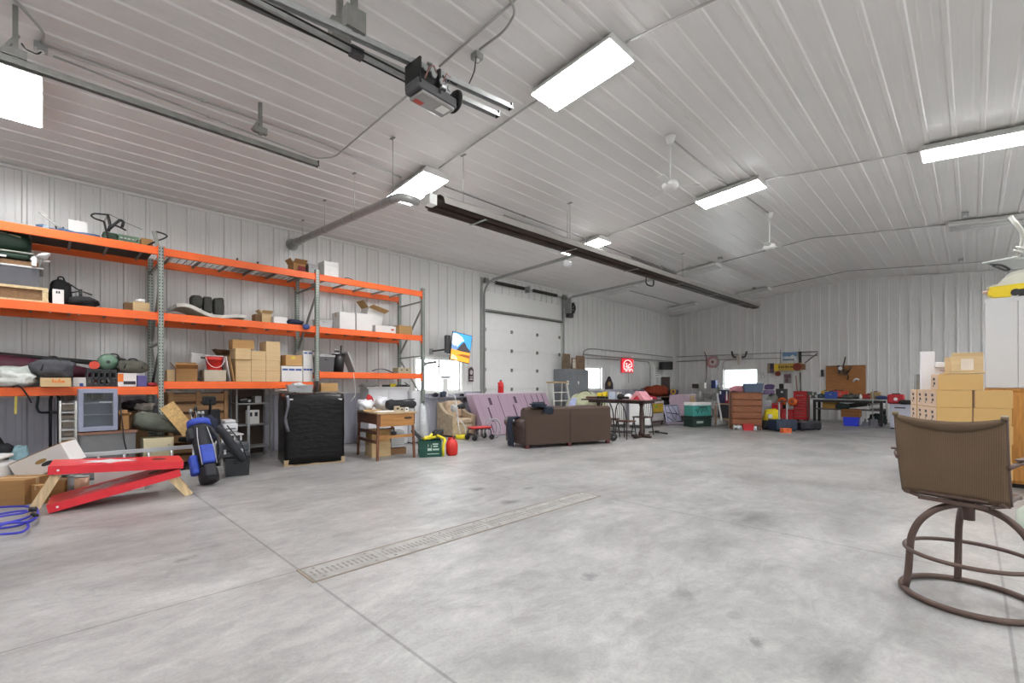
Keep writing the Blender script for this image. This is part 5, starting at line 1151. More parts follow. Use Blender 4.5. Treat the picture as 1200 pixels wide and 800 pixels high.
X_=-9.5;ya,yb=Yx(432,X_),Yx(478,X_);w_=yb-ya;t=thing('white_cabinet','white two-door cabinet under the last rack bay behind the work table','cabinet',(X_-.2,(ya+yb)/2,0),H90)
part('body',WT,t,lambda b:b.box(-w_/2,w_/2,-.18,.2,0,1.30,.004))
for x0,x1 in((-w_/2+.005,-.003),(.003,w_/2-.005)):
 o=part('door',WT,t,lambda b:b.box(x0,x1,-.2,-.18,.03,1.27,.004));b=MB(GALV);xx=-.03 if x0<0 else .03;b.cyl((xx,-.215,.65),(xx,-.215,.75),.006,n=6);b.done('handle',o)
part('top_board',mat('white shelf board',(.72,.72,.7),.5),t,lambda b:b.box(-w_/2-.05,w_/2+.02,-.22,.2,1.305,1.335,.003))
l,s_,rz=rk(482.6,492,457,-9.44,0,.5);t=thing('upright_appliance','plain white upright appliance at the end of the rack beside the armchair','appliance',l,rz);w_,d_,h_=s_;part('body',WT,t,lambda b:b.box(-w_/2,w_/2,-d_/2,d_/2,.02,1.24,.015));part('door',WT,t,lambda b:b.box(-w_/2,w_/2,-d_/2-.03,-d_/2-.004,.05,1.22,.012));part('foot_rail',BLACK,t,lambda b:b.box(-w_/2+.02,w_/2-.02,-d_/2+.03,d_/2-.03,0,.02));part('handle',GALV,t,lambda b:b.box(-w_/2+.03,-w_/2+.05,-d_/2-.055,-d_/2-.03,.6,.9))
t=thing('spirit_level','yellow and black spirit level lying on the white cabinet top','spirit level',(-9.62,Yx(464,-9.62),1.339),H90);part('level_body',BLACK,t,lambda b:b.box(-.35,.3,-.015,.015,0,.05));part('vial_block',mat('yellow level block','#d7c21f',.5),t,lambda b:b.box(-.16,.0,-.02,.02,-.0,.075,.004))
b=MB(BLACK);p=Vector((-9.5,Yx(472,-9.5),1.34));b.bar(p+Vector((0,-.2,.012)),p+Vector((0,.18,.012)),.03,.02);b.bar(p+Vector((0,.05,.1)),p+Vector((0,.18,.02)),.025,.015);tag(b.done('carpenter_square'),'black carpenter square beside the spirit level','square')
b=MB(mat('grey rag','#8d8c88',.9));b.blob((0,0,0),(.2,.4,.09),77,.3);tag(b.done('rag',None,(-9.55,Yx(433,-9.55),1.339)),'grey rag on the near end of the white cabinet top','rag')
p=PZ(494,523);t=thing('plastic_roll','roll of clear plastic sheeting standing between table and armchair','plastic roll',(-9.15,Yx(496,-9.15),0));part('roll',mat('clear sheeting',(.50,.52,.53),.2,var=.2,scale=10),t,lambda b:b.tube([(0,0,0),(.0,.01,.45),(-.03,.0,.95)],[.12,.1,.05],14));part('core',DARKG,t,lambda b:b.cyl((.02,.02,.3),(.0,.0,1.0),.025,n=10))
RED=mat('red game board enamel','#d42a35',.35,var=.05);PINE=wood('pale pine leg','#cdb38a',.6,'z');DEC=mat('worn white decal',(.62,.60,.6),.5,var=.3,scale=12)
def board(name_label,M,legs):
 t=thing('game_board',name_label,'game board',(0,0,0),group='red bean-bag toss boards');t.matrix_world=M
 L_,Wd,T_=1.2,.6,.09
 part('deck',RED,t,lambda b:b.box(0,L_,0,Wd,T_-.014,T_))
 for q in((0,L_,0,.022),(0,L_,Wd-.022,Wd),(0,.022,.022,Wd-.022),(L_-.022,L_,.022,Wd-.022)):part('frame_rail',RED,t,lambda b:b.box(*q,0,T_-.0145))
 part('decal',DEC,t,lambda b:(b.prism([(.25+.3*(1 if k%2 else .5)*math.cos(k*math.pi/6)*1.0+.25,.3+.2*(1 if k%2 else .55)*math.sin(k*math.pi/6))for k in range(12)],.0012,Matrix.Translation((0,0,T_)))))
 part('hole_ring',BLACK,t,lambda b:b.cyl((.97,.3,T_),(.97,.3,T_+.0012),.075,n=28))
 part('bolt_head',WHITEP,t,lambda b:b.cyl((.08,-.004,.045),(.08,0,.045),.012,n=10))
 for y,(tip)in((.04,legs[0]),(Wd-.09,legs[0])):
  part('leg',PINE,t,lambda b:b.bar(Vector((legs[1][0],y+.022,legs[1][1])),Vector((tip[0],y+.022,tip[1])),.085,.035,up=(0,1,0)))
 return t
Yd=Vector((.0,1,0))
def frame_at(o,xdir,wdir):
 x=Vector(xdir).normalized();y=Vector(wdir);y=(y-x*x.dot(y)).normalized();z=x.cross(y)
 M=Matrix((x,y,z)).transposed().to_4x4();M.translation=o;return M
lo=Vector((-7.08,.045,.004));M1=frame_at(lo,(.10,1.19,.26),(-1,.08,0))
board('red bean-bag toss board sloping up from the floor under the other board',M1,((1.235,-.275),(1.10,.02)))
up_=Vector((-7.06,.035,.425));M2=frame_at(up_,(.10,1.2,-.07),(-1,.08,0))
board('red bean-bag toss board propped level on top of the sloping one',M2,((-.11,-.425),(.09,.05)))
l,s_,rz=fb((-24,594),(28.5,592),564,.36);carton('tan carton on the floor by the blue extension cord, nearest the frame edge',l,s_,rz,BRN)
l,s_,rz=fb((34,591),(50,588),560,.24);carton('tan carton on the floor next to the pine leg of the red boards',l,s_,rz,BRN)
t=thing('carton','white printed carton tipped on the tan boxes behind the red boards','box',(-8.22,.10,.32),rot=(R(6),R(-24),R(50)))
part('box_body',CARTW,t,lambda b:b.box(-.32,.32,-.12,.12,0,.26,.004));part('side_print',BRN,t,lambda b:b.box(-.32,.322,-.121,.121,.262,.268));
for x,z in((.02,.15),(.07,.10)):part('logo_print',INK if z<.12 else mat('tan print','#9b7d4d',.7,var=0),t,lambda b:b.prism([(x+.07*math.cos(k*math.pi/8),z+.025*math.sin(k*math.pi/8))for k in range(16)],.0015,Matrix(((1,0,0,0),(0,0,-1,-.12),(0,1,0,0),(0,0,0,1)))))
carton('low brown carton on the floor supporting the tipped white carton',(-8.22,.10,0),(.5,.26,.24),R(50),BRN)
t=thing('appliance_lid','white plastic appliance lid leaning behind the tan cartons at the frame edge','appliance',(-8.55,-.52,0),R(52));part('shell',mat('white appliance plastic',(.62,.63,.63),.4),t,lambda b:b.box(-.3,.3,-.15,.15,0,.46,.05));part('lid',mat('white appliance plastic',(.62,.63,.63),.4),t,lambda b:b.box(-.27,.3,-.17,.14,.50,.54,.015,Matrix.Rotation(R(8),4,'X')));part('slot',INK,t,lambda b:b.box(.1,.2,-.153,-.149,.3,.34))
heap('black helmet and bags heaped by the wall under the near rack bay',(-9.5,-.52,0),(.5,.5,.66),fab('black mixed gear',(.025,.026,.03)),'gear_heap','gear',seed=81,amp=.3)
heap('light blue and white bag by the wall under the near rack bay',(-9.3,Yx(21,-9.3)+.02,0),(.26,.2,.56),fab('pale teal nylon','#7a98a0'),'small_bag','bag',seed=83,amp=.2)
carton('flat white carton lying between the two red boards and the ladder',(-8.05,.72,0),(.5,.34,.34),R(86),CARTW)
for k,(px,X_,c,lb)in enumerate(((88,-7.95,'#8a8d90','grey paint tin behind the pine leg of the red boards'),(96,-7.85,'#c8a58a','tan tin beside the grey paint tin behind the red boards'))):
 y=Yx(px,X_);t=thing('paint_tin',lb,'tin',(X_,y,0));part('can',mat('tin '+c,c,.4,.3),t,lambda b:b.cyl((0,0,0),(0,0,.25),.07,n=18));part('lid',GALV,t,lambda b:b.cyl((0,0,.25),(0,0,.26),.072,n=18))
t=thing('extension_cord','blue extension cord coiled on the floor at the frame edge','cord');CORD=mat('blue cord rubber','#3437b0',.45,var=.06)
loops=[[(-30,596),(0,594),(30,592.5),(41,596),(44,600),(40,609),(20,616),(0,619),(-30,622)],[(-30,607),(0,602),(25,598),(40,599),(34,606),(10,612),(-30,618)],[(-30,627),(0,626),(25,624),(34,618),(32,612),(15,611),(0,614),(-30,624)],[(-30,612),(5,604),(28,601),(40,597),(43,595),(45,602),(42,607),(30,612),(8,612.5),(-10,620)]]
for k,lp in enumerate(loops):
 P=[PZ(x,y,.011+.020*k)for x,y in lp]
 part('cord_loop',CORD,t,lambda b:b.tube(smooth_path(P,.25,6),.011,7))
part('plug',BLACK,t,lambda b:b.cyl(PZ(34,597,.1),PZ(43,596,.1),.026,n=10))
part('plug',BLACK,t,lambda b:b.cyl(PZ(38,602,.1),PZ(43,604,.09),.018,n=10))
a,c=PZ(492,536),PZ(517,535);u=(c-a);w_=u.length;rzc=math.atan2(u.y,u.x);n_=Vector((-u.y,u.x,0)).normalized();l=(a+c)/2+n_*.2
GRN=mat('bottle green crate plastic','#0f4a3c',.4);h_=.31
t=crate('bottle green plastic crate of yellow toys on the floor beside the work table',l,(w_,.4,h_),GRN,rzc)
part('side_panel',GRN,t,lambda b:(b.box(-w_/2+.006,w_/2-.006,-.196,-.190,.02,h_-.02),b.box(-w_/2+.006,-w_/2+.012,-.19,.19,.02,h_-.02)))
part('printing',mat('pale crate print',(.5,.62,.55),.6,var=0),t,lambda b:[b.box(-w_/2+w_*x0,-w_/2+w_*x1,-.2075,-.206,h_*z0,h_*z1)for x0,x1,z0,z1 in((.38,.40,.62,.8),(.52,.54,.58,.78),(.60,.86,.76,.84),(.62,.84,.62,.70),(.36,.56,.40,.55),(.6,.9,.42,.52),(.35,.9,.18,.22))])
YEL=mat('yellow toy plastic','#e4d22a',.4,var=.03);CM=Matrix.Translation(l)@Matrix.Rotation(rzc,4,'Z')
for k,(p,q)in enumerate((((-.12,-.1,.34),(.12,.02,.36)),((-.02,-.1,.37),(.05,.12,.42)),((-.14,.06,.34),(.02,.14,.36)))):
 t=thing('toy_tube',('yellow foam tube lying across the front of the green crate','yellow foam tube sticking up out of the green crate','yellow foam tube at the back of the green crate')[k],'toy');part('tube',YEL,t,lambda b:b.cyl(CM@Vector(p),CM@Vector(q),.026,n=12));part('tip',BLACK,t,lambda b:b.cyl(CM@Vector(q),CM@(Vector(q)+(Vector(q)-Vector(p)).normalized()*.03),.02,n=10))
b=MB(BLACK);p=CM@Vector((.16,.12,.33));b.blob(p,(.2,.2,.16),5,.3);tag(b.done('gear_lump'),'black lump of gear at the back of the green crate','gear')
p=CM@Vector((-.17,.02,.33));t=thing('toy_gun','black and grey toy blaster poking out of the green crate','toy');part('barrel',DARKG,t,lambda b:b.bar(p,p+Vector((-.12,-.12,.17)),.05,.07));part('rail',GALV,t,lambda b:b.bar(p+Vector((.03,.05,.02)),p+Vector((-.02,-.05,.16)),.03,.03))
b=MB(YEL);p=CM@Vector((w_/2+.045,-.13,0));b.tube(smooth_path([p+Vector((.0,.0,.0)),p+Vector((0,.0,.2)),p+Vector((.01,.05,.33)),CM@Vector((w_/2-.06,.0,.39))],.1),.028,10);tag(b.done('toy_tube'),'yellow foam tube hanging over the end of the green crate to the floor','toy')
p=PZ(529.5,533);t=thing('fuel_can','red plastic fuel can on the floor behind the green crate','fuel can',p,R(35));RP=mat('red fuel can plastic','#c8291f',.4)
part('tank',RP,t,lambda b:b.lathe([(.09,0),(.115,.03),(.12,.2),(.1,.27),(.05,.31),(.035,.32)],20));part('handle',RP,t,lambda b:b.tube([(-.08,0,.25),(-.06,0,.33),(.04,0,.35),(.07,0,.27)],.018,8));part('spout',BLACK,t,lambda b:b.cyl((.03,0,.31),(.07,0,.38),.02,n=10))
t=thing('barrel_armchair','beige upholstered barrel armchair with its back to the side wall window','armchair',(-9.98,7.93,0),H90);BEI=fab('beige linen upholstery','#b9a68c',.9);BEI2=fab('beige seat cushion','#c4ad92',.9)
def arm_side(x0,x1):
 def f(b):
  prof=[(-.36,.05),(-.36,.60),(-.30,.62),(-.05,.66),(.15,.78),(.30,.95),(.38,.98),(.38,.05)]
  b.prism([(y,z)for y,z in prof],x1-x0,Matrix(((0,0,1,x0),(1,0,0,0),(0,1,0,0),(0,0,0,1))))
 return f
part('arm',BEI,t,arm_side(-.42,-.30));part('arm',BEI,t,arm_side(.30,.42));part('backrest',BEI,t,lambda b:b.box(-.30,.30,.27,.38,.05,.98,.03));part('seat_base',BEI,t,lambda b:b.box(-.30,.30,-.34,.27,.08,.36,.02));part('seat_cushion',BEI2,t,lambda b:b.box(-.29,.29,-.36,.26,.365,.52,.05));part('back_cushion',BEI2,t,lambda b:b.box(-.28,.28,.06,.265,.53,1.02,.07))
part('piping',mat('pale piping','#d6c7b2',.7),t,lambda b:b.tube([(-.36,-.36,.605),(-.36,-.05,.665),(-.36,.15,.785),(-.36,.3,.955),(-.36,.38,.985)],.012,6))
for x in(-.36,.36):
 for y in(-.3,.32):part('foot',DBRN,t,lambda b:b.cyl((x,y,0),(x,y,.08),.022,n=8))
p=PZ(541.5,513.5);t=thing('bent_tube_stand','white bent tube stand with a black clamp on a round yellow base','stand',(p.x,p.y,0));
part('base',YEL,t,lambda b:b.lathe([(.19,0),(.2,.02),(.2,.07),(.18,.09),(.05,.09)],24));TW=mat('white bent tube',(.7,.7,.71),.35,var=0)
def qq(px,py):return PX(px,py,p.x)-Vector((p.x,p.y,0))
part('tube',TW,t,lambda b:b.tube(smooth_path([qq(540,512),qq(537,497),qq(535,474),qq(533,463),qq(526,461)],.12),.016,8));part('tube',TW,t,lambda b:b.tube(smooth_path([qq(546,512),qq(545,499),qq(538,491)],.1),.016,8));part('clamp_head',BLACK,t,lambda b:b.blob(qq(541,479),(.16,.2,.14),4,.15));part('cable',GALVD,t,lambda b:b.tube(smooth_path([qq(536,490),qq(541,494),qq(550,491)],.1),.008,6))
heap('white crumpled cloth on the front of the beige armchair',(-9.72,7.62,.668),(.16,.14,.2),fab('white terry cloth',(.66,.65,.64)),'towel','towel',seed=91,amp=.3)
t=thing('window_ledge_shelf','narrow grey shelf under the side window behind the armchair','shelf',(0,0,0));part('board',mat('grey ledge','#8d8b95',.5),t,lambda b:b.box(XL+.03,XL+.2,7.0,8.75,1.02,1.05))
for y in(7.1,8.6):part('bracket',GALVD,t,lambda b:b.box(XL+.03,XL+.18,y-.01,y+.01,.9,1.02))
for k,(px,c,s_,lb)in enumerate(((510,'#26262e',.1,'small dark speaker on the window ledge, nearest the rack'),(519,'#3b4454',.14,'dark blue cap on the window ledge'),(541,'#1d1d20',.07,'small black item on the window ledge beside the door'))):
 y=Yx(px,XL+.11);b=MB(fab('ledge item '+c,c));b.blob((XL+.12,y,1.054),(.13,s_*1.4,s_*1.1),k+95,.2);tag(b.done(('desk_speaker','cap','ledge_item')[k]),lb,('speaker','cap','item')[k])
p=PZ(562,515);t=thing('rolling_garden_stool','red-topped rolling work stool on the floor in front of the purple boards','stool',(p.x,p.y,0),R(80));part('seat_pad',mat('red vinyl pad','#c22b2b',.4),t,lambda b:b.box(-.27,.27,-.16,.16,.29,.335,.015));part('frame',BLACKM,t,lambda b:(b.tube(smooth_path([Vector((-.25,-.15,.06)),Vector((-.25,-.15,.27)),Vector((.25,-.15,.27)),Vector((.25,-.15,.06))],.08),.014,6),b.tube(smooth_path([Vector((-.25,.15,.06)),Vector((-.25,.15,.27)),Vector((.25,.15,.27)),Vector((.25,.15,.06))],.08),.014,6),b.box(-.24,.24,-.14,.14,.275,.289)))
for x in(-.25,.25):
 for y in(-.18,.18):part('wheel',BLACK,t,lambda b:b.lathe([(.02,-.02),(.065,-.025),(.075,0),(.065,.025),(.02,.02)],16,Matrix.Translation((x,y,.075))@Matrix.Rotation(H90,4,'X')))
for k,x in enumerate((-.1,.02,.12)):part('tool_tube',GALV,t,lambda b:b.cyl((x,-.16,.1),(x,-.16,.27),.02,n=8))
for k in range(2):
 p=PZ(575+4*k,514,.0);b=MB(mat('grey rubber hose','#a3a3a6',.5));b.tube([(p.x+.02*k+.10*math.cos(a_),p.y+.12*math.cos(a_),.26+.24*math.sin(a_))for a_ in[i*2*math.pi/24 for i in range(24)]],.018,8,closed=True);tag(b.done('hose_coil'),('grey hose coil standing beside the red rolling stool','grey hose coil standing against the sofa arm')[k],'hose')
PUR=mat('mauve insulation board','#9c8695',.6,var=.10,scale=2,stretch=(1,6,.5));PURD=mat('dark mauve slot','#4a3444',.7);PURE=mat('pale board edge','#c9b9c4',.6)
ybL,ybR=Yx(561,-9.45),PX(633,459,-9.95).y
for k in range(6):
 x0=-9.15-.085*k;x1=-9.72-.085*k;yo=.10*k;L0,L1=ybL+yo*.3,ybR-.06*k
 t=thing('insulation_board','mauve insulation board leaning on the overhead door, %s'%('front one','second from the front','third from the front','fourth from the front','fifth from the front','back one against the door')[k],'board',group='mauve insulation boards leaning in a stack')
 ang=math.atan2(x1-x0,1.12)
 M=Matrix.Translation((x0,L0,.0))@Matrix.Rotation(ang,4,'Y')
 H_=1.26
 part('sheet',PUR,t,lambda b:b.box(-.055,0,0,L1-L0,.03,H_,.003,M));part('edge_strip',PURE,t,lambda b:b.box(-.056,.001,-.001,L1-L0,H_,H_+.012,0,M))
 if k==0:
  L_=L1-L0
  for q,z0,z1,wd in((.17,.92,1.14,.1),(.13,.42,.85,.05),(.50,.95,1.16,.1),(.46,.3,.9,.045),(.30,.3,1.2,.02),(.66,.1,1.2,.02),(.76,.1,1.2,.02),(.84,.2,1.22,.03),(.92,.2,1.22,.03),(.10,.1,.35,.03)):
   part('slot',PURD,t,lambda b:b.box(.0,.003,L_*q,L_*q+wd,z0,z1,0,M))
p=PX(585,461,-10.0);t=thing('red_extinguisher','red extinguisher standing on top of the mauve boards by the overhead door','fire extinguisher',(-9.93,p.y,1.142));REDX=mat('red extinguisher paint','#d02a2e',.35)
part('cylinder',REDX,t,lambda b:b.lathe([(.085,0),(.09,.02),(.085,.18),(.1,.2),(.08,.23),(.085,.27),(.045,.33),(.03,.35)],18));part('valve',REDX,t,lambda b:b.box(-.03,.03,-.11,.03,.26,.31,.01));part('cap',mat('dark cap',(.1,.05,.05),.5),t,lambda b:b.cyl((0,0,.35),(0,0,.385),.03,n=10))
pA=PX(637,470,-9.75);pB=PX(656,470,-9.75);zt=PX(647,447,-9.75).z;yc=(pA.y+pB.y)/2;w_=pB.y-pA.y
t=thing('stepladder','white stepladder with a wooden top standing in front of the overhead door','stepladder',(-9.85,yc+.40,0),H90);LW=mat('white ladder enamel',(.66,.66,.62),.45,var=.05)
part('top_cap',wood('ladder top','#b59b74',.6),t,lambda b:b.box(-w_/2,w_/2,-.15,.13,zt-.05,zt,.006))
for s_ in(-1,1):
 part('front_rail',LW,t,lambda b:b.bar((s_*(w_/2+.05),-.32,0),(s_*(w_/2-.03),-.1,zt-.05),.025,.06,up=(0,1,0)));part('rear_rail',LW,t,lambda b:b.bar((s_*(w_/2+.03),.22,0),(s_*(w_/2-.05),.08,zt-.05),.02,.04,up=(0,1,0)))
for k in range(1,5):part('step',LW,t,lambda b:b.box(-w_/2-.03+.015*k,w_/2+.03-.015*k,-.36+.048*k,-.24+.048*k,.28*k,.28*k+.025))
X_=-9.95;ya,yb=Yx(662,X_),Yx(690,X_);w_=yb-ya;zt=PX(662,432,X_).z;t=thing('steel_locker','grey two-door steel locker standing between the overhead door and the narrow window','locker',(X_-.24,(ya+yb)/2,0),H90);LK=mat('grey locker enamel','#76797e',.45)
part('body',LK,t,lambda b:b.box(-w_/2,w_/2,-.21,.24,0,zt,.004))
for x0,x1 in((-w_/2+.01,-.004),(.004,w_/2-.01)):
 o=part('door',LK,t,lambda b:b.box(x0,x1,-.235,-.211,.06,zt-.03,.004));b=MB(GALV);xx=-.05 if x0<0 else .05;b.box(xx-.02,xx+.02,-.25,-.235,zt*.66,zt*.74,.004);b.done('handle',o)
part('warning_label',WPAPER,t,lambda b:(b.box(-w_*.42,-w_*.34,-.2365,-.235,zt*.72,zt*.79),b.box(.03,.12,-.2365,-.235,zt*.72,zt*.78)))
for k,(a,c,tp,cl,lb)in enumerate(((664,672,414,'#6d5f4d','brown framed picture standing on the grey locker, nearer the overhead door'),(673,679,419,'#d8d0c4','pale framed picture in the middle on the grey locker'),(678,688,416.5,'#7d6550','brown framed picture on the grey locker, nearer the window'))):
 y0_,y1_=Yx(a,X_-.1),Yx(c,X_-.1);zh=PX(a,tp,X_-.1).z-zt;t=thing('framed_picture',lb,'picture',(X_-.2-.05*(k==0),(y0_+y1_)/2,zt+.004),H90);ww=y1_-y0_
 part('frame',wood('picture frame wood','#7c6248',.5),t,lambda b:[b.box(*q)for q in((-ww/2,ww/2,0,.025,0,.04),(-ww/2,ww/2,0,.025,zh-.04,zh),(-ww/2,-ww/2+.04,0,.025,.04,zh-.04),(ww/2-.04,ww/2,0,.025,.04,zh-.04))]);part('canvas',mat('canvas '+cl,cl,.7,var=.4,scale=5),t,lambda b:b.box(-ww/2+.035,ww/2-.035,.008,.018,.035,zh-.035))
p=PX(683,477,-8.9);t=thing('dome_tent','small olive and pale blue dome tent pitched behind the brown sofa','tent',(-8.41,11.72,0));TN=fab('pale olive tent cloth','#a5a688',.8);TNB=fab('pale blue tent door','#9ea4c4',.8)
part('canopy',TN,t,lambda b:b.lathe([(.80,.0),(.80,.3),(.76,.6),(.66,.85),(.45,1.06),(.2,1.16),(.02,1.18)],28,Matrix.Diagonal((.8,1.05,1,1))));
def dfn(u,v):
 a_=R(-88+42*(u-.5)*(1-.55*v));z=.35+.65*v;r=(.80,.795,.76,.66,.52)[min(4,int(z/.24))];rr=.83*math.sqrt(max(0,1-(max(0,z-.3)/.95)**2.4));return(rr*.8*math.cos(a_)+.012,rr*1.05*math.sin(a_)-.012,z)
b=MB(TNB);b.slab(dfn,10,8,.01);b.done('door',t)
for ph in(R(-20),R(-100)):
 part('pole',BLACK,t,lambda b:b.tube([(.84*.8*math.cos(ph)*math.cos(q),.84*1.05*math.sin(ph)*math.cos(q),.02+1.19*math.sin(q))for q in[i*math.pi/16 for i in range(9)]],.010,6))
A_=PZ(618,526);Bq=PZ(713,519.5);rzs=math.atan2((Bq-A_).y,(Bq-A_).x);W_=(Bq-A_).length+.06
t=thing('leather_sofa','dark brown leather sofa seen from behind in the middle of the floor','sofa',A_,rzs);LEA=mat('dark brown leather','#43322d',.42,var=.10,scale=4,bump=.12,bscale=25);LEB=mat('brown suede sofa back','#46362c',.8,var=.08,scale=4,bump=.15,bscale=90)
x0,x1=-.06,W_+.02
def roll_arm(x):
 def f(b):
  b.box(x,x+.22,.03,.95,.08,.5,.03);b.cyl((x+.11,.02,.52),(x+.11,.97,.52),.135,n=20)
 return f
part('arm',LEA,t,roll_arm(x0-.02));part('arm',LEA,t,roll_arm(x1-.20));
part('backrest',LEB,t,lambda b:b.prism([(0,.08),(0,.70),(.02,.84),(.07,.885),(.14,.885),(.24,.82),(.28,.45),(.28,.08)],x1-x0-.04,Matrix(((0,0,1,x0+.02),(1,0,0,0),(0,1,0,0),(0,0,0,1))),smooth=False));part('back_seam',mat('sofa seam',(.02,.014,.012),.8),t,lambda b:(b.box((x0+x1)/2-.006,(x0+x1)/2-.002,-.003,.0,.1,.8),b.box((x0+x1)/2+.02,(x0+x1)/2+.024,-.003,0,.1,.8)))
for k in range(2):xa=x0+.2+k*(x1-x0-.4)/2;xb=xa+(x1-x0-.4)/2-.01;part('back_cushion',LEA,t,lambda b:b.box(xa,xb,.2,.42,.44,.90,.07));part('seat_cushion',LEA,t,lambda b:b.box(xa,xb,.4,.93,.27,.45,.05))
part('seat_base',LEA,t,lambda b:b.box(x0+.2,x1-.2,.28,.9,.08,.27));FT=wood('red-brown sofa foot','#5a2320',.4)
for x,y in((x0+.05,.04),(x1-.09,.04),((x0+x1)/2-.03,.03),(x0+.03,.88),(x1-.09,.88)):part('foot',FT,t,lambda b:b.box(x,x+.09,y,y+.08,0,.085,.006))
SM=Matrix.Translation(A_)@Matrix.Rotation(rzs,4,'Z');NAVY=fab('navy denim','#1c2433',.9)
def drape(u,v):
 x=.36+.26*u+.03*math.sin(v*7);s_=v*.62
 if s_<.22:y,z=-.016,.75+s_*.66
 else:y,z=-.016+(s_-.22)*.8,.897+.02*math.sin((s_-.22)*9)
 return SM@Vector((x,y-.012*math.sin(u*9),z+.015*math.sin(u*6)))
heap('navy jacket bunched on top of the sofa back',SM@Vector((.30,.07,.893)),(.34,.26,.12),NAVY,'jacket','jacket',rz=rzs,seed=101,amp=.3)
b=MB(NAVY);b.slab(drape,8,12,.012);tag(b.done('draped_sleeve'),'navy garment sleeve hanging over the sofa back','garment')
def jeans(u,v):
 s_=v*1.05;x=-.225-.02;y=.30+.26*u+.05*math.sin(s_*4)
 if s_<.25:return SM@Vector((.09-s_*.9,y,.668+.008*math.sin(s_*20)))
 return SM@Vector((-.155-.04*min(1,(s_-.25)*3)-.03*math.sin(s_*5),y+.14*(s_-.25),.66-(s_-.25)*.80))
b=MB(fab('dark denim jeans','#1b2234',.9));b.slab(jeans,8,16,.022);tag(b.done('jeans'),'dark denim jeans hanging over the sofa arm to the floor','jeans')
p=PZ(718.5,516.5);t=thing('cart_wheel','small black and white trolley wheel lying at the sofa end','wheel',(p.x,p.y,.105),R(60));part('tyre',BLACK,t,lambda b:b.lathe([(.07,-.03),(.1,-.03),(.105,0),(.1,.03),(.07,.03)],20,Matrix.Rotation(H90,4,'X')));part('hub',WHITEP,t,lambda b:b.cyl((0,-.02,0),(0,.02,0),.072,n=18));part('axle',GALV,t,lambda b:b.cyl((0,-.06,0),(0,.2,0),.012,n=8))
t=thing('wall_monitor','tilted flat monitor showing a mountain landscape on a wall arm beside the rack','monitor',(0,0,0))
c4=[PX(x,y,XL+.6+dx)for x,y,dx in((531,388.5,-.05),(553,394,.08),(549.3,425.5,.08),(527.5,420.5,-.05))]
TLc,TRc,BRc,BLc=c4;ux=(TRc-TLc);uy=(TLc-BLc);nn=ux.cross(uy).normalized()
if nn.x<0:nn=-nn
def sc_pt(u,v,o=0):return BLc.lerp(BRc,u).lerp(TLc.lerp(TRc,u),v)+nn*o
def slabq(b,pts,o0,o1):
 A=[b.bm.verts.new(sc_pt(u,v,o0))for u,v in pts];B=[b.bm.verts.new(sc_pt(u,v,o1))for u,v in pts];n=len(pts)
 b._f(A[::-1]);b._f(B)
 for k in range(n):b._f([A[k],A[(k+1)%n],B[(k+1)%n],B[k]])
part('casing',BLACK,t,lambda b:slabq(b,[(-.02,-.02),(1.02,-.02),(1.02,1.02),(-.02,1.02)],-.04,0))
def scr(b):
 def em(n,c,e=1.0):return mat('screen '+n,c,.3,var=.12,emit=e)
 b.m(em('sky blue','#2f86c8'));slabq(b,[(0,.35),(1,.35),(1,1),(0,1)],0,.002)
 b.m(em('cloud white','#cfd6ea'));slabq(b,[(.0,.55),(.3,.5),(.5,.72),(.62,.75),(.5,.88),(.2,.97),(0,.95)],.002,.003)
 b.m(em('haze blue','#5f7ea8',.8));slabq(b,[(0,.36),(.35,.36),(.25,.56),(.1,.5),(0,.6)],.003,.004)
 b.m(em('rock','#3a3236',.5));slabq(b,[(.28,.36),(1,.36),(.98,.46),(.8,.56),(.72,.66),(.62,.72),(.5,.62),(.4,.52)],.004,.005)
 b.m(em('orange field','#d98a1e'));slabq(b,[(0,0),(1,0),(1,.37),(.5,.36),(0,.38)],.003,.006)
 b.m(em('brown shade','#8a4a12',.7));slabq(b,[(.3,.2),(.98,.16),(1,.28),(.6,.27)],.006,.007)
 b.m(em('pale foreground','#e2b98c'));slabq(b,[(.02,.03),(.4,.02),(.3,.14),(.05,.2)],.006,.007)
b=MB();scr(b);b.done('screen',t)
mid=sc_pt(.3,.5,-.04);part('wall_arm',BLACKM,t,lambda b:(b.bar((XL+.03,mid.y-.45,mid.z-.12),(mid.x-.05,mid.y-.08,mid.z-.05),.05,.04),b.m(GALV).box(XL+.022,XL+.06,mid.y-.52,mid.y-.42,mid.z-.2,mid.z-.05)))
bk=PX(524.5,403,XL+.45);part('rear_shell',DARKG,t,lambda b:b.bar(bk+Vector((0,0,-.26)),bk+Vector((0,.0,.24)),.12,.16,up=(0,1,0),bev=.03));part('cable',BLACK,t,lambda b:b.tube([sc_pt(.15,0,-.02),sc_pt(.13,-.25,-.1)],.01,6))
b=MB(BLACKM);p,q=PX(500,428,XL+.12),PX(532,431,XL+.12);b.bar(p,q,.025,.03);b.bar(q,q+Vector((0,0,.22)),.02,.02);b.bar(p,p-Vector((.09,0,0)),.02,.03);tag(b.done('bracket_arm'),'thin dark bracket arm across the top of the side window','bracket')
b=MB(GALVD);p,q=PX(497,426,XL+.14),PX(511,424,XL+.14);b.bar(p,q,.04,.07);b.box(XL+.03,XL+.14,p.y,p.y+.03,p.z-.02,p.z+.02);tag(b.done('cable_box'),'small grey box on the window head beside the rack','box')
p=PX(521,455,XL+.12);zt=PX(521,443,XL+.12).z;t=thing('scale','pale pedestal scale with a flat tray in front of the side window','scale',(XL+.12,p.y,1.06));part('pedestal',WHITEP,t,lambda b:b.box(-.05,.05,-.09,.09,0,zt-1.07,.01));part('tray',mat('grey tray',(.4,.4,.42),.4),t,lambda b:b.box(-.07,.07,-.17,.17,zt-1.065,zt-1.0,.01))
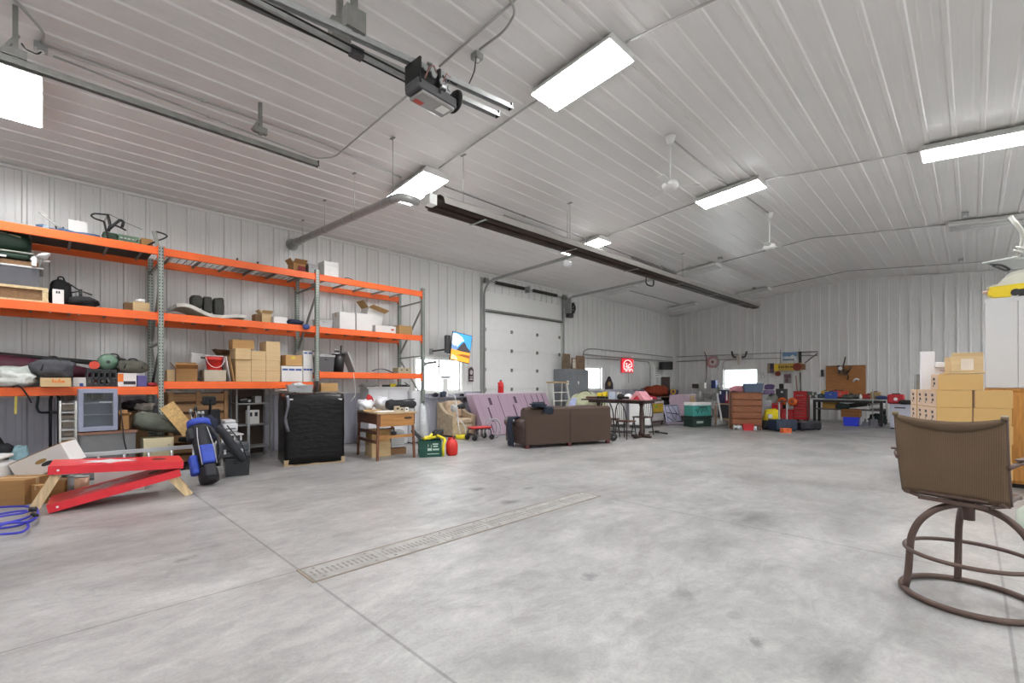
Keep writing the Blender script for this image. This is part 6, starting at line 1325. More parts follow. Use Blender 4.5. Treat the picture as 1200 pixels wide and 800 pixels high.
X_=XL+.03;y0_,y1_=Yx(549.3,X_),Yx(554.5,X_);z1=PX(552,429.5,X_).z;z0=PX(552,447,X_).z
t=thing('wall_plaque','dark arched plaque on the wall beside the overhead door frame','plaque',(X_,(y0_+y1_)/2,0),H90);ww=y1_-y0_
part('plate',mat('dark maroon plaque','#4a3338',.5),t,lambda b:b.prism([(-ww/2,z0),(ww/2,z0),(ww/2,z1-.06),(0,z1),(-ww/2,z1-.06)],.015,Matrix(((1,0,0,0),(0,0,-1,0),(0,1,0,0),(0,0,0,1)))));part('emblem',mat('pale plaque print',(.5,.48,.48),.6,var=0),t,lambda b:(b.box(-ww*.32,ww*.32,-.0165,-.015,z0+.05,z0+.09),b.box(-ww*.32,ww*.32,-.0165,-.015,z0+.12,z0+.15),b.prism([(ww*.3*math.cos(k*math.pi/6),z0+.27+.07*math.sin(k*math.pi/6))for k in range(12)],.0015,Matrix(((1,0,0,0),(0,0,-1,-.015),(0,1,0,0),(0,0,0,1))))))
y0_,y1_=Yx(709,X_),Yx(718,X_);z0=PX(713,456,X_).z;z1=PX(713,441,X_).z;ww=y1_-y0_
t=thing('hanging_pennant','dark house-shaped fabric hanging on a string beside the narrow window','pennant',(X_,(y0_+y1_)/2,0),H90);part('cloth',fab('dark patterned cloth','#3a3034'),t,lambda b:b.prism([(-ww/2,z0),(ww/2,z0),(ww/2,z0+.22),(ww*.12,z1),(-ww*.12,z1),(-ww/2,z0+.22)],.02,Matrix(((1,0,0,0),(0,0,-1,0),(0,1,0,0),(0,0,0,1)))));part('string',WHITEP,t,lambda b:(b.bar((-.02,-.01,z1),(0,-.01,z1+.22),.006,.006),b.bar((.02,-.01,z1),(0,-.01,z1+.22),.006,.006)));part('print',mat('tan print','#9b7d4d',.7,var=0),t,lambda b:b.prism([(.11*math.cos(k*math.pi/5),z0+.22+.1*math.sin(k*math.pi/5))for k in range(10)],.0015,Matrix(((1,0,0,0),(0,0,-1,-.02),(0,1,0,0),(0,0,0,1)))))
y0_,y1_=Yx(727.5,X_),Yx(741.5,X_);z0=PX(735,437,X_).z;z1=PX(735,420,X_).z;ww=y1_-y0_;hh=z1-z0
t=thing('neon_sign','square red neon sign glowing on the side wall past the narrow window','neon sign',(X_,(y0_+y1_)/2,z0),H90)
part('back_panel',mat('red acrylic sign panel','#b0142a',.3,var=.05,emit=.22),t,lambda b:b.box(-ww/2,ww/2,-.03,0,0,hh,.004))
NEON=mat('pink white neon tube','#ffb6b4',.3,var=0,emit=1.3);NEONR=mat('red neon tube','#ff2838',.3,var=0,emit=1.2)
def tb(pts):return lambda b:b.tube([(x*ww-ww/2,-.05,z*hh)for x,z in pts],.017,8)
part('neon_tube',NEON,t,tb([(.5+.34*math.cos(a),.55+.34*math.sin(a))for a in[R(-20+k*22)for k in range(11)]]));part('neon_tube',NEON,t,tb([(.16,.45),(.2,.25),(.3,.3),(.33,.14),(.42,.14),(.45,.3),(.58,.3),(.62,.13),(.7,.15),(.72,.3),(.86,.26),(.92,.12)]));part('neon_tube',NEON,t,tb([(.3,.62),(.42,.68),(.4,.5),(.56,.46),(.6,.62),(.72,.6)]));part('neon_tube',NEON,t,tb([(.3,.46),(.4,.4),(.66,.38),(.78,.48)]));part('neon_tube',NEONR,t,tb([(.08,.06),(.08,.94),(.92,.94),(.92,.3)]));part('power_cord',BLACK,t,lambda b:b.tube([(.1,-.01,0),(.12,-.01,-.4)],.006,5))
y0_,y1_=Yx(765.5,X_),Yx(774,X_);z0=PX(770,442,X_).z;z1=PX(770,428,X_).z;ww=y1_-y0_;t=thing('notice_sheet','white printed notice sheet on the side wall near the corner','notice',(X_,(y0_+y1_)/2,z0),H90);part('sheet',WPAPER,t,lambda b:b.box(-ww/2,ww/2,-.006,0,0,z1-z0));part('printing',mat('grey print',(.25,.25,.25),.8,var=0),t,lambda b:[b.box(-ww*.2,ww*.36,-.0075,-.006,(z1-z0)*(.15+.15*k),(z1-z0)*(.2+.15*k))for k in range(5)])
p=PX(782,429,XL+.3);t=thing('wall_speaker','black loudspeaker on a wall bracket in the far corner','speaker',(XL+.33,p.y-.2,p.z),R(60));part('cabinet',BLACK,t,lambda b:b.box(-.28,.28,-.14,.14,-.17,.19,.01));part('grille',mat('speaker grille',(.03,.03,.03),.9),t,lambda b:b.box(-.26,.26,-.15,-.141,-.15,.17));part('bracket',GALVD,t,lambda b:b.bar((0,.14,0),(-.1,.34,0),.04,.04))
PIPE_M=mat('grey air pipe',(.30,.29,.28),.4,.5,var=.08)
for k,(pts,lb)in enumerate((([(683,418),(684,411),(690,408.5),(700,409),(788,418.5)],'grey air pipe along the side wall, topmost of the run above the neon sign'),([(684,415),(700,416.5),(716,418),(788,423.5)],'grey air pipe along the side wall, second of the run above the neon sign'),([(687,419.5),(718,421),(730,422)],'short grey air pipe below the other two by the neon sign'),([(742,422),(760,424),(762,427),(762,455)],'grey air pipe dropping down the side wall between the neon sign and the notice'))):
 b=MB(PIPE_M);b.tube(smooth_path([PX(x,y,XL+.07+.02*k)for x,y in pts],.15),.019,8);tag(b.done('air_pipe'),lb,'pipe','air pipes on the walls')
for k,(pts,lb)in enumerate((([(793,418),(840,416),(958,411.5)],'grey air pipe along the far wall, upper of the two'),([(793,423.5),(826,422),(905,419.5),(914,419.5)],'grey air pipe along the far wall, lower of the two'),([(846,444),(847,425),(850,422.5),(862,421)],'thin grey pipe rising beside the far window'))):
 b=MB(PIPE_M);b.tube(smooth_path([PY(x,y,YF-.046)for x,y in pts],.15),.019 if k<2 else .012,8);tag(b.done('air_pipe'),lb,'pipe','air pipes on the walls')
b=MB(PIPE_M);p,q=PX(750,455,XL+.1),PX(784,455,XL+.1);b.cyl(p,q,.02,n=8);b.box(XL+.03,XL+.1,p.y,p.y+.03,p.z-.02,p.z+.02);tag(b.done('rail_pipe'),'dark pipe running along the side wall below the notice','pipe')
TZ=.99;WD=wood('dark walnut table','#3a2620',.4)
t=thing('pub_table','tall dark wooden table covered with toys and clothes past the sofa','table',(-6.86,11.15,0));part('table_top',WD,t,lambda b:b.box(-1.02,1.0,-.42,.42,TZ-.04,TZ,.008));part('apron',WD,t,lambda b:b.box(-.85,.85,-.3,.3,TZ-.1,TZ-.041))
for x in(-.68,.66):
 o=part('pedestal',WD,t,lambda b:b.lathe([(.07,.06),(.08,.12),(.05,.2),(.06,.5),(.045,.8),(.07,TZ-.1)],16,Matrix.Translation((x,-.05,0))));b=MB(WD);b.bar((x,-.42,.03),(x,.35,.03),.08,.06,bev=.01);b.bar((x-.28,-.05,.03),(x+.28,-.05,.03),.08,.055,bev=.01);b.done('pedestal_foot',o)
def bistro(label,loc,rz):
 t=thing('bow_back_chair',label,'chair',loc,rz,group='dark bow-back chairs at the tall table');CB=mat('black chair lacquer',(.016,.013,.012),.35)
 part('seat',wood('brown chair seat','#4c2c1e',.4),t,lambda b:b.box(-.21,.21,-.2,.2,.47,.505,.015))
 for x in(-.17,.17):
  for y in(-.16,.16):part('leg',CB,t,lambda b:b.cyl((x*1.25,y*1.3,0),(x,y,.47),.015,.02,n=8))
 part('stretcher',CB,t,lambda b:(b.cyl((-.19,-.18,.2),(.19,-.18,.2),.011,n=6),b.cyl((-.19,.18,.2),(.19,.18,.2),.011,n=6)))
 part('back_bow',CB,t,lambda b:b.tube([(-.19*math.cos(a),-.19-.06*math.sin(a),.5+.5*math.sin(a))for a in[i*math.pi/14 for i in range(15)]],.016,8))
 for k in range(4):xx=-.11+.073*k;part('spindle',CB,t,lambda b:b.cyl((xx*.9,-.185,.5),(xx,-.235,.5+.5*math.sqrt(max(.0,1-(xx/.19)**2))-.02),.008,n=6))
 return t
cch=bistro('dark bow-back chair at the tall table, nearest the sofa end',(PY(714,450,10.5).x,10.5,0),R(12))
dup(cch,(PY(733,450,10.55).x,10.55,0),R(-8),'dark bow-back chair at the tall table, in the middle of the near long side')
dup(cch,(PY(753,450,11.75).x,11.75,0),R(172),'dark bow-back chair on the far long side of the tall table')
b=MB(fab('dark floor mat','#4a4048'));b.box(-.55,.55,-.4,.4,0,.012,.003);p=PZ(724,505.5);tag(b.done('floor_mat',None,(p.x,p.y,.0),R(15)),'dark mat on the floor under the tall table','mat')
p=PZ(770,508);t=thing('folded_tripod','black folded tripod lying on the floor past the tall table','tripod',(p.x,p.y,0))
for k,(x,y)in enumerate(((-.3,.1),(.32,-.02),(.25,.14))):part('leg',BLACK,t,lambda b:b.bar((0,0,.05),(x,y,.02),.03,.03))
part('head',BLACK,t,lambda b:b.box(-.05,.05,-.05,.05,.02,.09,.01))
Zt=TZ+.003
def ontab(px,dy=-.15):return PY(px,467,11.15+dy).x
t=thing('toy_truck','yellow toy truck on the tall table','toy truck',(ontab(708),10.92,Zt));YT=mat('yellow toy truck','#e2c41e',.4)
part('bed',YT,t,lambda b:b.box(-.14,.02,-.07,.07,.07,.17,.01));part('cab',YT,t,lambda b:b.box(.03,.14,-.06,.06,.06,.2,.015))
for x in(-.09,.09):
 for y in(-.075,.075):part('wheel',BLACK,t,lambda b:b.cyl((x,y-.015,.04),(x,y+.015,.04),.04,n=12))
b=MB(wood('dark red board','#5a2a25',.5));b.box(-.2,.2,-.15,.15,0,.05,.004);tag(b.done('wooden_tray',None,(ontab(697),11.0,Zt)),'dark red-brown tray at the sofa end of the tall table','tray')
carton('white carton on the tall table behind the yellow truck',(ontab(717),11.2,Zt),(.24,.2,.18),0,CARTW);carton('pale blue-white carton on the tall table in the middle',(ontab(723,.0),10.95,Zt),(.17,.18,.20),R(15),mat('pale blue carton','#a9b2c0',.7))
heap('black purse on the tall table',(ontab(729),10.92,Zt),(.2,.16,.15),fab('black leather',(.02,.02,.02)),'purse','purse',seed=111,amp=.15)
t=thing('hard_hat','white and black hard hat on the tall table','helmet',(ontab(737),10.98,Zt));part('shell',WHITEP,t,lambda b:b.lathe([(.17,0),(.165,.09),(.12,.18),(.05,.22),(.0,.225)],20));part('visor',BLACK,t,lambda b:b.box(-.12,.12,-.2,-.12,.03,.12,.03))
t=thing('folded_blanket','pink and red folded blanket peaked on the tall table end','blanket',(ontab(751),11.0,Zt));part('blanket',fab('pink blanket','#c98a93'),t,lambda b:b.prism([(-.22,0),(.22,0),(.04,.22),(-.04,.22)],.4,Matrix(((1,0,0,0),(0,0,-1,.2),(0,1,0,0),(0,0,0,1)))));part('stripe',fab('red blanket stripe','#b8303c'),t,lambda b:(b.prism([(-.14,0),(.1,0),(.0,.12)],.006,Matrix(((1,0,0,0),(0,0,-1,-.2),(0,1,0,0),(0,0,0,1))))))
t=thing('white_cabinet','bright white low cabinet standing behind the tall table','cabinet',(PY(751,450,13.6).x,13.6,0),R(18));part('body',WHITEP,t,lambda b:b.box(-.32,.32,-.25,.25,.1,.97,.01));part('plinth',DARKG,t,lambda b:b.box(-.3,.3,-.22,.22,0,.1));part('door',WHITEP,t,lambda b:b.box(-.30,.30,-.27,-.251,.14,.94,.006))
t=thing('white_cabinet','second bright white cabinet behind the chairs, partly hidden by the table pedestal','cabinet',(PY(722,450,13.3).x,13.3,0),R(18));part('body',WHITEP,t,lambda b:b.box(-.28,.28,-.22,.22,.1,.90,.01));part('plinth',DARKG,t,lambda b:b.box(-.26,.26,-.2,.2,0,.1));part('door',WHITEP,t,lambda b:b.box(-.26,.26,-.235,-.221,.14,.87,.006))
def box_thing(name,label,cat,loc,size,rz,m,extra=None,group=None,bev=.008):
 w,d,h=size;t=thing(name,label,cat,loc,rz,group);part('body',m,t,lambda b:b.box(-w/2,w/2,-d/2,d/2,0,h,bev))
 if extra:extra(t,w,d,h)
 return t
FS=18.6
l,s_,rz=fb((758.5,500),(778,497.5),470,.5);w_,d_,h_=s_
t=thing('old_cabinet','old white cabinet with a yellow glass front past the tall table','cabinet',l,rz);OW=mat('old white enamel','#b9b3b4',.45);SCRY=mat('yellow glass front','#b8962f',.25,var=.25,scale=6)
part('body',OW,t,lambda b:b.box(-w_/2,w_/2,-d_/2,d_/2,.16,h_,.02));part('stand',mat('dark cabinet stand','#4c3a3a',.6),t,lambda b:b.box(-w_/2,w_/2,-d_/2+.02,d_/2-.02,.10,.155))
for x in(-w_/2+.03,w_/2-.07):part('leg',mat('dark cabinet stand','#4c3a3a',.6),t,lambda b:b.box(x,x+.04,-d_/2+.03,-d_/2+.07,0,.1))
part('glass_front',SCRY,t,lambda b:(b.box(-w_*.32,w_*.42,-d_/2-.006,-d_/2,.42,h_*.9,.02),b.m(mat('green glass patch','#7aa03a',.25)),b.prism([(-.12,.62),(.15,.58),(.05,.75)],.003,Matrix(((1,0,0,0),(0,0,-1,-d_/2-.006),(0,1,0,0),(0,0,0,1)))),b.m(mat('dark glass edge',(.03,.02,.02),.3)),b.box(-w_*.3,w_*.4,-d_/2-.008,-d_/2-.006,.42,.45),b.box(-w_*.3,w_*.4,-d_/2-.008,-d_/2-.006,h_*.88,h_*.9)))
hv=h_;lv=l;rv=rz
heap('red and white striped garments heaped on the old white cabinet',Vector((lv.x,lv.y,hv+.004)),(.62,.42,.16),fab('crimson cloth','#b3263a'),'clothes_heap','clothes',rz=rv,seed=121,amp=.25)
heap('white towels piled behind the red garments',Vector((lv.x-.5,lv.y+.5,0)),(.5,.5,1.05),fab('white terry cloth',(.66,.65,.64)),'towel_pile','towels',seed=122,amp=.15)
p=PZ(778,499);q=PZ(813,500);t=thing('low_platform','low pale mauve platform on the floor under the white navy-lined board','platform',((p.x+q.x)/2-.2,(p.y+q.y)/2+.6,0),R(30));part('deck',mat('pale mauve board','#a99aac',.6),t,lambda b:b.box(-.72,.68,-.5,.4,.05,.09,.004))
for x in(-.6,.55):part('runner',mat('pale mauve board','#a99aac',.6),t,lambda b:b.box(x,x+.08,-.48,.38,0,.049))
a,c=PZ(780,498),PZ(801,495.5);u=(c-a);rzb=math.atan2(u.y,u.x);w_=u.length*.95;l=(a+c)/2;dl=-SN*l.x+CS*l.y;hb=EYE-(471-450)*dl/FPX
t=thing('framed_board','white board with navy diagonal bands leaning behind the old white cabinet','board',(l.x,l.y,.095),rot=(R(-14),0,rzb));hb=(hb-.095)/math.cos(R(14))
part('panel',mat('white lavender panel','#c4c4dc',.5),t,lambda b:b.box(-w_/2,w_/2,0,.02,0,hb));NV=mat('navy band','#2b2f55',.5)
part('bands',NV,t,lambda b:[b.bar((x0*w_-w_/2,-.002,z0*hb),(x1*w_-w_/2,-.002,z1*hb),.004,.035,up=(0,0,1))for x0,z0,x1,z1 in((.08,.05,.08,.95),(.08,.95,.92,.95),(.3,.95,.55,.05),(.55,.95,.85,.3),(.1,.55,.9,.4),(.1,.3,.45,.02),(.6,.05,.75,.5),(.93,.05,.93,.95))])
l,s_,rz=fb((799,495),(814,490),463,.5);w_,d_,h_=s_;t=thing('pink_cabinet','pale pink old cabinet with a wooden panel front behind the navy-lined board','cabinet',l+Vector((-.1,.35,0)),rz);part('body',mat('pale pink enamel','#b99fae',.5),t,lambda b:b.box(-w_/2,w_/2,-d_/2,d_/2,.22,h_,.01));part('plinth',mat('dark plinth','#2a1c1c',.6),t,lambda b:b.box(-w_/2+.04,w_/2-.04,-d_/2+.04,d_/2-.04,0,.22));part('wood_panel',wood('honey wood panel','#b08a4c',.4),t,lambda b:b.box(0,w_*.42,-d_/2-.006,-d_/2,h_*.5,h_*.95));hp=h_;lp=l+Vector((-.1,.35,0));rp=rz
a,c=PX(783,470,XL+1.2),None
t=thing('storage_bench','dark storage bench in the far corner carrying the orange heap','bench',(-9.54,18.66,0),R(35));part('bench_top',wood('bench plank','#6a4f3c',.6),t,lambda b:b.box(-.75,.75,-.35,.35,.84,.88));
for x in(-.7,.64):
 for y in(-.3,.24):part('leg',wood('bench plank','#6a4f3c',.6),t,lambda b:b.box(x,x+.06,y,y+.06,0,.84))
BM_=Matrix.Translation((-9.54,18.66,0))@Matrix.Rotation(R(35),4,'Z')
heap('large rust-orange blanket heap on the bench in the far corner',BM_@Vector((-.12,.05,.884)),(.95,.5,.46),fab('rust orange cloth','#8e3a22'),'blanket_heap','blanket',rz=R(35),seed=131,amp=.25)
box_thing('dark_box','dark brown box tilted above the orange heap in the far corner','box',BM_@Vector((.30,.52,.0)),(.34,.3,1.72),R(35),mat('dark brown case','#3a2b26',.6))
t=thing('yellow_ring_toy','purple and yellow toy case beside the orange heap','toy',BM_@Vector((.58,.02,.884)),R(35));part('case',mat('purple plastic','#3b2c5e',.5),t,lambda b:b.box(-.15,.16,-.12,.12,0,.28,.03));part('ring',mat('yellow ring','#d2a21e',.4),t,lambda b:b.lathe([(.06,-.02),(.11,-.02),(.11,.02),(.06,.02),(.06,-.02)],20,Matrix.Translation((-.06,-.15,.2))@Matrix.Rotation(H90,4,'X'),cap=False))
for k,(px,py,h_,c,lb)in enumerate(((781,492,.72,'#201d22','black duffel standing between the old white cabinet and the pink one'),(789,490,.8,'#7d6a6a','brown grey carton behind the navy-lined board'))):
 p=PZ(px,py);(bag(lb,(p.x,p.y+.05,0),(.26,.26,h_),fab('dark duffel '+c,c),R(35),seed=140,straps=False)if k==0 else carton(lb,(p.x-.05,p.y+.1,0),(.3,.26,h_),R(35),mat('carton '+c,c,.8)))
WSH=mat('chromed wire',(.45,.45,.46),.35,.5,var=.05);YS=20.9
xa,xb=PY(811,470,YS).x,PY(838,470,YS).x;t=thing('wire_shelving','tall open wire shelving against the far wall behind the teal cooler','shelving',((xa+xb)/2,YS+.25,0));w_=xb-xa
for x in(-w_/2,w_/2):
 for y in(-.22,.22):part('upright',WSH,t,lambda b:b.cyl((x,y,0),(x,y,1.8),.014,n=8))
for z in(.3,.75,1.2,1.74):
 part('shelf',WSH,t,lambda b:([b.bar((-w_/2,y,z),(w_/2,y,z),.008,.016)for y in[-.22+.088*i for i in range(6)]],[b.bar((x,-.22,z),(x,.22,z),.008,.008)for x in[-w_/2+w_*i/8 for i in range(9)]]))
for k,(x,z,s_,c)in enumerate(((-.35,.765,(.25,.25,.3),'#c8c6c0'),(.1,.765,(.3,.25,.22),'#8d8a86'),(.4,1.215,(.2,.2,.36),'#3a4a7a'),(-.1,1.215,(.22,.2,.25),'#d0cec8'),(-.45,1.215,(.2,.25,.2),'#4c4640'),(.3,.315,(.35,.3,.3),'#c9c9c9'))):
 carton('box on the open wire shelving, %s'%('pale one low at the corner end','grey one in the low middle','blue one high at the window end','white one high in the middle','dark one high at the corner end','white one on the bottom shelf')[k],((xa+xb)/2+x,YS+.2,z),s_,0,mat('shelf carton '+c,c,.7),tape=False)
l,s_,rz=fb((812,500.5),(834,499.5),488,.42);w_,d_,h_=s_
t=thing('green_chest','dark green plastic chest on the floor under the teal cooler','chest',l,rz);DG=mat('dark green plastic','#1d332d',.45);part('body',DG,t,lambda b:b.box(-w_/2,w_/2,-d_/2,d_/2,0,h_*.8,.02));part('lid',DG,t,lambda b:b.box(-w_/2-.015,w_/2+.015,-d_/2-.015,d_/2+.015,h_*.82,h_,.01));part('logo_print',mat('pale logo print','#a8b8b0',.6,var=0),t,lambda b:b.box(-w_*.3,w_*.05,-d_/2-.002,-d_/2,h_*.35,h_*.55))
TE=mat('teal cooler plastic','#3f8f86',.45,var=.12);zc_=h_+.004;ht=EYE-(471-450)*(-SN*l.x+CS*l.y)/FPX-zc_
t=thing('teal_cooler','teal cooler with a white lid stacked on the dark green chest','cooler',(l.x,l.y,zc_),rz);part('body',TE,t,lambda b:b.box(-w_/2+.01,w_/2-.01,-d_/2+.01,d_/2-.01,0,ht*.76,.02));part('lid',WHITEP,t,lambda b:b.box(-w_/2,w_/2,-d_/2,d_/2,ht*.77,ht,.02));part('scrawl',mat('dark teal scrawl','#173f40',.6),t,lambda b:b.tube([(w_*(-.38+.07*k),-d_/2+.008,ht*(.42+.2*math.sin(k*2.3)+.05*math.sin(k*5)))for k in range(11)],.010,6));part('handle',DG,t,lambda b:b.box(-.12,.12,-d_/2-.02,-d_/2+.01,ht*.6,ht*.68,.006))
YE=PZ(846,500).y;
l,s_,rz=fb((836.5,500),(855,503),457,.5);w_,d_,h_=s_;l=l*1.055;l.z=0;t=thing('wooden_rack','pale wooden two-tier rack hung with dark cloths beside the brown dresser','rack',l,rz);LWD=wood('pale rack wood','#a98c6c',.5,'z')
for x in(-w_/2+.0,w_/2-.045):
 for y in(-d_/2,d_/2-.045):part('post',LWD,t,lambda b:b.box(x,x+.045,y,y+.045,0,h_ if x>0 else h_*.55))
for z in(.22,.72):part('shelf',LWD,t,lambda b:b.box(-w_/2+.045,w_/2-.045,-d_/2+.0,d_/2-.0,z,z+.035))
RM=Matrix.Translation(l)@Matrix.Rotation(rz,4,'Z')
box_thing('dark_crate','black crate on the lower tier of the pale wooden rack','crate',RM@Vector((0,.02,.258)),(w_*.8,d_*.8,.44),rz,mat('black crate',(.02,.017,.02),.6))
t=thing('hanging_flag','navy and red patterned flag draped over the pale wooden rack','flag',RM@Vector((-.02,-.02,.758)),rz);part('cloth',fab('navy flag cloth','#23264a'),t,lambda b:b.box(-w_*.42,w_*.40,-.12,.1,0,h_-.76,.03));part('red_field',fab('crimson flag field','#8a2036'),t,lambda b:b.box(.05,w_*.3,-.128,-.121,.02,.3));part('white_bands',WHITEP,t,lambda b:(b.box(-w_*.32,-w_*.22,-.128,-.121,.3,h_-.8),b.box(w_*.12,w_*.2,-.131,-.1285,.1,h_-.8)))
p0,p1=RM@Vector((.14,-d_/2-.09,.2)),RM@Vector((-w_*.22,-d_/2-.05,h_-.12));b=MB(mat('white crutch',(.66,.66,.68),.4));b.bar(p0,p1,.05,.03,up=(0,1,0));tag(b.done('crutch'),'white pole leaning across the pale wooden rack','pole')
carton('white carton at the cooler end of the pale wooden rack',RM@Vector((-w_/2-.16,.22,0)),(.24,.3,1.08),rz,CARTW,tape=False)
a,c=PZ(857,503),PZ(893,504);u=c-a;rzd=math.atan2(u.y,u.x);w_=u.length;dl=-SN*a.x+CS*a.y;h_=EYE-(459.5-450)*dl/FPX;d_=.48;n_=Vector((-u.y,u.x,0)).normalized();l=(a+c)/2+n_*d_/2
t=thing('dresser','brown wooden five-drawer dresser standing under the far window','dresser',l,rzd);DR=wood('brown dresser wood','#6b3f26',.4);DRF=wood('brown drawer front','#7d4a2c',.35)
part('carcass',DR,t,lambda b:(b.box(-w_/2,-w_/2+.025,-d_/2,d_/2,.12,h_-.03),b.box(w_/2-.025,w_/2,-d_/2,d_/2,.12,h_-.03),b.box(-w_/2+.025,w_/2-.025,d_/2-.015,d_/2,.12,h_-.03),b.box(-w_/2+.025,w_/2-.025,-d_/2+.02,d_/2-.015,.12,.14),b.box(-w_/2-.015,w_/2+.015,-d_/2-.02,d_/2+.01,h_-.03,h_,.006)))
n5=5;dh=(h_-.03-.15)/n5
for k in range(n5):
 o=part('drawer',DRF,t,lambda b:(b.box(-w_/2+.03,w_/2-.03,-d_/2-.01,-d_/2+.015,.15+k*dh+.008,.15+(k+1)*dh-.008,.006),b.m(DR),b.box(-w_/2+.04,w_/2-.04,-d_/2+.016,d_/2-.02,.15+k*dh+.02,.15+(k+1)*dh-.03)))
 for x in(-w_*.25,w_*.25):b=MB(mat('brass pull',(.25,.18,.08),.4,.7));b.cyl((x,-d_/2-.03,.15+(k+.5)*dh),(x,-d_/2-.01,.15+(k+.5)*dh),.016,n=10);b.done('knob',o)
for x in(-w_/2+.01,w_/2-.06):
 for y in(-d_/2+.01,d_/2-.06):part('leg',DR,t,lambda b:b.box(x,x+.05,y,y+.05,0,.12))
DM=Matrix.Translation(l)@Matrix.Rotation(rzd,4,'Z')
heap('pink folded blanket on the dresser in front of the window',DM@Vector((-w_*.22,0,h_+.004)),(.52,.36,.20),fab('pink blanket','#c98a93'),'blanket','blanket',rz=rzd,seed=151,amp=.2)
tote('blue-grey storage tote on the dresser',DM@Vector((w_*.25,.0,h_+.004)),(.54,.36,.29),mat('blue-grey tote','#46546a',.45),rzd,lid=mat('blue-grey tote lid','#56647a',.45))
p=DM@Vector((-.05,.0,0));tote('red plastic bin on the floor under the dresser',DM@Vector((.02,-d_/2-.16,0)),(.30,.2,.19),mat('red bin plastic','#b1262b',.45),rzd)
for k,x in enumerate((-.36,-.24)):
 b=MB(mat('small bottle',(.4,.42,.4),.3));b.lathe([(.03,0),(.03,.1),(.012,.13),(.012,.16)],12);tag(b.done('small_bottle',None,DM@Vector((x,-d_/2-.06,0))),'small grey bottle on the floor in front of the dresser, %s'%('by its leg','nearer the red bin')[k],'bottle')
Yq=19.6;xa,xb=PY(893,460,Yq).x,PY(905,460,Yq).x;w_=xb-xa;PUQ=fab('purple and white quilt','#7d6a90')
def stk(k):return EYE-(py_-450)*1
t=thing('drawer_tower','grey translucent plastic drawer tower behind the dresser','drawer tower',((xa+xb)/2,Yq+.2,0));zt=PY(899,462,Yq).z;GT=mat('grey translucent drawer',(.42,.42,.45),.3);part('frame',mat('pale tower frame',(.5,.5,.52),.4),t,lambda b:b.box(-w_/2,w_/2,-.18,.2,0,zt,.006))
for k in range(4):part('drawer',GT,t,lambda b:b.box(-w_/2+.02,w_/2-.02,-.2,-.181,zt*(.05+.24*k),zt*(.24+.24*k),.006))
heap('purple and white folded quilt on the drawer tower',((xa+xb)/2,Yq+.2,zt+.004),(w_*.95,.36,.17),PUQ,'quilt','quilt',seed=152,amp=.15,sq=.5)
heap('purple quilt with a white stripe topmost on the drawer tower',((xa+xb)/2+.02,Yq+.22,zt+.18),(w_*.85,.34,.2),fab('dark purple quilt','#5b4a72'),'quilt','quilt',seed=153,amp=.15,sq=.5)
p=PZ(902,504);t=bag('yellow and black gear bag on the floor between dresser and suitcase',(p.x,p.y+.2,0),(.46,.34,.64),fab('yellow gear nylon','#d3bd1f'),R(30),seed=161,straps=False,amp=.2);part('patch',fab('black gear patch',(.03,.03,.03)),t,lambda b:b.blob((-.12,-.1,.0),(.4,.28,.3),5,.2));part('badge',mat('silver badge',(.5,.5,.52),.4),t,lambda b:b.box(-.16,-.04,-.24,-.19,.36,.48,.01))
def suitcase(label,q0,q1,pt,dep,m,hand):
 l,s_,rz=fb(q0,q1,pt,dep);w_,d_,h_=s_;t=thing('suitcase',label,'suitcase',l,rz,group='hard dark cases on the floor before the red tool chests')
 part('shell',m,t,lambda b:b.box(-w_/2,w_/2,-d_/2,d_/2,.02,h_,.04))
 for k in range(5):part('rib',m,t,lambda b:b.box(-w_/2+.05+(w_-.1)*k/4-.012,-w_/2+.05+(w_-.1)*k/4+.012,-d_/2-.008,-d_/2+.01,.06,h_-.05,.004))
 for x in(-w_/2+.05,w_/2-.09):part('wheel',BLACK,t,lambda b:b.cyl((x,-d_/2+.05,.03),(x+.04,-d_/2+.05,.03),.03,n=12))
 if hand:
  for x in(-w_*.18,w_*.2):part('handle_tube',GALV,t,lambda b:b.box(x-.018,x+.018,-.03,.0,h_,h_+.52))
  part('handle_grip',BLACK,t,lambda b:b.box(-w_*.2,w_*.22,-.035,.005,h_+.521,h_+.555,.008))
 return l,s_,rz
sl,ss,sr=suitcase('dark blue suitcase with two raised handle tubes in front of the red tool chests',(911,505.5),(935,505),492,.42,mat('dark blue suitcase shell','#1f2c40',.45),True)
suitcase('low black suitcase lying beside the dark blue one',(939.5,505),(963.5,504),494.5,.4,mat('black suitcase shell','#15161f',.45),False)
p=PZ(922,506.5);t=box_thing('orange_case','small orange case on the floor before the dark blue suitcase','case',(p.x,p.y-.1,0),(.28,.14,.13),sr,mat('orange plastic','#d2602e',.4),lambda t,w,d,h:part('latch',BLACK,t,lambda b:b.box(-.03,.03,-d/2-.004,-d/2,h*.5,h*.7)))
RT=mat('red tool chest enamel','#b01c24',.35,var=.06);CHR=mat('chrome drawer pull',(.55,.55,.56),.25,.8,var=0)
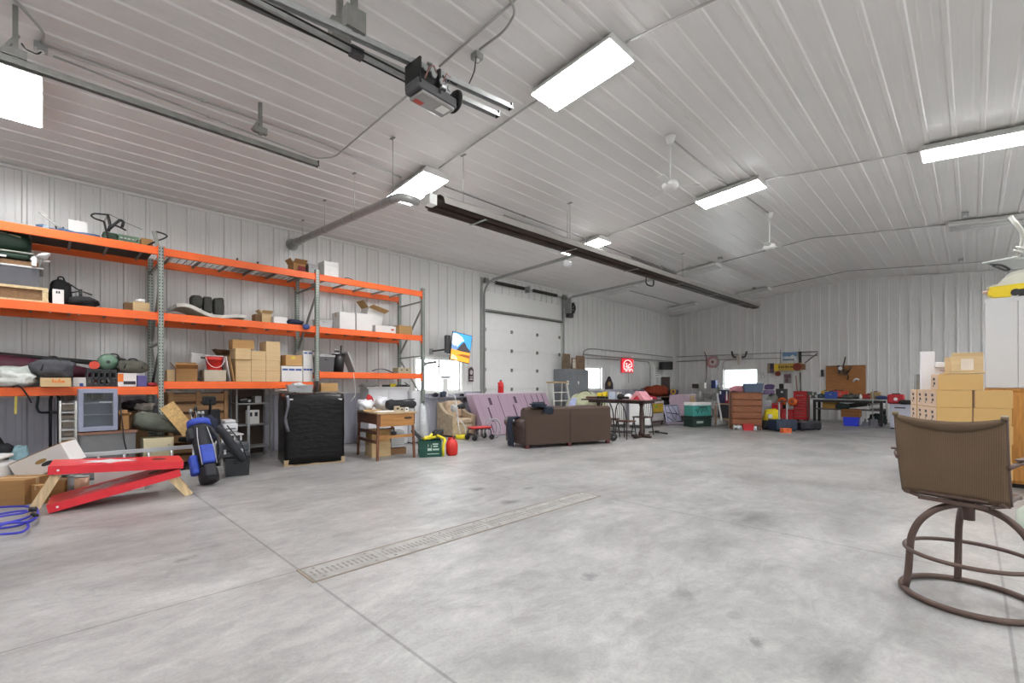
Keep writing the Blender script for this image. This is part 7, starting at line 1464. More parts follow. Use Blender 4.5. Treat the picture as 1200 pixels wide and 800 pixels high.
def chest(label,px0,px1,pt,Y,h0,nd,dep=.5):
 xa,xb=PY(px0,470,Y).x,PY(px1,470,Y).x;w=xb-xa;zt=PY((px0+px1)/2,pt,Y).z
 t=thing('tool_chest',label,'tool chest',((xa+xb)/2,Y+dep/2,0),0,'red tool chests by the workbench');part('cabinet',RT,t,lambda b:b.box(-w/2,w/2,-dep/2,dep/2,.1,zt,.006))
 for k in range(nd):
  z0=.13+(zt-.16)*k/nd;z1=.13+(zt-.16)*(k+1)/nd;o=part('drawer',RT,t,lambda b:b.box(-w/2+.02,w/2-.02,-dep/2-.015,-dep/2-.001,z0+.006,z1-.006,.004));b=MB(CHR);b.box(-w*.42,w*.42,-dep/2-.03,-dep/2-.0151,z1-.03,z1-.014);b.done('drawer_pull',o)
 for x in(-w/2+.06,w/2-.06):
  for y in(-dep/2+.06,dep/2-.06):part('caster',BLACK,t,lambda b:b.cyl((x-.02,y,.05),(x+.02,y,.05),.05,n=12))
 return t,(xa+xb)/2,w,zt
t1,xc,w1,zt1=chest('tall red tool chest nearest the workbench',929.5,945,466.5,19.6,0,7)
xa,xb=PY(916,470,19.75).x,PY(945,470,19.75).x;zt=PY(935,458.5,19.6).z
t=thing('tool_box_top','red top tool box standing on the tall red tool chest','tool box',(xc,19.85,zt1+.005));hh=zt-zt1;part('body',RT,t,lambda b:b.box(-w1/2,w1/2,-.22,.22,0,hh*.75,.006));part('lid',RT,t,lambda b:b.box(-w1/2-.01,w1/2+.01,-.23,.23,hh*.77,hh,.02));part('handle',CHR,t,lambda b:b.box(-.12,.12,-.25,-.231,hh*.35,hh*.45))
t2,xc2,w2,zt2=chest('lower red tool chest carrying two orange cases',914,929,475.5,19.3,0,4)
chest('small red tool cabinet behind the yellow gear bag',904.5,913.5,472,19.2,0,3,.4)
for k,x in enumerate((-.17,.17)):
 t=thing('cord_reel','round orange cord reel on the lower red tool chest, %s'%('dresser side','tall chest side')[k],'cord reel',(xc2+x,19.45,zt2+.005));OR=mat('orange reel plastic','#d9641c',.4);part('reel',OR,t,lambda b:b.lathe([(.05,-.07),(.145,-.06),(.15,0),(.145,.06),(.05,.07)],22,Matrix.Translation((0,0,.151))@Matrix.Rotation(H90,4,'X')));part('hub',mat('dark orange hub','#8a3410',.5),t,lambda b:b.cyl((0,-.078,.151),(0,-.07,.151),.07,n=18));part('foot',BLACK,t,lambda b:b.box(-.1,.1,-.05,.05,0,.02))
p=PY(905,470,19.9);heap('grey patterned rag heap behind the small red tool cabinet',(p.x,19.9,0),(.5,.34,1.02),fab('grey patterned cloth','#8c8d86'),'cloth_heap','cloth',seed=171,amp=.15)
box_thing('upright_machine','dark compact machine standing on end behind the orange reels','machine',(PY(916,463,20.1).x,20.1,0),(.34,.3,1.22),0,DARKG,lambda t,w,d,h:(part('pump_head',BLACK,t,lambda b:b.box(-.08,.06,-.08,.08,h,h+.2,.03)),part('dial',WHITEP,t,lambda b:b.cyl((.05,-d/2-.01,h*.9),(.05,-d/2,h*.9),.04,n=14))))
for(x0,y0,x1,y1,lb)in((932,440,936,460,'wooden shovel handle leaning on the far wall above the red tool chest'),(937,436,938,462,'dark straight pole standing on the far wall beside the shovel handle')):
 b=MB(wood('tool handle','#9a6a48',.5,'z')if x0==932 else BLACKM);p,q=PY(x0,y0,21.6),PY(x1,y1,21.3);b.cyl((q.x,21.45,.0),(p.x,21.68,p.z),.018,n=8);b.box(q.x-.1,q.x+.1,21.44,21.46,0,.28,.003);tag(b.done('long_handled_tool'),lb,'tool')
a,c=PZ(956,498),PZ(1040,500);YB=19.4;xa,xb=PY(949.5,468,YB).x,PY(1038,468,YB).x;zb=PY(990,467.2,YB).z;w_=xb-xa;xm=(xa+xb)/2;DB_=.85
t=thing('workbench','long workbench with a grey top and dark legs against the far wall','workbench',(xm,YB+DB_/2,0));part('bench_top',mat('pale grey bench top',(.42,.42,.42),.4),t,lambda b:b.box(-w_/2,w_/2,-DB_/2,DB_/2,zb-.045,zb,.006))
for x in(-w_/2+.08,w_/2-.16):
 for y in(-DB_/2+.03,DB_/2-.11):part('leg',BLACKM,t,lambda b:b.box(x,x+.08,y,y+.08,0,zb-.046))
part('lower_shelf',mat('dark bench shelf',(.09,.08,.085),.6),t,lambda b:b.box(-w_/2+.1,w_/2-.1,-DB_/2+.1,DB_/2-.04,.50,.53));part('rail',BLACKM,t,lambda b:b.box(-w_/2+.08,w_/2-.08,-DB_/2+.04,-DB_/2+.08,zb-.13,zb-.046))
def bt(px,dy=.22):return PY(px,465,YB+dy).x
zb+=.004
def vise(px,lb):
 t=thing('bench_vise',lb,'vise',(bt(px),YB+.2,zb));m=mat('dark vise steel',(.10,.11,.10),.45,.5);part('base',m,t,lambda b:b.lathe([(.1,0),(.1,.03),(.06,.05),(.06,.1)],16));part('jaw',m,t,lambda b:(b.box(-.16,-.02,-.06,.06,.1,.24,.01),b.box(.02,.1,-.06,.06,.1,.22,.01)));part('screw_bar',GALV,t,lambda b:b.cyl((-.2,-.1,.14),(-.2,.1,.14),.01,n=8))
vise(953,'dark bench vise at the tool chest end of the workbench')
items=[(962,.2,.14,'#2e4a52','slate blue tool case'),(967,.24,.26,'#c9a23a','yellow and black tool case'),(973.5,.34,.24,'#274a9a','blue tool case'),(979,.22,.28,'#7a1f28','dark red tool case'),(985,.40,.26,'#d2432a','bright red-orange tool bag'),(993,.3,.15,'#39433c','dark green power tool'),(997,.2,.15,'#2a2a2c','black charger'),(1003,.24,.15,'#4a4644','grey brown grinder'),(1008.5,.09,.16,'#e0ddd8','white bottle'),(1019,.36,.16,'#b32a2a','red and white box'),(1026,.26,.24,'#a58a58','tan crate'),(1034,.44,.13,'#3a4a7c','blue tarp bundle')]
for px,w,h,cl,lb in items:
 m=mat('bench item '+cl,cl,.5)
 if 'bottle' in lb:
  b=MB(m);b.lathe([(.045,0),(.045,.1),(.02,.13),(.02,.17)],14);tag(b.done('bottle',None,(bt(px),YB+.14,zb)),lb+' on the workbench top','bottle')
 elif 'bundle' in lb or 'grinder' in lb or 'power tool' in lb:
  heap(lb+' lying on the workbench top',(bt(px),YB+.25,zb),(w,.26,h),m,'tool_bundle','tool',seed=px and int(px),amp=.25)
 else:
  t=box_thing('tool_case',lb+' on the workbench top','tool case',(bt(px),YB+.3,zb),(w,.26,h),0,m,lambda t,w,d,h:(part('handle',BLACK,t,lambda b:b.box(-w*.2,w*.2,-.02,.02,h,h+.03,.006)),part('latch',GALV,t,lambda b:b.box(-.02,.02,-d/2-.006,-d/2,h*.5,h*.7))))
b=MB(BLACK);b.box(-.16,.16,-.05,.05,0,.05,.01);tag(b.done('drill',None,(bt(988),YB+.08,zb)),'black tool lying in front of the red-orange tool bag','tool')
p=PY(1023,456,YB-.1);t=thing('floor_stand_pole','thin grey pole stand in front of the workbench','pole stand',(p.x,YB-.16,0));part('pole',GALV,t,lambda b:b.cyl((0,0,.03),(0,0,p.z),.016,n=8));part('base',GALV,t,lambda b:b.lathe([(.16,0),(.16,.02),(.03,.035)],18))
zs=.534
carton('tan wooden box on the bench lower shelf',(bt(973,.3),YB+.42,zs),(.48,.3,.30),0,wood('tan box wood','#a9803c',.6),name='wooden_box',tape=False)
heap('dark green bag on the bench lower shelf beside the tan box',(bt(987,.3),YB+.42,zs),(.42,.3,.2),fab('dark green bag','#20302e'),'tool_bag','bag',seed=181,amp=.2)
t=thing('long_case','long black tool case lying slanted on the bench lower shelf','case',(bt(1008,.2),YB+.42,zs+.095),rot=(0,R(-9),R(3)));part('case_body',BLACK,t,lambda b:b.box(-.5,.46,-.12,.12,0,.2,.03));part('end_ring',WHITEP,t,lambda b:b.lathe([(.04,-.01),(.08,-.01),(.08,.01),(.04,.01),(.04,-.01)],18,Matrix.Translation((.32,-.135,.04))@Matrix.Rotation(H90,4,'X'),cap=False))
t=thing('paper_roll','white roll lying on the bench lower shelf by the grey cabinet','roll',(bt(1028,.2),YB+.3,zs+.08));part('roll',WPAPER,t,lambda b:b.cyl((-.2,0,.06),(.2,0,.06),.1,n=18));part('core',BRN,t,lambda b:b.cyl((-.205,0,.06),(.205,0,.06),.03,n=12));part('cradle',DARKG,t,lambda b:b.box(-.18,.18,-.08,.08,-.078,-.045))
p=PZ(997,500);t=crate('brown wicker basket hanging in front of the bench over the blue bin',(PY(999,487,YB).x,YB-.22,.30),(.5,.34,.26),mat('brown wicker','#8a5a2c',.7),0,'wicker_basket','basket',n=(10,6));part('liner',mat('brown wicker inside','#6e4520',.8),t,lambda b:b.box(-.24,.24,-.163,-.157,.01,.24))
tote('blue plastic bin on the floor in front of the workbench',(PY(998,495,YB-.2).x,YB-.22,0),(.42,.34,.295),mat('cobalt blue plastic','#2436c8',.4),0,'plastic_bin','bin')
heap('white cloth hanging beside the wicker basket',(PY(1008,488,YB).x,YB-.1,.0),(.22,.2,.62),fab('white cloth',(.6,.6,.62)),'cloth','cloth',seed=183,amp=.2)
for k,px in enumerate((1015,1022,1028)):box_thing('metal_fitting','grey metal fitting on the floor under the bench, %s'%('nearest the wicker basket','middle one','nearest the grey cabinet')[k],'fitting',(PY(px,495,YB).x,YB+.25,0),(.2,.2,.12+.1*(k==1)),R(20*k),mat('grey fittings',(.28,.28,.33),.5,.3),lambda t,w,d,h:part('stud',GALV,t,lambda b:b.cyl((0,0,h),(0,0,h+.1),.03,n=10)))
heap('dark garment bundle on the floor under the bench',(PY(1031,480,YB+.2).x-.1,YB+.62,0),(.5,.28,.40),fab('dark green bag','#20302e'),'garment_bundle','garments',seed=185,amp=.2)
Yc=18.7;xa,xb=PY(1042.5,480,Yc).x,PY(1070,480,Yc).x;zt=PY(1055,473.5,Yc).z;w_=xb-xa;t=thing('drawer_cabinet','pale lavender-grey drawer cabinet at the end of the workbench','cabinet',((xa+xb)/2,Yc+.3,0));LG=mat('lavender grey enamel','#b7b7c6',.45);part('body',LG,t,lambda b:b.box(-w_/2,w_/2,-.28,.3,.04,zt,.006));part('plinth',BLACK,t,lambda b:b.box(-w_/2+.02,w_/2-.02,-.26,.28,0,.04))
for k in range(2):
 o=part('drawer',LG,t,lambda b:b.box(-w_/2+.02,w_/2-.02,-.3,-.281,.07+k*(zt-.1)/2,.06+(k+1)*(zt-.1)/2,.004));b=MB(BLACK);b.box(-.16,.1,-.306,-.3,.06+(k+1)*(zt-.1)/2-.09,.06+(k+1)*(zt-.1)/2-.05);b.done('handle',o)
t=box_thing('tool_case','red tool case with a white cross spot on the lavender-grey cabinet','tool case',(PY(1049,468,Yc).x,Yc+.25,zt+.004),(.42,.26,.30),0,mat('red case plastic','#b3202c',.4),lambda t,w,d,h:(part('spot',WHITEP,t,lambda b:b.cyl((0,-d/2-.005,h*.5),(0,-d/2,h*.5),.05,n=14)),part('handle',BLACK,t,lambda b:b.box(-.1,.1,-.02,.02,h,h+.03))),bev=.05)
heap('dark gloves and cables on the lavender-grey cabinet',(PY(1063,470,Yc).x-.05,Yc+.25,zt+.004),(.34,.3,.13),fab('dark gloves','#2c2c2c'),'work_gloves','gloves',seed=187,amp=.3)
YW=YF-.03
def flat(name,label,cat,px0,px1,py0,py1,m,th=.02,Y=None,extra=None):
 Y=Y or YW;a=PY(px0,py1,Y);c=PY(px1,py0,Y);w=c.x-a.x;h=c.z-a.z;t=thing(name,label,cat,((a.x+c.x)/2,Y,a.z));part('panel',m,t,lambda b:b.box(-w/2,w/2,-th,0,0,h,.003))
 if extra:extra(t,w,h,th)
 return t
def pb_extra(t,w,h,th):
 part('top_rail',wood('board rail','#8a6238',.6),t,lambda b:b.box(-w/2,w/2,-th-.02,-th,h-.04,h))
 for k,(x,z,s_)in enumerate(((-.22,.78,.2),(-.12,.9,.12),(.02,.92,.34),(.12,.8,.3),(.05,.7,.22))):pass
flat('tool_board','large brown plywood tool board on the far wall above the workbench','tool board',968,1014.5,427.5,468,wood('brown plywood','#a06a38',.6),.03,extra=pb_extra)
def onwall(px,py,o=.05):return PY(px,py,YW-o)
t=thing('deer_antlers','dark mounted antlers hanging at the top of the plywood board','antlers',(0,-.04,0));AN=mat('dark antler','#3a2a20',.6)
part('skull_plate',mat('antler plaque','#5c4028',.6),t,lambda b:b.cyl(onwall(990.5,436,.035),onwall(990.5,436,.06),.12,n=16));part('antler',AN,t,lambda b:b.tube(smooth_path([onwall(990,437,.07),onwall(988,430,.14),onwall(990,423,.12),onwall(991,418,.1)],.1),[.03]*1+[.026]*14 if False else .026,8));part('antler',AN,t,lambda b:b.tube(smooth_path([onwall(992,437,.07),onwall(996,434,.14),onwall(998,429,.12)],.1),.028,8));part('antler',AN,t,lambda b:b.tube(smooth_path([onwall(991,437,.07),onwall(995,441,.12),onwall(993,445,.1)],.1),.022,8))
t=thing('hanging_tool','dark tool with a white cap hanging beside the antlers on the board','tool',(0,-.04,0));part('body',BLACK,t,lambda b:b.bar(onwall(983,428,.06),onwall(984,438,.06),.07,.08));part('cap',WHITEP,t,lambda b:b.cyl(onwall(985,431.5,.07),onwall(985,431.5,.12),.07,n=14))
t=thing('white_strap','white strap hanging on the plywood board','strap',(0,-.04,0));part('strap',WHITEP,t,lambda b:b.tube(smooth_path([onwall(1000,447,.06),onwall(1003,443.5,.06),onwall(1007,445,.06)],.1),.035,8))
b=MB(BLACK);p,q=onwall(963.5,433),onwall(964,441);b.bar(q,p,.09,.05,bev=.01);tag(b.done('wall_tool'),'black hand tool hanging on the far wall beside the plywood board','tool')
def sign_extra(t,w,h,th):
 part('end_cap',mat('brown sign end','#7a5230',.6),t,lambda b:b.box(w/2,w/2+.12,-th,0,h*.1,h*.9));part('lettering',mat('brown sign lettering','#5a3214',.6,var=0),t,lambda b:[b.box(-w*.34+w*.085*k,-w*.34+w*.085*k+w*(.05+.02*(k%2)),-th-.004,-th,h*.40,h*(.62+.08*(k in(0,3))))for k in range(7)]);part('emblem',mat('dark red emblem','#7a2a1c',.6,var=0),t,lambda b:b.prism([(w*.36+.16*math.cos(k*math.pi/8),h*.5+.16*math.sin(k*math.pi/8))for k in range(16)],.004,Matrix(((1,0,0,0),(0,0,-1,-th),(0,1,0,0),(0,0,0,1)))));part('lamp_end',mat('yellow sign trim','#e0bf2a',.5),t,lambda b:b.box(-w/2-.02,-w/2+.14,-th-.01,0,-h*.05,h*1.02,.02));part('finial',mat('dark red emblem','#7a2a1c',.6,var=0),t,lambda b:b.cyl((-w/2+.1,-.1,-.12),(-w/2+.1,-.02,-.12),.1,n=14));part('chain',BLACKM,t,lambda b:(b.cyl((-w*.3,-.05,h),(-w*.3,-.05,h+.6),.008,n=6),b.cyl((w*.42,-.05,h),(w*.42,-.05,h+.6),.008,n=6)))
flat('tavern_sign','yellow horizontal tavern sign with brown lettering hanging on the far wall','sign',909,940,425.5,434.5,mat('mustard sign face','#b99a3a',.5,var=.15),.16,YW-.1,sign_extra)
flat('mountain_poster','blue and white mountain poster above the yellow tavern sign','poster',917,934.5,412,423.5,mat('pale blue poster','#b4c2ce',.6,var=.15),.02,YW,lambda t,w,h,th:(part('sky_print',mat('blue poster print','#6b8fb4',.6,var=.2),t,lambda b:b.box(-w*.48,w*.48,-th-.003,-th,h*.55,h*.97)),part('peak_print',mat('white poster peaks','#dadfe2',.6),t,lambda b:b.prism([(-w*.45,h*.2),(-w*.2,h*.55),(-w*.05,h*.42),(w*.2,h*.72),(w*.45,h*.3),(w*.45,h*.1),(-w*.45,h*.1)],.004,Matrix(((1,0,0,0),(0,0,-1,-th),(0,1,0,0),(0,0,0,1))))),part('foot_print',mat('dark poster trees','#3e4a4c',.6,var=.3),t,lambda b:b.box(-w*.45,w*.3,-th-.005,-th-.004,h*.12,h*.24))))
t=thing('hose_bracket','dark swing-out wall bracket beside the poster on the far wall','bracket',(0,0,0));part('arm',BLACKM,t,lambda b:(b.bar(onwall(936,411.5,.1),onwall(959,411,.5),.03,.03),b.bar(onwall(943,425,.05),onwall(959,413,.5),.03,.03),b.bar(onwall(939,416,.08),onwall(959,416,.5),.025,.025)));part('upright',BLACKM,t,lambda b:(b.bar(onwall(936,425,.05),onwall(936,411,.05),.05,.04),b.bar(onwall(938,425,.05),onwall(938,411,.05),.04,.04)))
flat('picture_poster','small dark framed poster beside the yellow tavern sign','poster',899.5,907,425.5,437,mat('purple dark print','#54405a',.6,var=.4,scale=8),.02,extra=lambda t,w,h,th:(part('tan_half',mat('tan print half','#9a846c',.6,var=.2),t,lambda b:b.box(-w/2+.01,-w*.1,-th-.003,-th,.02,h-.02)),part('dark_field',mat('navy print field','#2b2840',.6,var=.2),t,lambda b:b.box(-w*.1,w*.45,-th-.003,-th,h*.45,h*.95))))
flat('picture_poster','grey and maroon poster under the yellow tavern sign','poster',918.5,927.5,437.5,449,mat('grey print','#8b8488',.6,var=.3,scale=9),.012,extra=lambda t,w,h,th:(part('upper_print',mat('maroon print','#6a4450',.6,var=.4),t,lambda b:b.box(-w*.4,w*.4,-th-.003,-th,h*.55,h*.9)),part('lower_print',mat('maroon print','#6a4450',.6,var=.4),t,lambda b:b.box(-w*.3,w*.1,-th-.003,-th,h*.1,h*.5))))
for k,(px,py)in enumerate(((893.5,437),(894.5,441))):t=thing('wall_gauge','small round grey gauge on the far wall, %s'%('upper','lower')[k],'gauge',onwall(px,py,.0));part('dial',mat('grey gauge','#8f8f93',.5),t,lambda b:b.cyl((0,-.04,0),(0,0,0),.06,n=16));part('face',WPAPER,t,lambda b:b.cyl((0,-.043,0),(0,-.04,0),.045,n=16))
t=thing('steer_skull','horned steer skull mounted on the far wall above the window','skull',(0,0,0));BONE=mat('pale bone','#b9b0a4',.6);HORN=mat('dark horn','#2c2624',.4)
part('skull',BONE,t,lambda b:b.lathe([(.03,-.28),(.06,-.2),(.08,-.05),(.12,.08),(.11,.16),(.03,.2)],14,Matrix.Translation(onwall(866,420,.17))@Matrix.Diagonal((1,.6,1,1))))
for x0,x1,x2 in((865,860,857.5),(867.5,872.5,875)):part('horn',HORN,t,lambda b:b.tube(smooth_path([onwall(x0,418,.12),onwall(x1,418.5,.16),onwall(x2+(1 if x2<866 else-1),416,.2),onwall(x2,411.5,.2)],.2),[.05,.05,.05,.05,.05,.05,.05,.045,.04,.04,.035,.035,.03,.03,.02][:len(smooth_path([onwall(x0,418,.12),onwall(x1,418.5,.16),onwall(x2+(1 if x2<866 else-1),416,.2),onwall(x2,411.5,.2)],.2))]if False else .04,10))
t=thing('round_sign','round pink and white ringed sign on the far wall beside the long stick','round sign',onwall(834.5,424,.045));WH=mat('pink sign ring','#c08e90',.6);part('disc',WH,t,lambda b:b.cyl((0,-.03,0),(0,0,0),.27,n=28));part('inner_ring',mat('white sign ring','#cfc6c0',.6),t,lambda b:b.cyl((0.05,-.034,0),(0.05,-.03,0),.17,n=24));part('centre',mat('maroon sign centre','#7a3a3c',.6),t,lambda b:b.cyl((0.03,-.038,0),(0.03,-.034,0),.06,n=18));part('bracket_arc',GALVD,t,lambda b:b.tube([(.28*math.cos(a_)+.05,-.05,.28*math.sin(a_))for a_ in[R(-70+i*14)for i in range(11)]],.02,8))
b=MB(wood('dark stick','#5a3c30',.6,'z'));b.tube(smooth_path([onwall(825.5,412,.10),onwall(828,419,.10),onwall(828,440,.10),onwall(826.5,449,.08)],.4),.02,8);tag(b.done('walking_stick'),'long crooked dark stick hung on the far wall beside the round sign','stick')
for k,(px,py,c,lb)in enumerate(((842,453,'#9aa08a','pale green jug on the sill side of the far window'),(846,452,'#d0cfca','white jug on the sill side of the far window'))):
 p=PY(px,py,21.35);t=thing('jug',lb,'jug',(p.x,21.35,1.0));part('body',mat('jug '+c,c,.4),t,lambda b:b.lathe([(.09,0),(.1,.02),(.1,.26),(.04,.34),(.04,.38)],16));part('cap',GALVD,t,lambda b:b.cyl((0,0,.38),(0,0,.41),.045,n=12))
xa,xb=PY(838,455,21.4).x,PY(893,455,21.4).x;t=thing('wall_shelf','long narrow shelf below the far window carrying jugs','shelf',((xa+xb)/2,21.45,0));part('board',wood('grey shelf plank','#837a70',.6),t,lambda b:b.box(-(xb-xa)/2,(xb-xa)/2,-.2,.27,.965,.996))
for x in(-.7,.7):part('bracket',GALVD,t,lambda b:b.box(x-.015,x+.015,-.15,.27,.8,.964))
BRZ=mat('brown powder coated tube','#5a4841',.5,.35,var=.12,scale=20);
def sling_mat():
 m=mat('brown sling mesh','#66533f',.8,var=.1,scale=5)
 if 'done' in m:return m
 m['done']=1;nt=m.node_tree;N=nt.nodes;L=nt.links;b=N['Principled BSDF'];tc=N.new('ShaderNodeTexCoord');sx=N.new('ShaderNodeSeparateXYZ');L.new(tc.outputs['Object'],sx.inputs[0])
 src=b.inputs['Base Color'].links[0].from_socket;v=None
 for k,ch in((620,0),(620,2)):
  q=N.new('ShaderNodeMath');q.operation='MULTIPLY';q.inputs[1].default_value=k;L.new(sx.outputs[ch],q.inputs[0]);r=N.new('ShaderNodeMath');r.operation='SINE';L.new(q.outputs[0],r.inputs[0]);e=N.new('ShaderNodeMapRange');e.inputs[1].default_value=-1;e.inputs[2].default_value=1;e.inputs[3].default_value=.84;e.inputs[4].default_value=1.12;L.new(r.outputs[0],e.inputs[0])
  if v is None:v=e.outputs[0]
  else:
   w_=N.new('ShaderNodeMath');w_.operation='MULTIPLY';L.new(v,w_.inputs[0]);L.new(e.outputs[0],w_.inputs[1]);v=w_.outputs[0]
 n=N.new('ShaderNodeTexNoise');n.inputs['Scale'].default_value=60;mp=N.new('ShaderNodeMapping');mp.inputs['Scale'].default_value=(6,1,.2);L.new(tc.outputs['Object'],mp.inputs[0]);L.new(mp.outputs[0],n.inputs[0]);e=N.new('ShaderNodeMapRange');e.inputs[3].default_value=.85;e.inputs[4].default_value=1.15;L.new(n.outputs[0],e.inputs[0]);w_=N.new('ShaderNodeMath');w_.operation='MULTIPLY';L.new(v,w_.inputs[0]);L.new(e.outputs[0],w_.inputs[1])
 s=N.new('ShaderNodeVectorMath');s.operation='SCALE';L.new(src,s.inputs[0]);L.new(w_.outputs[0],s.inputs['Scale']);L.new(s.outputs[0],b.inputs['Base Color']);return m
SLG=sling_mat();SC_=Vector((-.02,4.235,0));RB=.335
t=thing('patio_bar_stool','brown swivel patio bar stool with a mesh sling back','bar stool',SC_,0)
part('base_ring',BRZ,t,lambda b:b.tube([(RB*math.cos(a),RB*math.sin(a),.021)for a in[i*2*math.pi/48 for i in range(48)]],.019,10,closed=True))
part('foot_ring',BRZ,t,lambda b:b.tube([(.318*math.cos(a),.318*math.sin(a),.295)for a in[i*2*math.pi/48 for i in range(48)]],.0135,10,closed=True))
for ang in(200,100,350,280):
 a=R(ang);P=[(.035,.615),(.09,.605),(.17,.57),(.25,.49),(.295,.38),(.302,.25),(.31,.12),(.325,.03)]
 if ang==280:continue
 part('leg',BRZ,t,lambda b:b.tube(smooth_path([Vector((r*math.cos(a),r*math.sin(a),z))for r,z in P],.08,4),.021,10))
part('hub',BRZ,t,lambda b:(b.cyl((0,0,.52),(0,0,.66),.032,n=18),b.cyl((0,0,.655),(0,0,.675),.09,n=20)))
YAW=R(-16);ctr=Vector((-.04,.015,0));SR=Matrix.Translation(ctr)@Matrix.Rotation(YAW,4,'Z')
bw=.262
def bp(u,z,o=0):
 zz=.668+.53*z;y=-.12-.105*z+.0*(u*u)-.012*math.sin(math.pi*z)+.03*(1-u*u)*z*.8+o
 x=u*(bw+.006*z);sag=-.035*(1-u*u)*z**6
 return SR@Vector((x,y,zz+sag))
part('back_sling',SLG,t,lambda b:b.slab(lambda u,v:bp(u*2-1,v),20,16,.006))
def hem(b):b.slab(lambda u,v:bp(u*2-1,.985-(.03+.115*(1-(u*2-1)**2))*v,-.006-.004*v),20,2,.003)
part('top_hem',mat('brown sling hem','#5a4836',.8,var=.08),t,hem)
for s_ in(-1,1):
 part('back_rail',BRZ,t,lambda b:b.tube([bp(s_*1.0,z,.012)for z in(0,.2,.4,.6,.8,1.0)]+[bp(s_*.99,1.012,.01)],.011,8));part('corner_cap',mat('bronze cap','#6d5d4a',.4,.4),t,lambda b:b.cyl(bp(s_*.99,.985,.0),bp(s_*.99,1.03,.0),.018,n=12))
part('bottom_rail',BRZ,t,lambda b:b.tube([bp(u,-.005,.012)for u in(-1,-.5,0,.5,1)],.012,8))
part('seat_sling',SLG,t,lambda b:b.slab(lambda u,v:SR@Vector(((u*2-1)*.21,-.12+.34*v,.675+.02*v-.03*math.sin(math.pi*u)*math.sin(math.pi*v))),12,12,.006))
for s_ in(-1,1):
 part('seat_rail',BRZ,t,lambda b:b.tube([SR@Vector((s_*.23,-.14,.665)),SR@Vector((s_*.235,.0,.68)),SR@Vector((s_*.225,.18,.685)),SR@Vector((s_*.222,.22,.67))],.014,8))
 part('armrest',BRZ,t,lambda b:(b.tube(smooth_path([SR@Vector((s_*.268,-.18,.90)),SR@Vector((s_*.30,-.13,.93)),SR@Vector((s_*.305,.05,.935)),SR@Vector((s_*.305,.2,.92)),SR@Vector((s_*.26,.22,.69))],.06),.014,8),b.box(s_*.305-.022,s_*.305+.022,-.14,.16,.945,.958,.006,SR)))
 part('seat_brace',BRZ,t,lambda b:b.tube([SR@Vector((s_*.25,-.13,.665)),SR@Vector((s_*.16,-.10,.635)),SR@Vector((s_*.0,-.08,.64))],.009,8))
part('seat_plate',BRZ,t,lambda b:b.box(-.17,.17,-.14,.16,.668,.684,.003,SR));part('cross_bar',BRZ,t,lambda b:b.bar(SR@Vector((-.17,-.13,.64)),SR@Vector((.17,-.13,.64)),.03,.022))
for x in(-.14,.15):part('bolt',GALVD,t,lambda b:b.cyl(SR@Vector((x,.1,.66)),SR@Vector((x,.1,.60)),.008,n=8))
CT=mat('golden tan cardboard','#c09c62',.8,var=.05,scale=2);CTE=mat('pinkish carton end','#cdb29a',.8,var=.05);PHI=R(18);CC=Vector((-.335,8.11,0));SMx=Matrix.Translation(CC)@Matrix.Rotation(PHI,4,'Z');cw,cd,chh=.352,.262,.2205
rows=('bottom layer','second layer','third layer','fourth layer','fifth layer','top full layer');cols=('front corner','second back on the marked end','third back on the marked end','fourth back on the marked end')
proto=None
def tile_carton(label,loc):
 t=carton(label,loc,(cw-.006,cd-.004,chh-.002),PHI,CT,group='golden tan cartons in the big stack',tape=False);w,d,h=cw-.006,cd-.004,chh-.002
 part('end_panel',CTE,t,lambda b:b.box(-w/2-.0015,-w/2,-d/2+.004,d/2-.004,.004,h-.004));part('printed_marks',INK,t,lambda b:(b.box(-w/2-.003,-w/2-.0015,-.02,.05,h*.62,h*.78),b.box(-w/2-.003,-w/2-.0015,-.03,.03,h*.34,h*.5),b.box(-w/2-.003,-w/2-.0015,.02,.05,h*.2,h*.3)))
 return t
for r_ in range(6):
 for k in range(4):
  loc=SMx@Vector((cw/2+.004*((r_*3+k)%3),cd*(k+.5),chh*r_));lb='golden tan carton in the big stack, %s, %s'%(rows[r_],cols[k])
  if proto is None:proto=tile_carton(lb,loc)
  else:dup(proto,loc,PHI,lb)
 loc=SMx@Vector((cw*1.5+.008+.012*(r_%2),cd*.5,chh*r_));dup(proto,loc,PHI,'golden tan carton in the big stack, %s, cabinet side'%rows[r_])
Z6=chh*6+.002
dup(proto,SMx@Vector((cw*.5+.07,cd*.5+.03,Z6)),PHI,'golden tan carton alone on the seventh layer of the big stack')
t7=[o for o in COL.objects if o.get('label')=='golden tan carton alone on the seventh layer of the big stack'][0];t7.scale=(1.26,1.0,.92)
zz=Z6+chh*.92+.004
t=carton('small taped-up carton on the very top of the big carton stack',SMx@Vector((cw*.5+.14,cd*.5+.03,zz+.03)),(.31,.22,.19),PHI,TAN2);part('label_sheet',mat('glossy tape patch','#cfc0ad',.3),t,lambda b:b.box(-.06,.06,-.1115,-.11,.02,.16));part('torn_flap',TAN2,t,lambda b:b.box(-.15,.15,-.004,.004,0,.05,0,Matrix.Translation((0,-.105,.19))@Matrix.Rotation(R(20),4,'X')));
b=MB(TAN2);b.box(-.17,.17,-.12,.12,0,.028,.006);tag(b.done('flat_carton',None,SMx@Vector((cw*.5+.14,cd*.5+.03,zz)),PHI),'flattened carton sheet under the small taped-up carton','cardboard')
FO=mat('white foam packing',(.74,.73,.76),.7,var=.03);
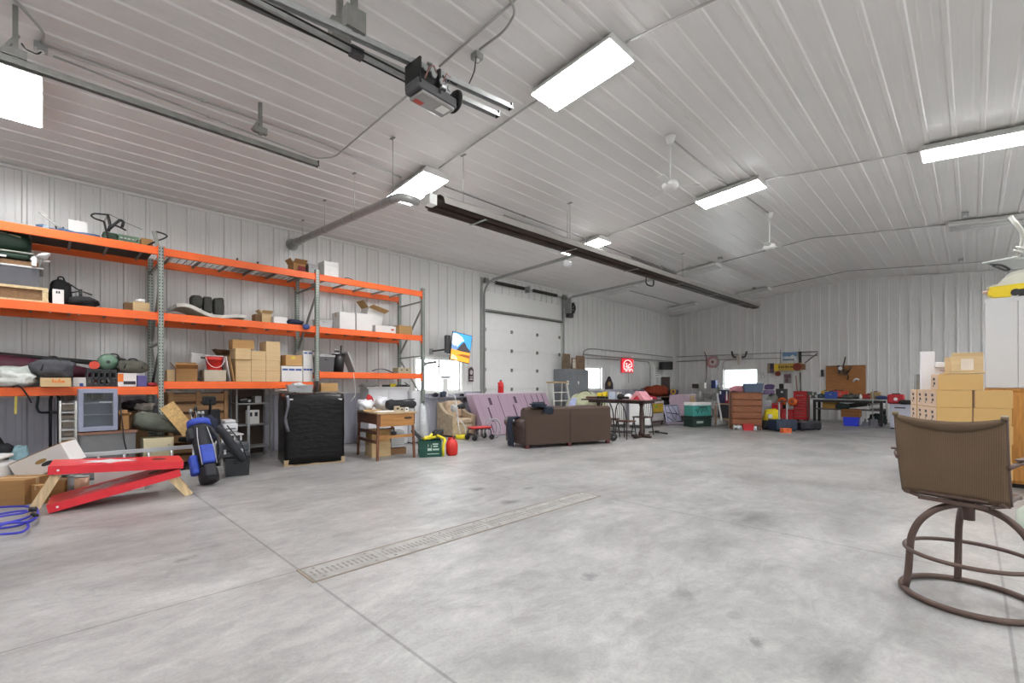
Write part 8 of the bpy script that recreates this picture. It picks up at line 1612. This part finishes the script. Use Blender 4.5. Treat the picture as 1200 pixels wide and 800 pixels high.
t=thing('foam_packing','L-shaped white foam packing standing on the big carton stack','foam',SMx@Vector((.11,cd*1.75,Z6)),PHI);part('upright_slab',FO,t,lambda b:b.box(-.15,-.01,-.05,.02,0,.52,.004));part('side_slab',FO,t,lambda b:b.box(-.01,.28,-.02,.03,0,.34,.004));part('ridge',FO,t,lambda b:b.box(-.01,.28,-.06,.05,.30,.37,.006));part('imprint',mat('pink imprint','#c9a4ae',.7,var=0),t,lambda b:(b.box(.05,.14,-.0215,-.02,.2,.22),b.box(.05,.14,-.0215,-.02,.25,.265)))
b=MB(GALVD);b.box(-.02,.02,-.06,.06,0,.22,.006);tag(b.done('tape_gun',None,SMx@Vector((.02,cd*3.2,Z6)),PHI),'small dark tool standing behind the white foam on the cartons','tool')
YC=9.22;x0=PY(1155,400,YC).x;zt=PY(1155,350.5,YC).z;zw=PY(1188,455,YC).z
t=thing('oak_cabinet','orange-toned wooden cabinet behind the carton stack at the frame edge','cabinet',(0,0,0));OK_=wood('orange oak panel','#b27a36',.4,'z');xw=.12
part('carcass',OK_,t,lambda b:b.box(xw,1.5,YC,YC+.6,.06,zw-.03));part('top',OK_,t,lambda b:b.box(xw-.0,1.52,YC-.02,YC+.61,zw-.029,zw,.004));part('plinth',BLACK,t,lambda b:b.box(xw+.04,1.46,YC+.05,YC+.58,0,.06))
for k in range(3):part('door',wood('orange oak door','#bb8440',.4,'z'),t,lambda b:b.box(xw+.03+k*.45,xw+.45+k*.45,YC-.018,YC-.001,.1,zw-.06,.004))
t=thing('white_storage_cabinet','tall plain white two-door cabinet standing on the orange wooden cabinet','cabinet',(0,0,0));WC=mat('white laminate',(.64,.64,.64),.45,var=.02);xs=PY(1193,400,YC).x
part('carcass',WC,t,lambda b:b.box(x0,x0+1.1,YC+.022,YC+.55,zw+.004,zt));part('door',WC,t,lambda b:b.box(x0,xs-.003,YC,YC+.021,zw+.01,zt-.004,.002));part('door',WC,t,lambda b:b.box(xs+.003,x0+1.1,YC,YC+.021,zw+.01,zt-.004,.002));part('top_trim',WC,t,lambda b:b.box(x0-.004,x0+1.1,YC-.006,YC,zt-.06,zt))
p=PZ(1196,580);t=thing('plastic_jug','white and grey bottle on the floor by the orange cabinet','jug',(.40,6.5,0));part('body',mat('pale green plastic jug','#b6beb0',.4),t,lambda b:b.lathe([(.1,0),(.11,.03),(.11,.2),(.05,.27),(.035,.31)],18));part('cap',DARKG,t,lambda b:b.cyl((0,0,.31),(0,0,.34),.035,n=12))
b=MB(mat('white pole',(.68,.68,.68),.4));b.bar((.415,7.2,.0),(.52,7.28,.93),.03,.045,up=(0,1,0));tag(b.done('leaning_rail'),'white rail leaning at the frame edge before the orange cabinet','rail')
zt2=zt+.004;YP_=YC+.22;P2=lambda px,py,dy=0:PY(px,py,YP_+dy)
t=thing('model_plane','yellow and white model plane lying on top of the white cabinet','model plane',(0,0,0));YPm=mat('yellow model plastic','#ecd01c',.35);WPm=mat('cream model plastic','#d6d6c6',.45)
c=P2(1160,343);L_=.95
nose=P2(1158,342);ym=YP_
part('lower_hull',YPm,t,lambda b:b.prism([(nose.x,zt2+.06),(nose.x+.05,zt2+.02),(nose.x+.17,zt2+.0),(nose.x+.22,zt2+.0),(nose.x+.24,zt2+.09),(nose.x+1.0,zt2+.12),(nose.x+1.0,zt2+.2),(nose.x+.02,zt2+.155)],.2,Matrix(((1,0,0,0),(0,0,-1,ym+.1),(0,1,0,0),(0,0,0,1)))))
part('upper_shell',WPm,t,lambda b:b.prism([(nose.x-.01,zt2+.156),(nose.x+.1,zt2+.19),(nose.x+.17,zt2+.27),(nose.x+.28,zt2+.31),(nose.x+1.0,zt2+.33),(nose.x+1.0,zt2+.205)],.18,Matrix(((1,0,0,0),(0,0,-1,ym+.09),(0,1,0,0),(0,0,0,1)))));part('nose_cone',mat('pinkish nose','#c9a9a0',.5),t,lambda b:b.cyl((nose.x-.05,ym,zt2+.1),(nose.x+.01,ym,zt2+.1),.02,.03,n=12));part('fuselage_gap',BLACK,t,lambda b:b.box(nose.x+.30,nose.x+.95,ym-.08,ym+.08,zt2+.0,zt2+.085));part('wheel',BLACK,t,lambda b:b.cyl((nose.x+.26,ym-.14,zt2+.05),(nose.x+.26,ym-.115,zt2+.05),.045,n=14))
t=thing('tube_bundle','bundle of grey and white model wings and tubes above the yellow model plane','model wings',(0,0,0));WG=mat('grey model wing','#8d908e',.5);WH_=mat('white tube','#b9b8b0',.5)
T3=lambda px,py,dy=.1:P2(px,py,dy)
part('wing',WG,t,lambda b:b.prism([(T3(1151,309).x,T3(1151,309).z),(T3(1172,303).x,T3(1172,303).z),(T3(1215,299).x,T3(1215,299).z),(T3(1215,314).x,T3(1215,314).z),(T3(1185,316).x,T3(1185,316).z),(T3(1176,310).x,T3(1176,310).z)],.03,Matrix(((1,0,0,0),(0,0,-1,YP_+.12),(0,1,0,0),(0,0,0,1)))));part('wing_tube',GALV,t,lambda b:b.tube([T3(1151,309),T3(1180,303.5),T3(1215,301)],.018,8));part('dark_strut',BLACK,t,lambda b:b.tube(smooth_path([T3(1160,309.5,.08),T3(1174,310,.08),T3(1184,316,.08),T3(1178,317,.08),T3(1163,311,.08)],.1),.014,8));part('lower_wing',WH_,t,lambda b:b.prism([(T3(1175,328).x,T3(1175,328).z),(T3(1182,322).x,T3(1182,322).z),(T3(1215,312).x,T3(1215,312).z),(T3(1215,330).x,T3(1215,330).z)],.03,Matrix(((1,0,0,0),(0,0,-1,YP_+.0),(0,1,0,0),(0,0,0,1)))))
part('curved_tube',WH_,t,lambda b:b.tube(smooth_path([T3(1184,254,.2),T3(1198,271,.2),T3(1199,283,.2),T3(1192,302,.2)],.2),.028,10));
for(a0,b0,a1,b1)in((1187,293,1215,300),(1190,289,1215,295),(1186,301,1215,305)):part('rib_tube',WH_,t,lambda b:b.cyl(T3(a0,b0,.16),T3(a1,b1,.16),.016,n=8))
part('stem',WH_,t,lambda b:b.cyl(Vector((T3(1213,300).x,YP_+.2,zt2)),T3(1213,298,.2),.03,n=10))
NUDGE={'plain white upright appliance at the end of the rack beside the armchair':(1.000,0.0671,-0.0435,0.0000),'yellow and black gear bag on the floor between dresser and suitcase':(1.000,-0.0517,0.1849,0.0000),'grey translucent plastic drawer tower behind the dresser':(0.780,-1.1613,4.0943,0.0000),'long black tool case lying slanted on the bench lower shelf':(0.780,-0.6449,4.6294,0.1222),'dark straight pole standing on the far wall beside the shovel handle':(1.000,-0.0177,0.0780,0.0000),'dark garment bundle on the floor under the bench':(1.000,0.0028,-0.0238,0.0000),'dark clothes heaped on the carton below the lower beam':(0.700,-3.0813,0.3419,0.2865),'low pale mauve platform on the floor under the white navy-lined board':(0.700,-2.2496,4.8627,0.0000),'black bow case lying on the lower shelf goods':(0.930,-0.6662,0.0544,0.0955),'narrow white wire shelf unit stuffed with folded cardboard beside the glass-door cooler':(1.000,0.3839,-0.0106,0.0000),'dark bow-back chair at the tall table, in the middle of the near long side':(0.930,-0.4441,0.7379,-0.0001),'dark compact machine standing on end behind the orange reels':(1.000,-0.0485,0.1858,0.0000),'dark slate backpack on the white folding table':(0.700,-2.7979,0.6079,0.1755),'yellow and white model plane lying on top of the white cabinet':(1.000,-0.0085,-0.1277,0.0000),'small white folding table behind the aluminium ladder':(0.930,-0.6740,0.1871,-0.0000),'pink folded blanket on the dresser in front of the window':(1.000,-0.1232,0.3637,0.0000),'light blue and white bag by the wall under the near rack bay':(1.000,0.1280,0.0030,0.0000),'low brown carton on the floor supporting the tipped white carton':(0.860,-1.1508,0.0140,0.0000),'grey hose coil standing against the sofa arm':(1.000,-0.0584,0.0547,0.0000),'pale crumpled cloth on the dark carton under the rack':(0.780,-2.0460,0.1825,0.2101),'tan carton on the floor next to the pine leg of the red boards':(0.700,-2.2462,0.0543,0.0000),'black tapered pole leaning against the first rack upright':(0.930,-0.6682,0.0915,0.0952),'grey hose coil standing beside the red rolling stool':(1.000,-0.1412,0.1301,0.0000),'dark red tool case on the workbench top':(1.000,-0.0467,0.2680,0.0000),'white printed carton tipped on the tan boxes behind the red boards':(1.000,0.0240,-0.0001,0.0000),'white plastic bag bunched at the front edge of the lower shelf':(1.000,0.1280,0.0033,0.0120),'slumped dark grey backpack on the flat tan box':(0.930,-0.4740,0.0052,0.1045),'orange-brown open carton on the desk beside the cooler':(0.700,-2.6762,0.2416,0.2172),'roll of clear plastic sheeting standing between table and armchair':(1.000,0.0396,-0.0272,0.0000),'crumpled clear packaging in the tray on the pallet load':(0.930,-0.6006,0.2394,0.0899),'yellow and black tool case on the workbench top':(1.000,-0.0507,0.2672,0.0000),'beige upholstered barrel armchair with its back to the side wall window':(0.930,-0.6994,0.5551,0.0000),'lower red tool chest carrying two orange cases':(0.780,-1.0891,4.3116,0.0004),'red and white box on the workbench top':(1.000,-0.0339,0.2699,0.0000),'pale green jug on the sill side of the far window':(0.930,-0.6129,1.6142,0.0700),'white cloth hanging beside the wicker basket':(0.780,-0.6196,4.4354,0.0000),'low cream cabinet on the floor under the olive zip case':(0.930,-0.6092,0.0846,0.0000),'dark gloves and cables on the lavender-grey cabinet':(1.000,0.0212,-0.2712,0.0000),'tan plywood offcut leaning at an angle beside the olive case':(1.000,0.2682,-0.0454,0.0000),'dark green bag on the bench lower shelf beside the tan box':(1.000,0.0441,-0.2684,0.0000),'grey metal fitting on the floor under the bench, nearest the grey cabinet':(0.780,-0.4473,4.4193,0.0000),'plain white carton on the middle shelf in front of the flap box':(0.930,-0.6507,0.3354,0.1788),'black charger on the workbench top':(1.000,-0.0408,0.2689,0.0000),'blue tarp bundle lying on the workbench top':(0.860,-0.2779,2.5602,0.1260),'blue tool case on the workbench top':(1.000,0.0485,-0.2676,0.0000),'dark green power tool lying on the workbench top':(1.000,0.0595,-0.3794,0.0000),'tall open wire shelving against the far wall behind the teal cooler':(0.780,-2.0369,5.0087,0.0000),'grey translucent bin on the top shelf next to the white foam box':(0.930,-0.6865,0.2749,0.2523),'white board with navy diagonal bands leaning behind the old white cabinet':(0.860,-1.0534,2.1881,0.0126),'dark blue cap on the window ledge':(1.000,0.1537,-0.1151,0.0000),'white towels piled behind the red garments':(1.000,-0.0116,0.0210,0.0000),'black work gloves in a heap beside the tan box':(0.860,-1.3643,0.0207,0.1950),'dark mat on the floor under the tall table':(0.700,-2.1764,3.5609,0.0000),'olive-grey zippered soft case slumped on the cream cabinet':(0.930,-0.6453,0.1013,0.0536),'purple and white folded quilt on the drawer tower':(1.000,0.0131,-0.0462,0.0000),'flat tan box with orange lettering under the grey backpack':(1.000,0.2720,-0.0039,0.0000),'white and black hard hat on the tall table':(0.700,-1.9536,3.2895,0.2979),'grey metal fitting on the floor under the bench, nearest the wicker basket':(1.000,-0.0677,0.0825,0.0000),'black plastic tote on the floor beside the golf bag':(1.000,-0.0464,0.0121,0.0000),'black nylon bag slumped past the end of the grey trough':(0.860,-1.3864,0.0396,0.3576),'warm brown flattened carton standing on edge in the row by the bucket, number five':(0.780,-2.1161,0.5065,0.3188),'navy jacket bunched on top of the sofa back':(1.000,0.0849,-0.0958,0.0000),'plain tan carton in the rack stack, near end of the third row':(1.000,0.0464,-0.0124,0.0000),'rounded grey tub lid leaning beside the black bin':(1.000,-0.0216,0.0105,0.0000),'round orange cord reel on the lower red tool chest, dresser side':(1.000,-0.0684,0.2633,0.0000),'round green reel case resting on the black crate':(1.000,-0.0592,-0.0308,0.0000),'yellow foam tube sticking up out of the green crate':(1.000,0.1044,-0.0740,0.0000),'folded pale carton on the white wire shelf, tier number one from the floor':(0.930,-0.5969,0.0165,0.0091),'white box with a blue corner print between the tan box and black crate':(0.780,-2.0639,0.1004,0.3001),'red cloth hanging among the plastic bags on the work table':(1.000,-0.0423,0.0227,0.0000),'grey paint tin behind the pine leg of the red boards':(1.000,-0.0480,0.0017,0.0000),'low green tray under the black net on the top shelf':(0.930,-0.7090,0.0448,0.2603),'low brown carton on the top shelf next to the grey upright board':(0.930,-0.7549,0.0938,0.2523),'blue cloth hanging over the beam at the second upright':(1.000,0.0223,-0.0088,0.0000),'white clamp lamp with a round guard standing on the grey trough':(1.000,0.1920,0.0003,0.0000),'white sheets of paper and board along the front of the work table':(0.700,-2.3550,1.3722,0.2652),'white bottle on the workbench top':(1.000,0.0128,-0.0153,0.0000),'pale framed picture in the middle on the grey locker':(1.000,-0.0290,0.0383,0.0000),'blue and white mountain poster above the yellow tavern sign':(1.000,0.0115,-0.0466,0.0000),'black folded tripod stand standing behind the blue tarp on the top shelf':(1.000,0.0000,0.0000,0.0040),'tan flattened carton standing on edge in the row by the bucket, number four':(0.780,-1.9846,0.4990,0.3188),'black lump of gear at the back of the green crate':(1.000,-0.0388,0.0283,0.0000),'clear plastic tote behind the second upright on the middle shelf':(0.930,-0.6893,0.2942,0.1868),'dark bench vise at the tool chest end of the workbench':(1.000,0.0050,-0.0235,0.0000),'dark flat bar sticking up behind the blue rolled tarp':(1.000,0.0480,-0.0007,0.0000),'small dark box beside a tan carton on the rack middle shelf':(0.930,-0.6797,0.0679,0.1868),'black and grey toy blaster poking out of the green crate':(1.000,0.0000,0.0000,0.0080),'dark red-brown tray at the sofa end of the tall table':(1.000,-0.0136,0.0197,0.0080),'dark pipe running along the side wall below the notice':(0.865,-1.4084,2.6847,0.1627),'dark swing-out wall bracket beside the poster on the far wall':(0.930,-0.3266,1.5048,0.1575),'pale small box on the table front edge, largest of three':(1.000,0.0000,0.0000,0.0120),'thin bent dark rod lying at the near end of the top rack shelf':(0.930,-0.6650,-0.0161,0.2603),'pale small box on the table front edge, middle of three':(1.000,0.0000,0.0000,0.0040),}
for o in list(COL.objects):
 n_=NUDGE.get(o.get('label'))if o.parent is None else None
 if n_:o.location=Vector(o.location)*n_[0]+Vector(n_[1:]);o.scale=Vector(o.scale)*n_[0]
cam=bpy.data.cameras.new('camera');co=bpy.data.objects.new('camera',cam);COL.objects.link(co)
cam.sensor_width=36;cam.lens=36*FPX/1200;cam.shift_y=50/1200;cam.clip_start=.05;cam.clip_end=200
co.location=(0,0,EYE);co.rotation_euler=(H90,0,TH)
sc.camera=co
w=bpy.data.worlds.new('sky');sc.world=w;w.use_nodes=True
bg=w.node_tree.nodes['Background'];bg.inputs[0].default_value=(.93,.97,1,1);bg.inputs[1].default_value=WORLD_S
vs=sc.view_settings;vs.view_transform='Standard';vs.look='None';vs.gamma=1;vs.use_curve_mapping=False;vs.exposure=EXPO
cy=sc.cycles;cy.max_bounces=10;cy.diffuse_bounces=6;cy.glossy_bounces=4;cy.transmission_bounces=6
cy.use_denoising=True;cy.sample_clamp_indirect=6
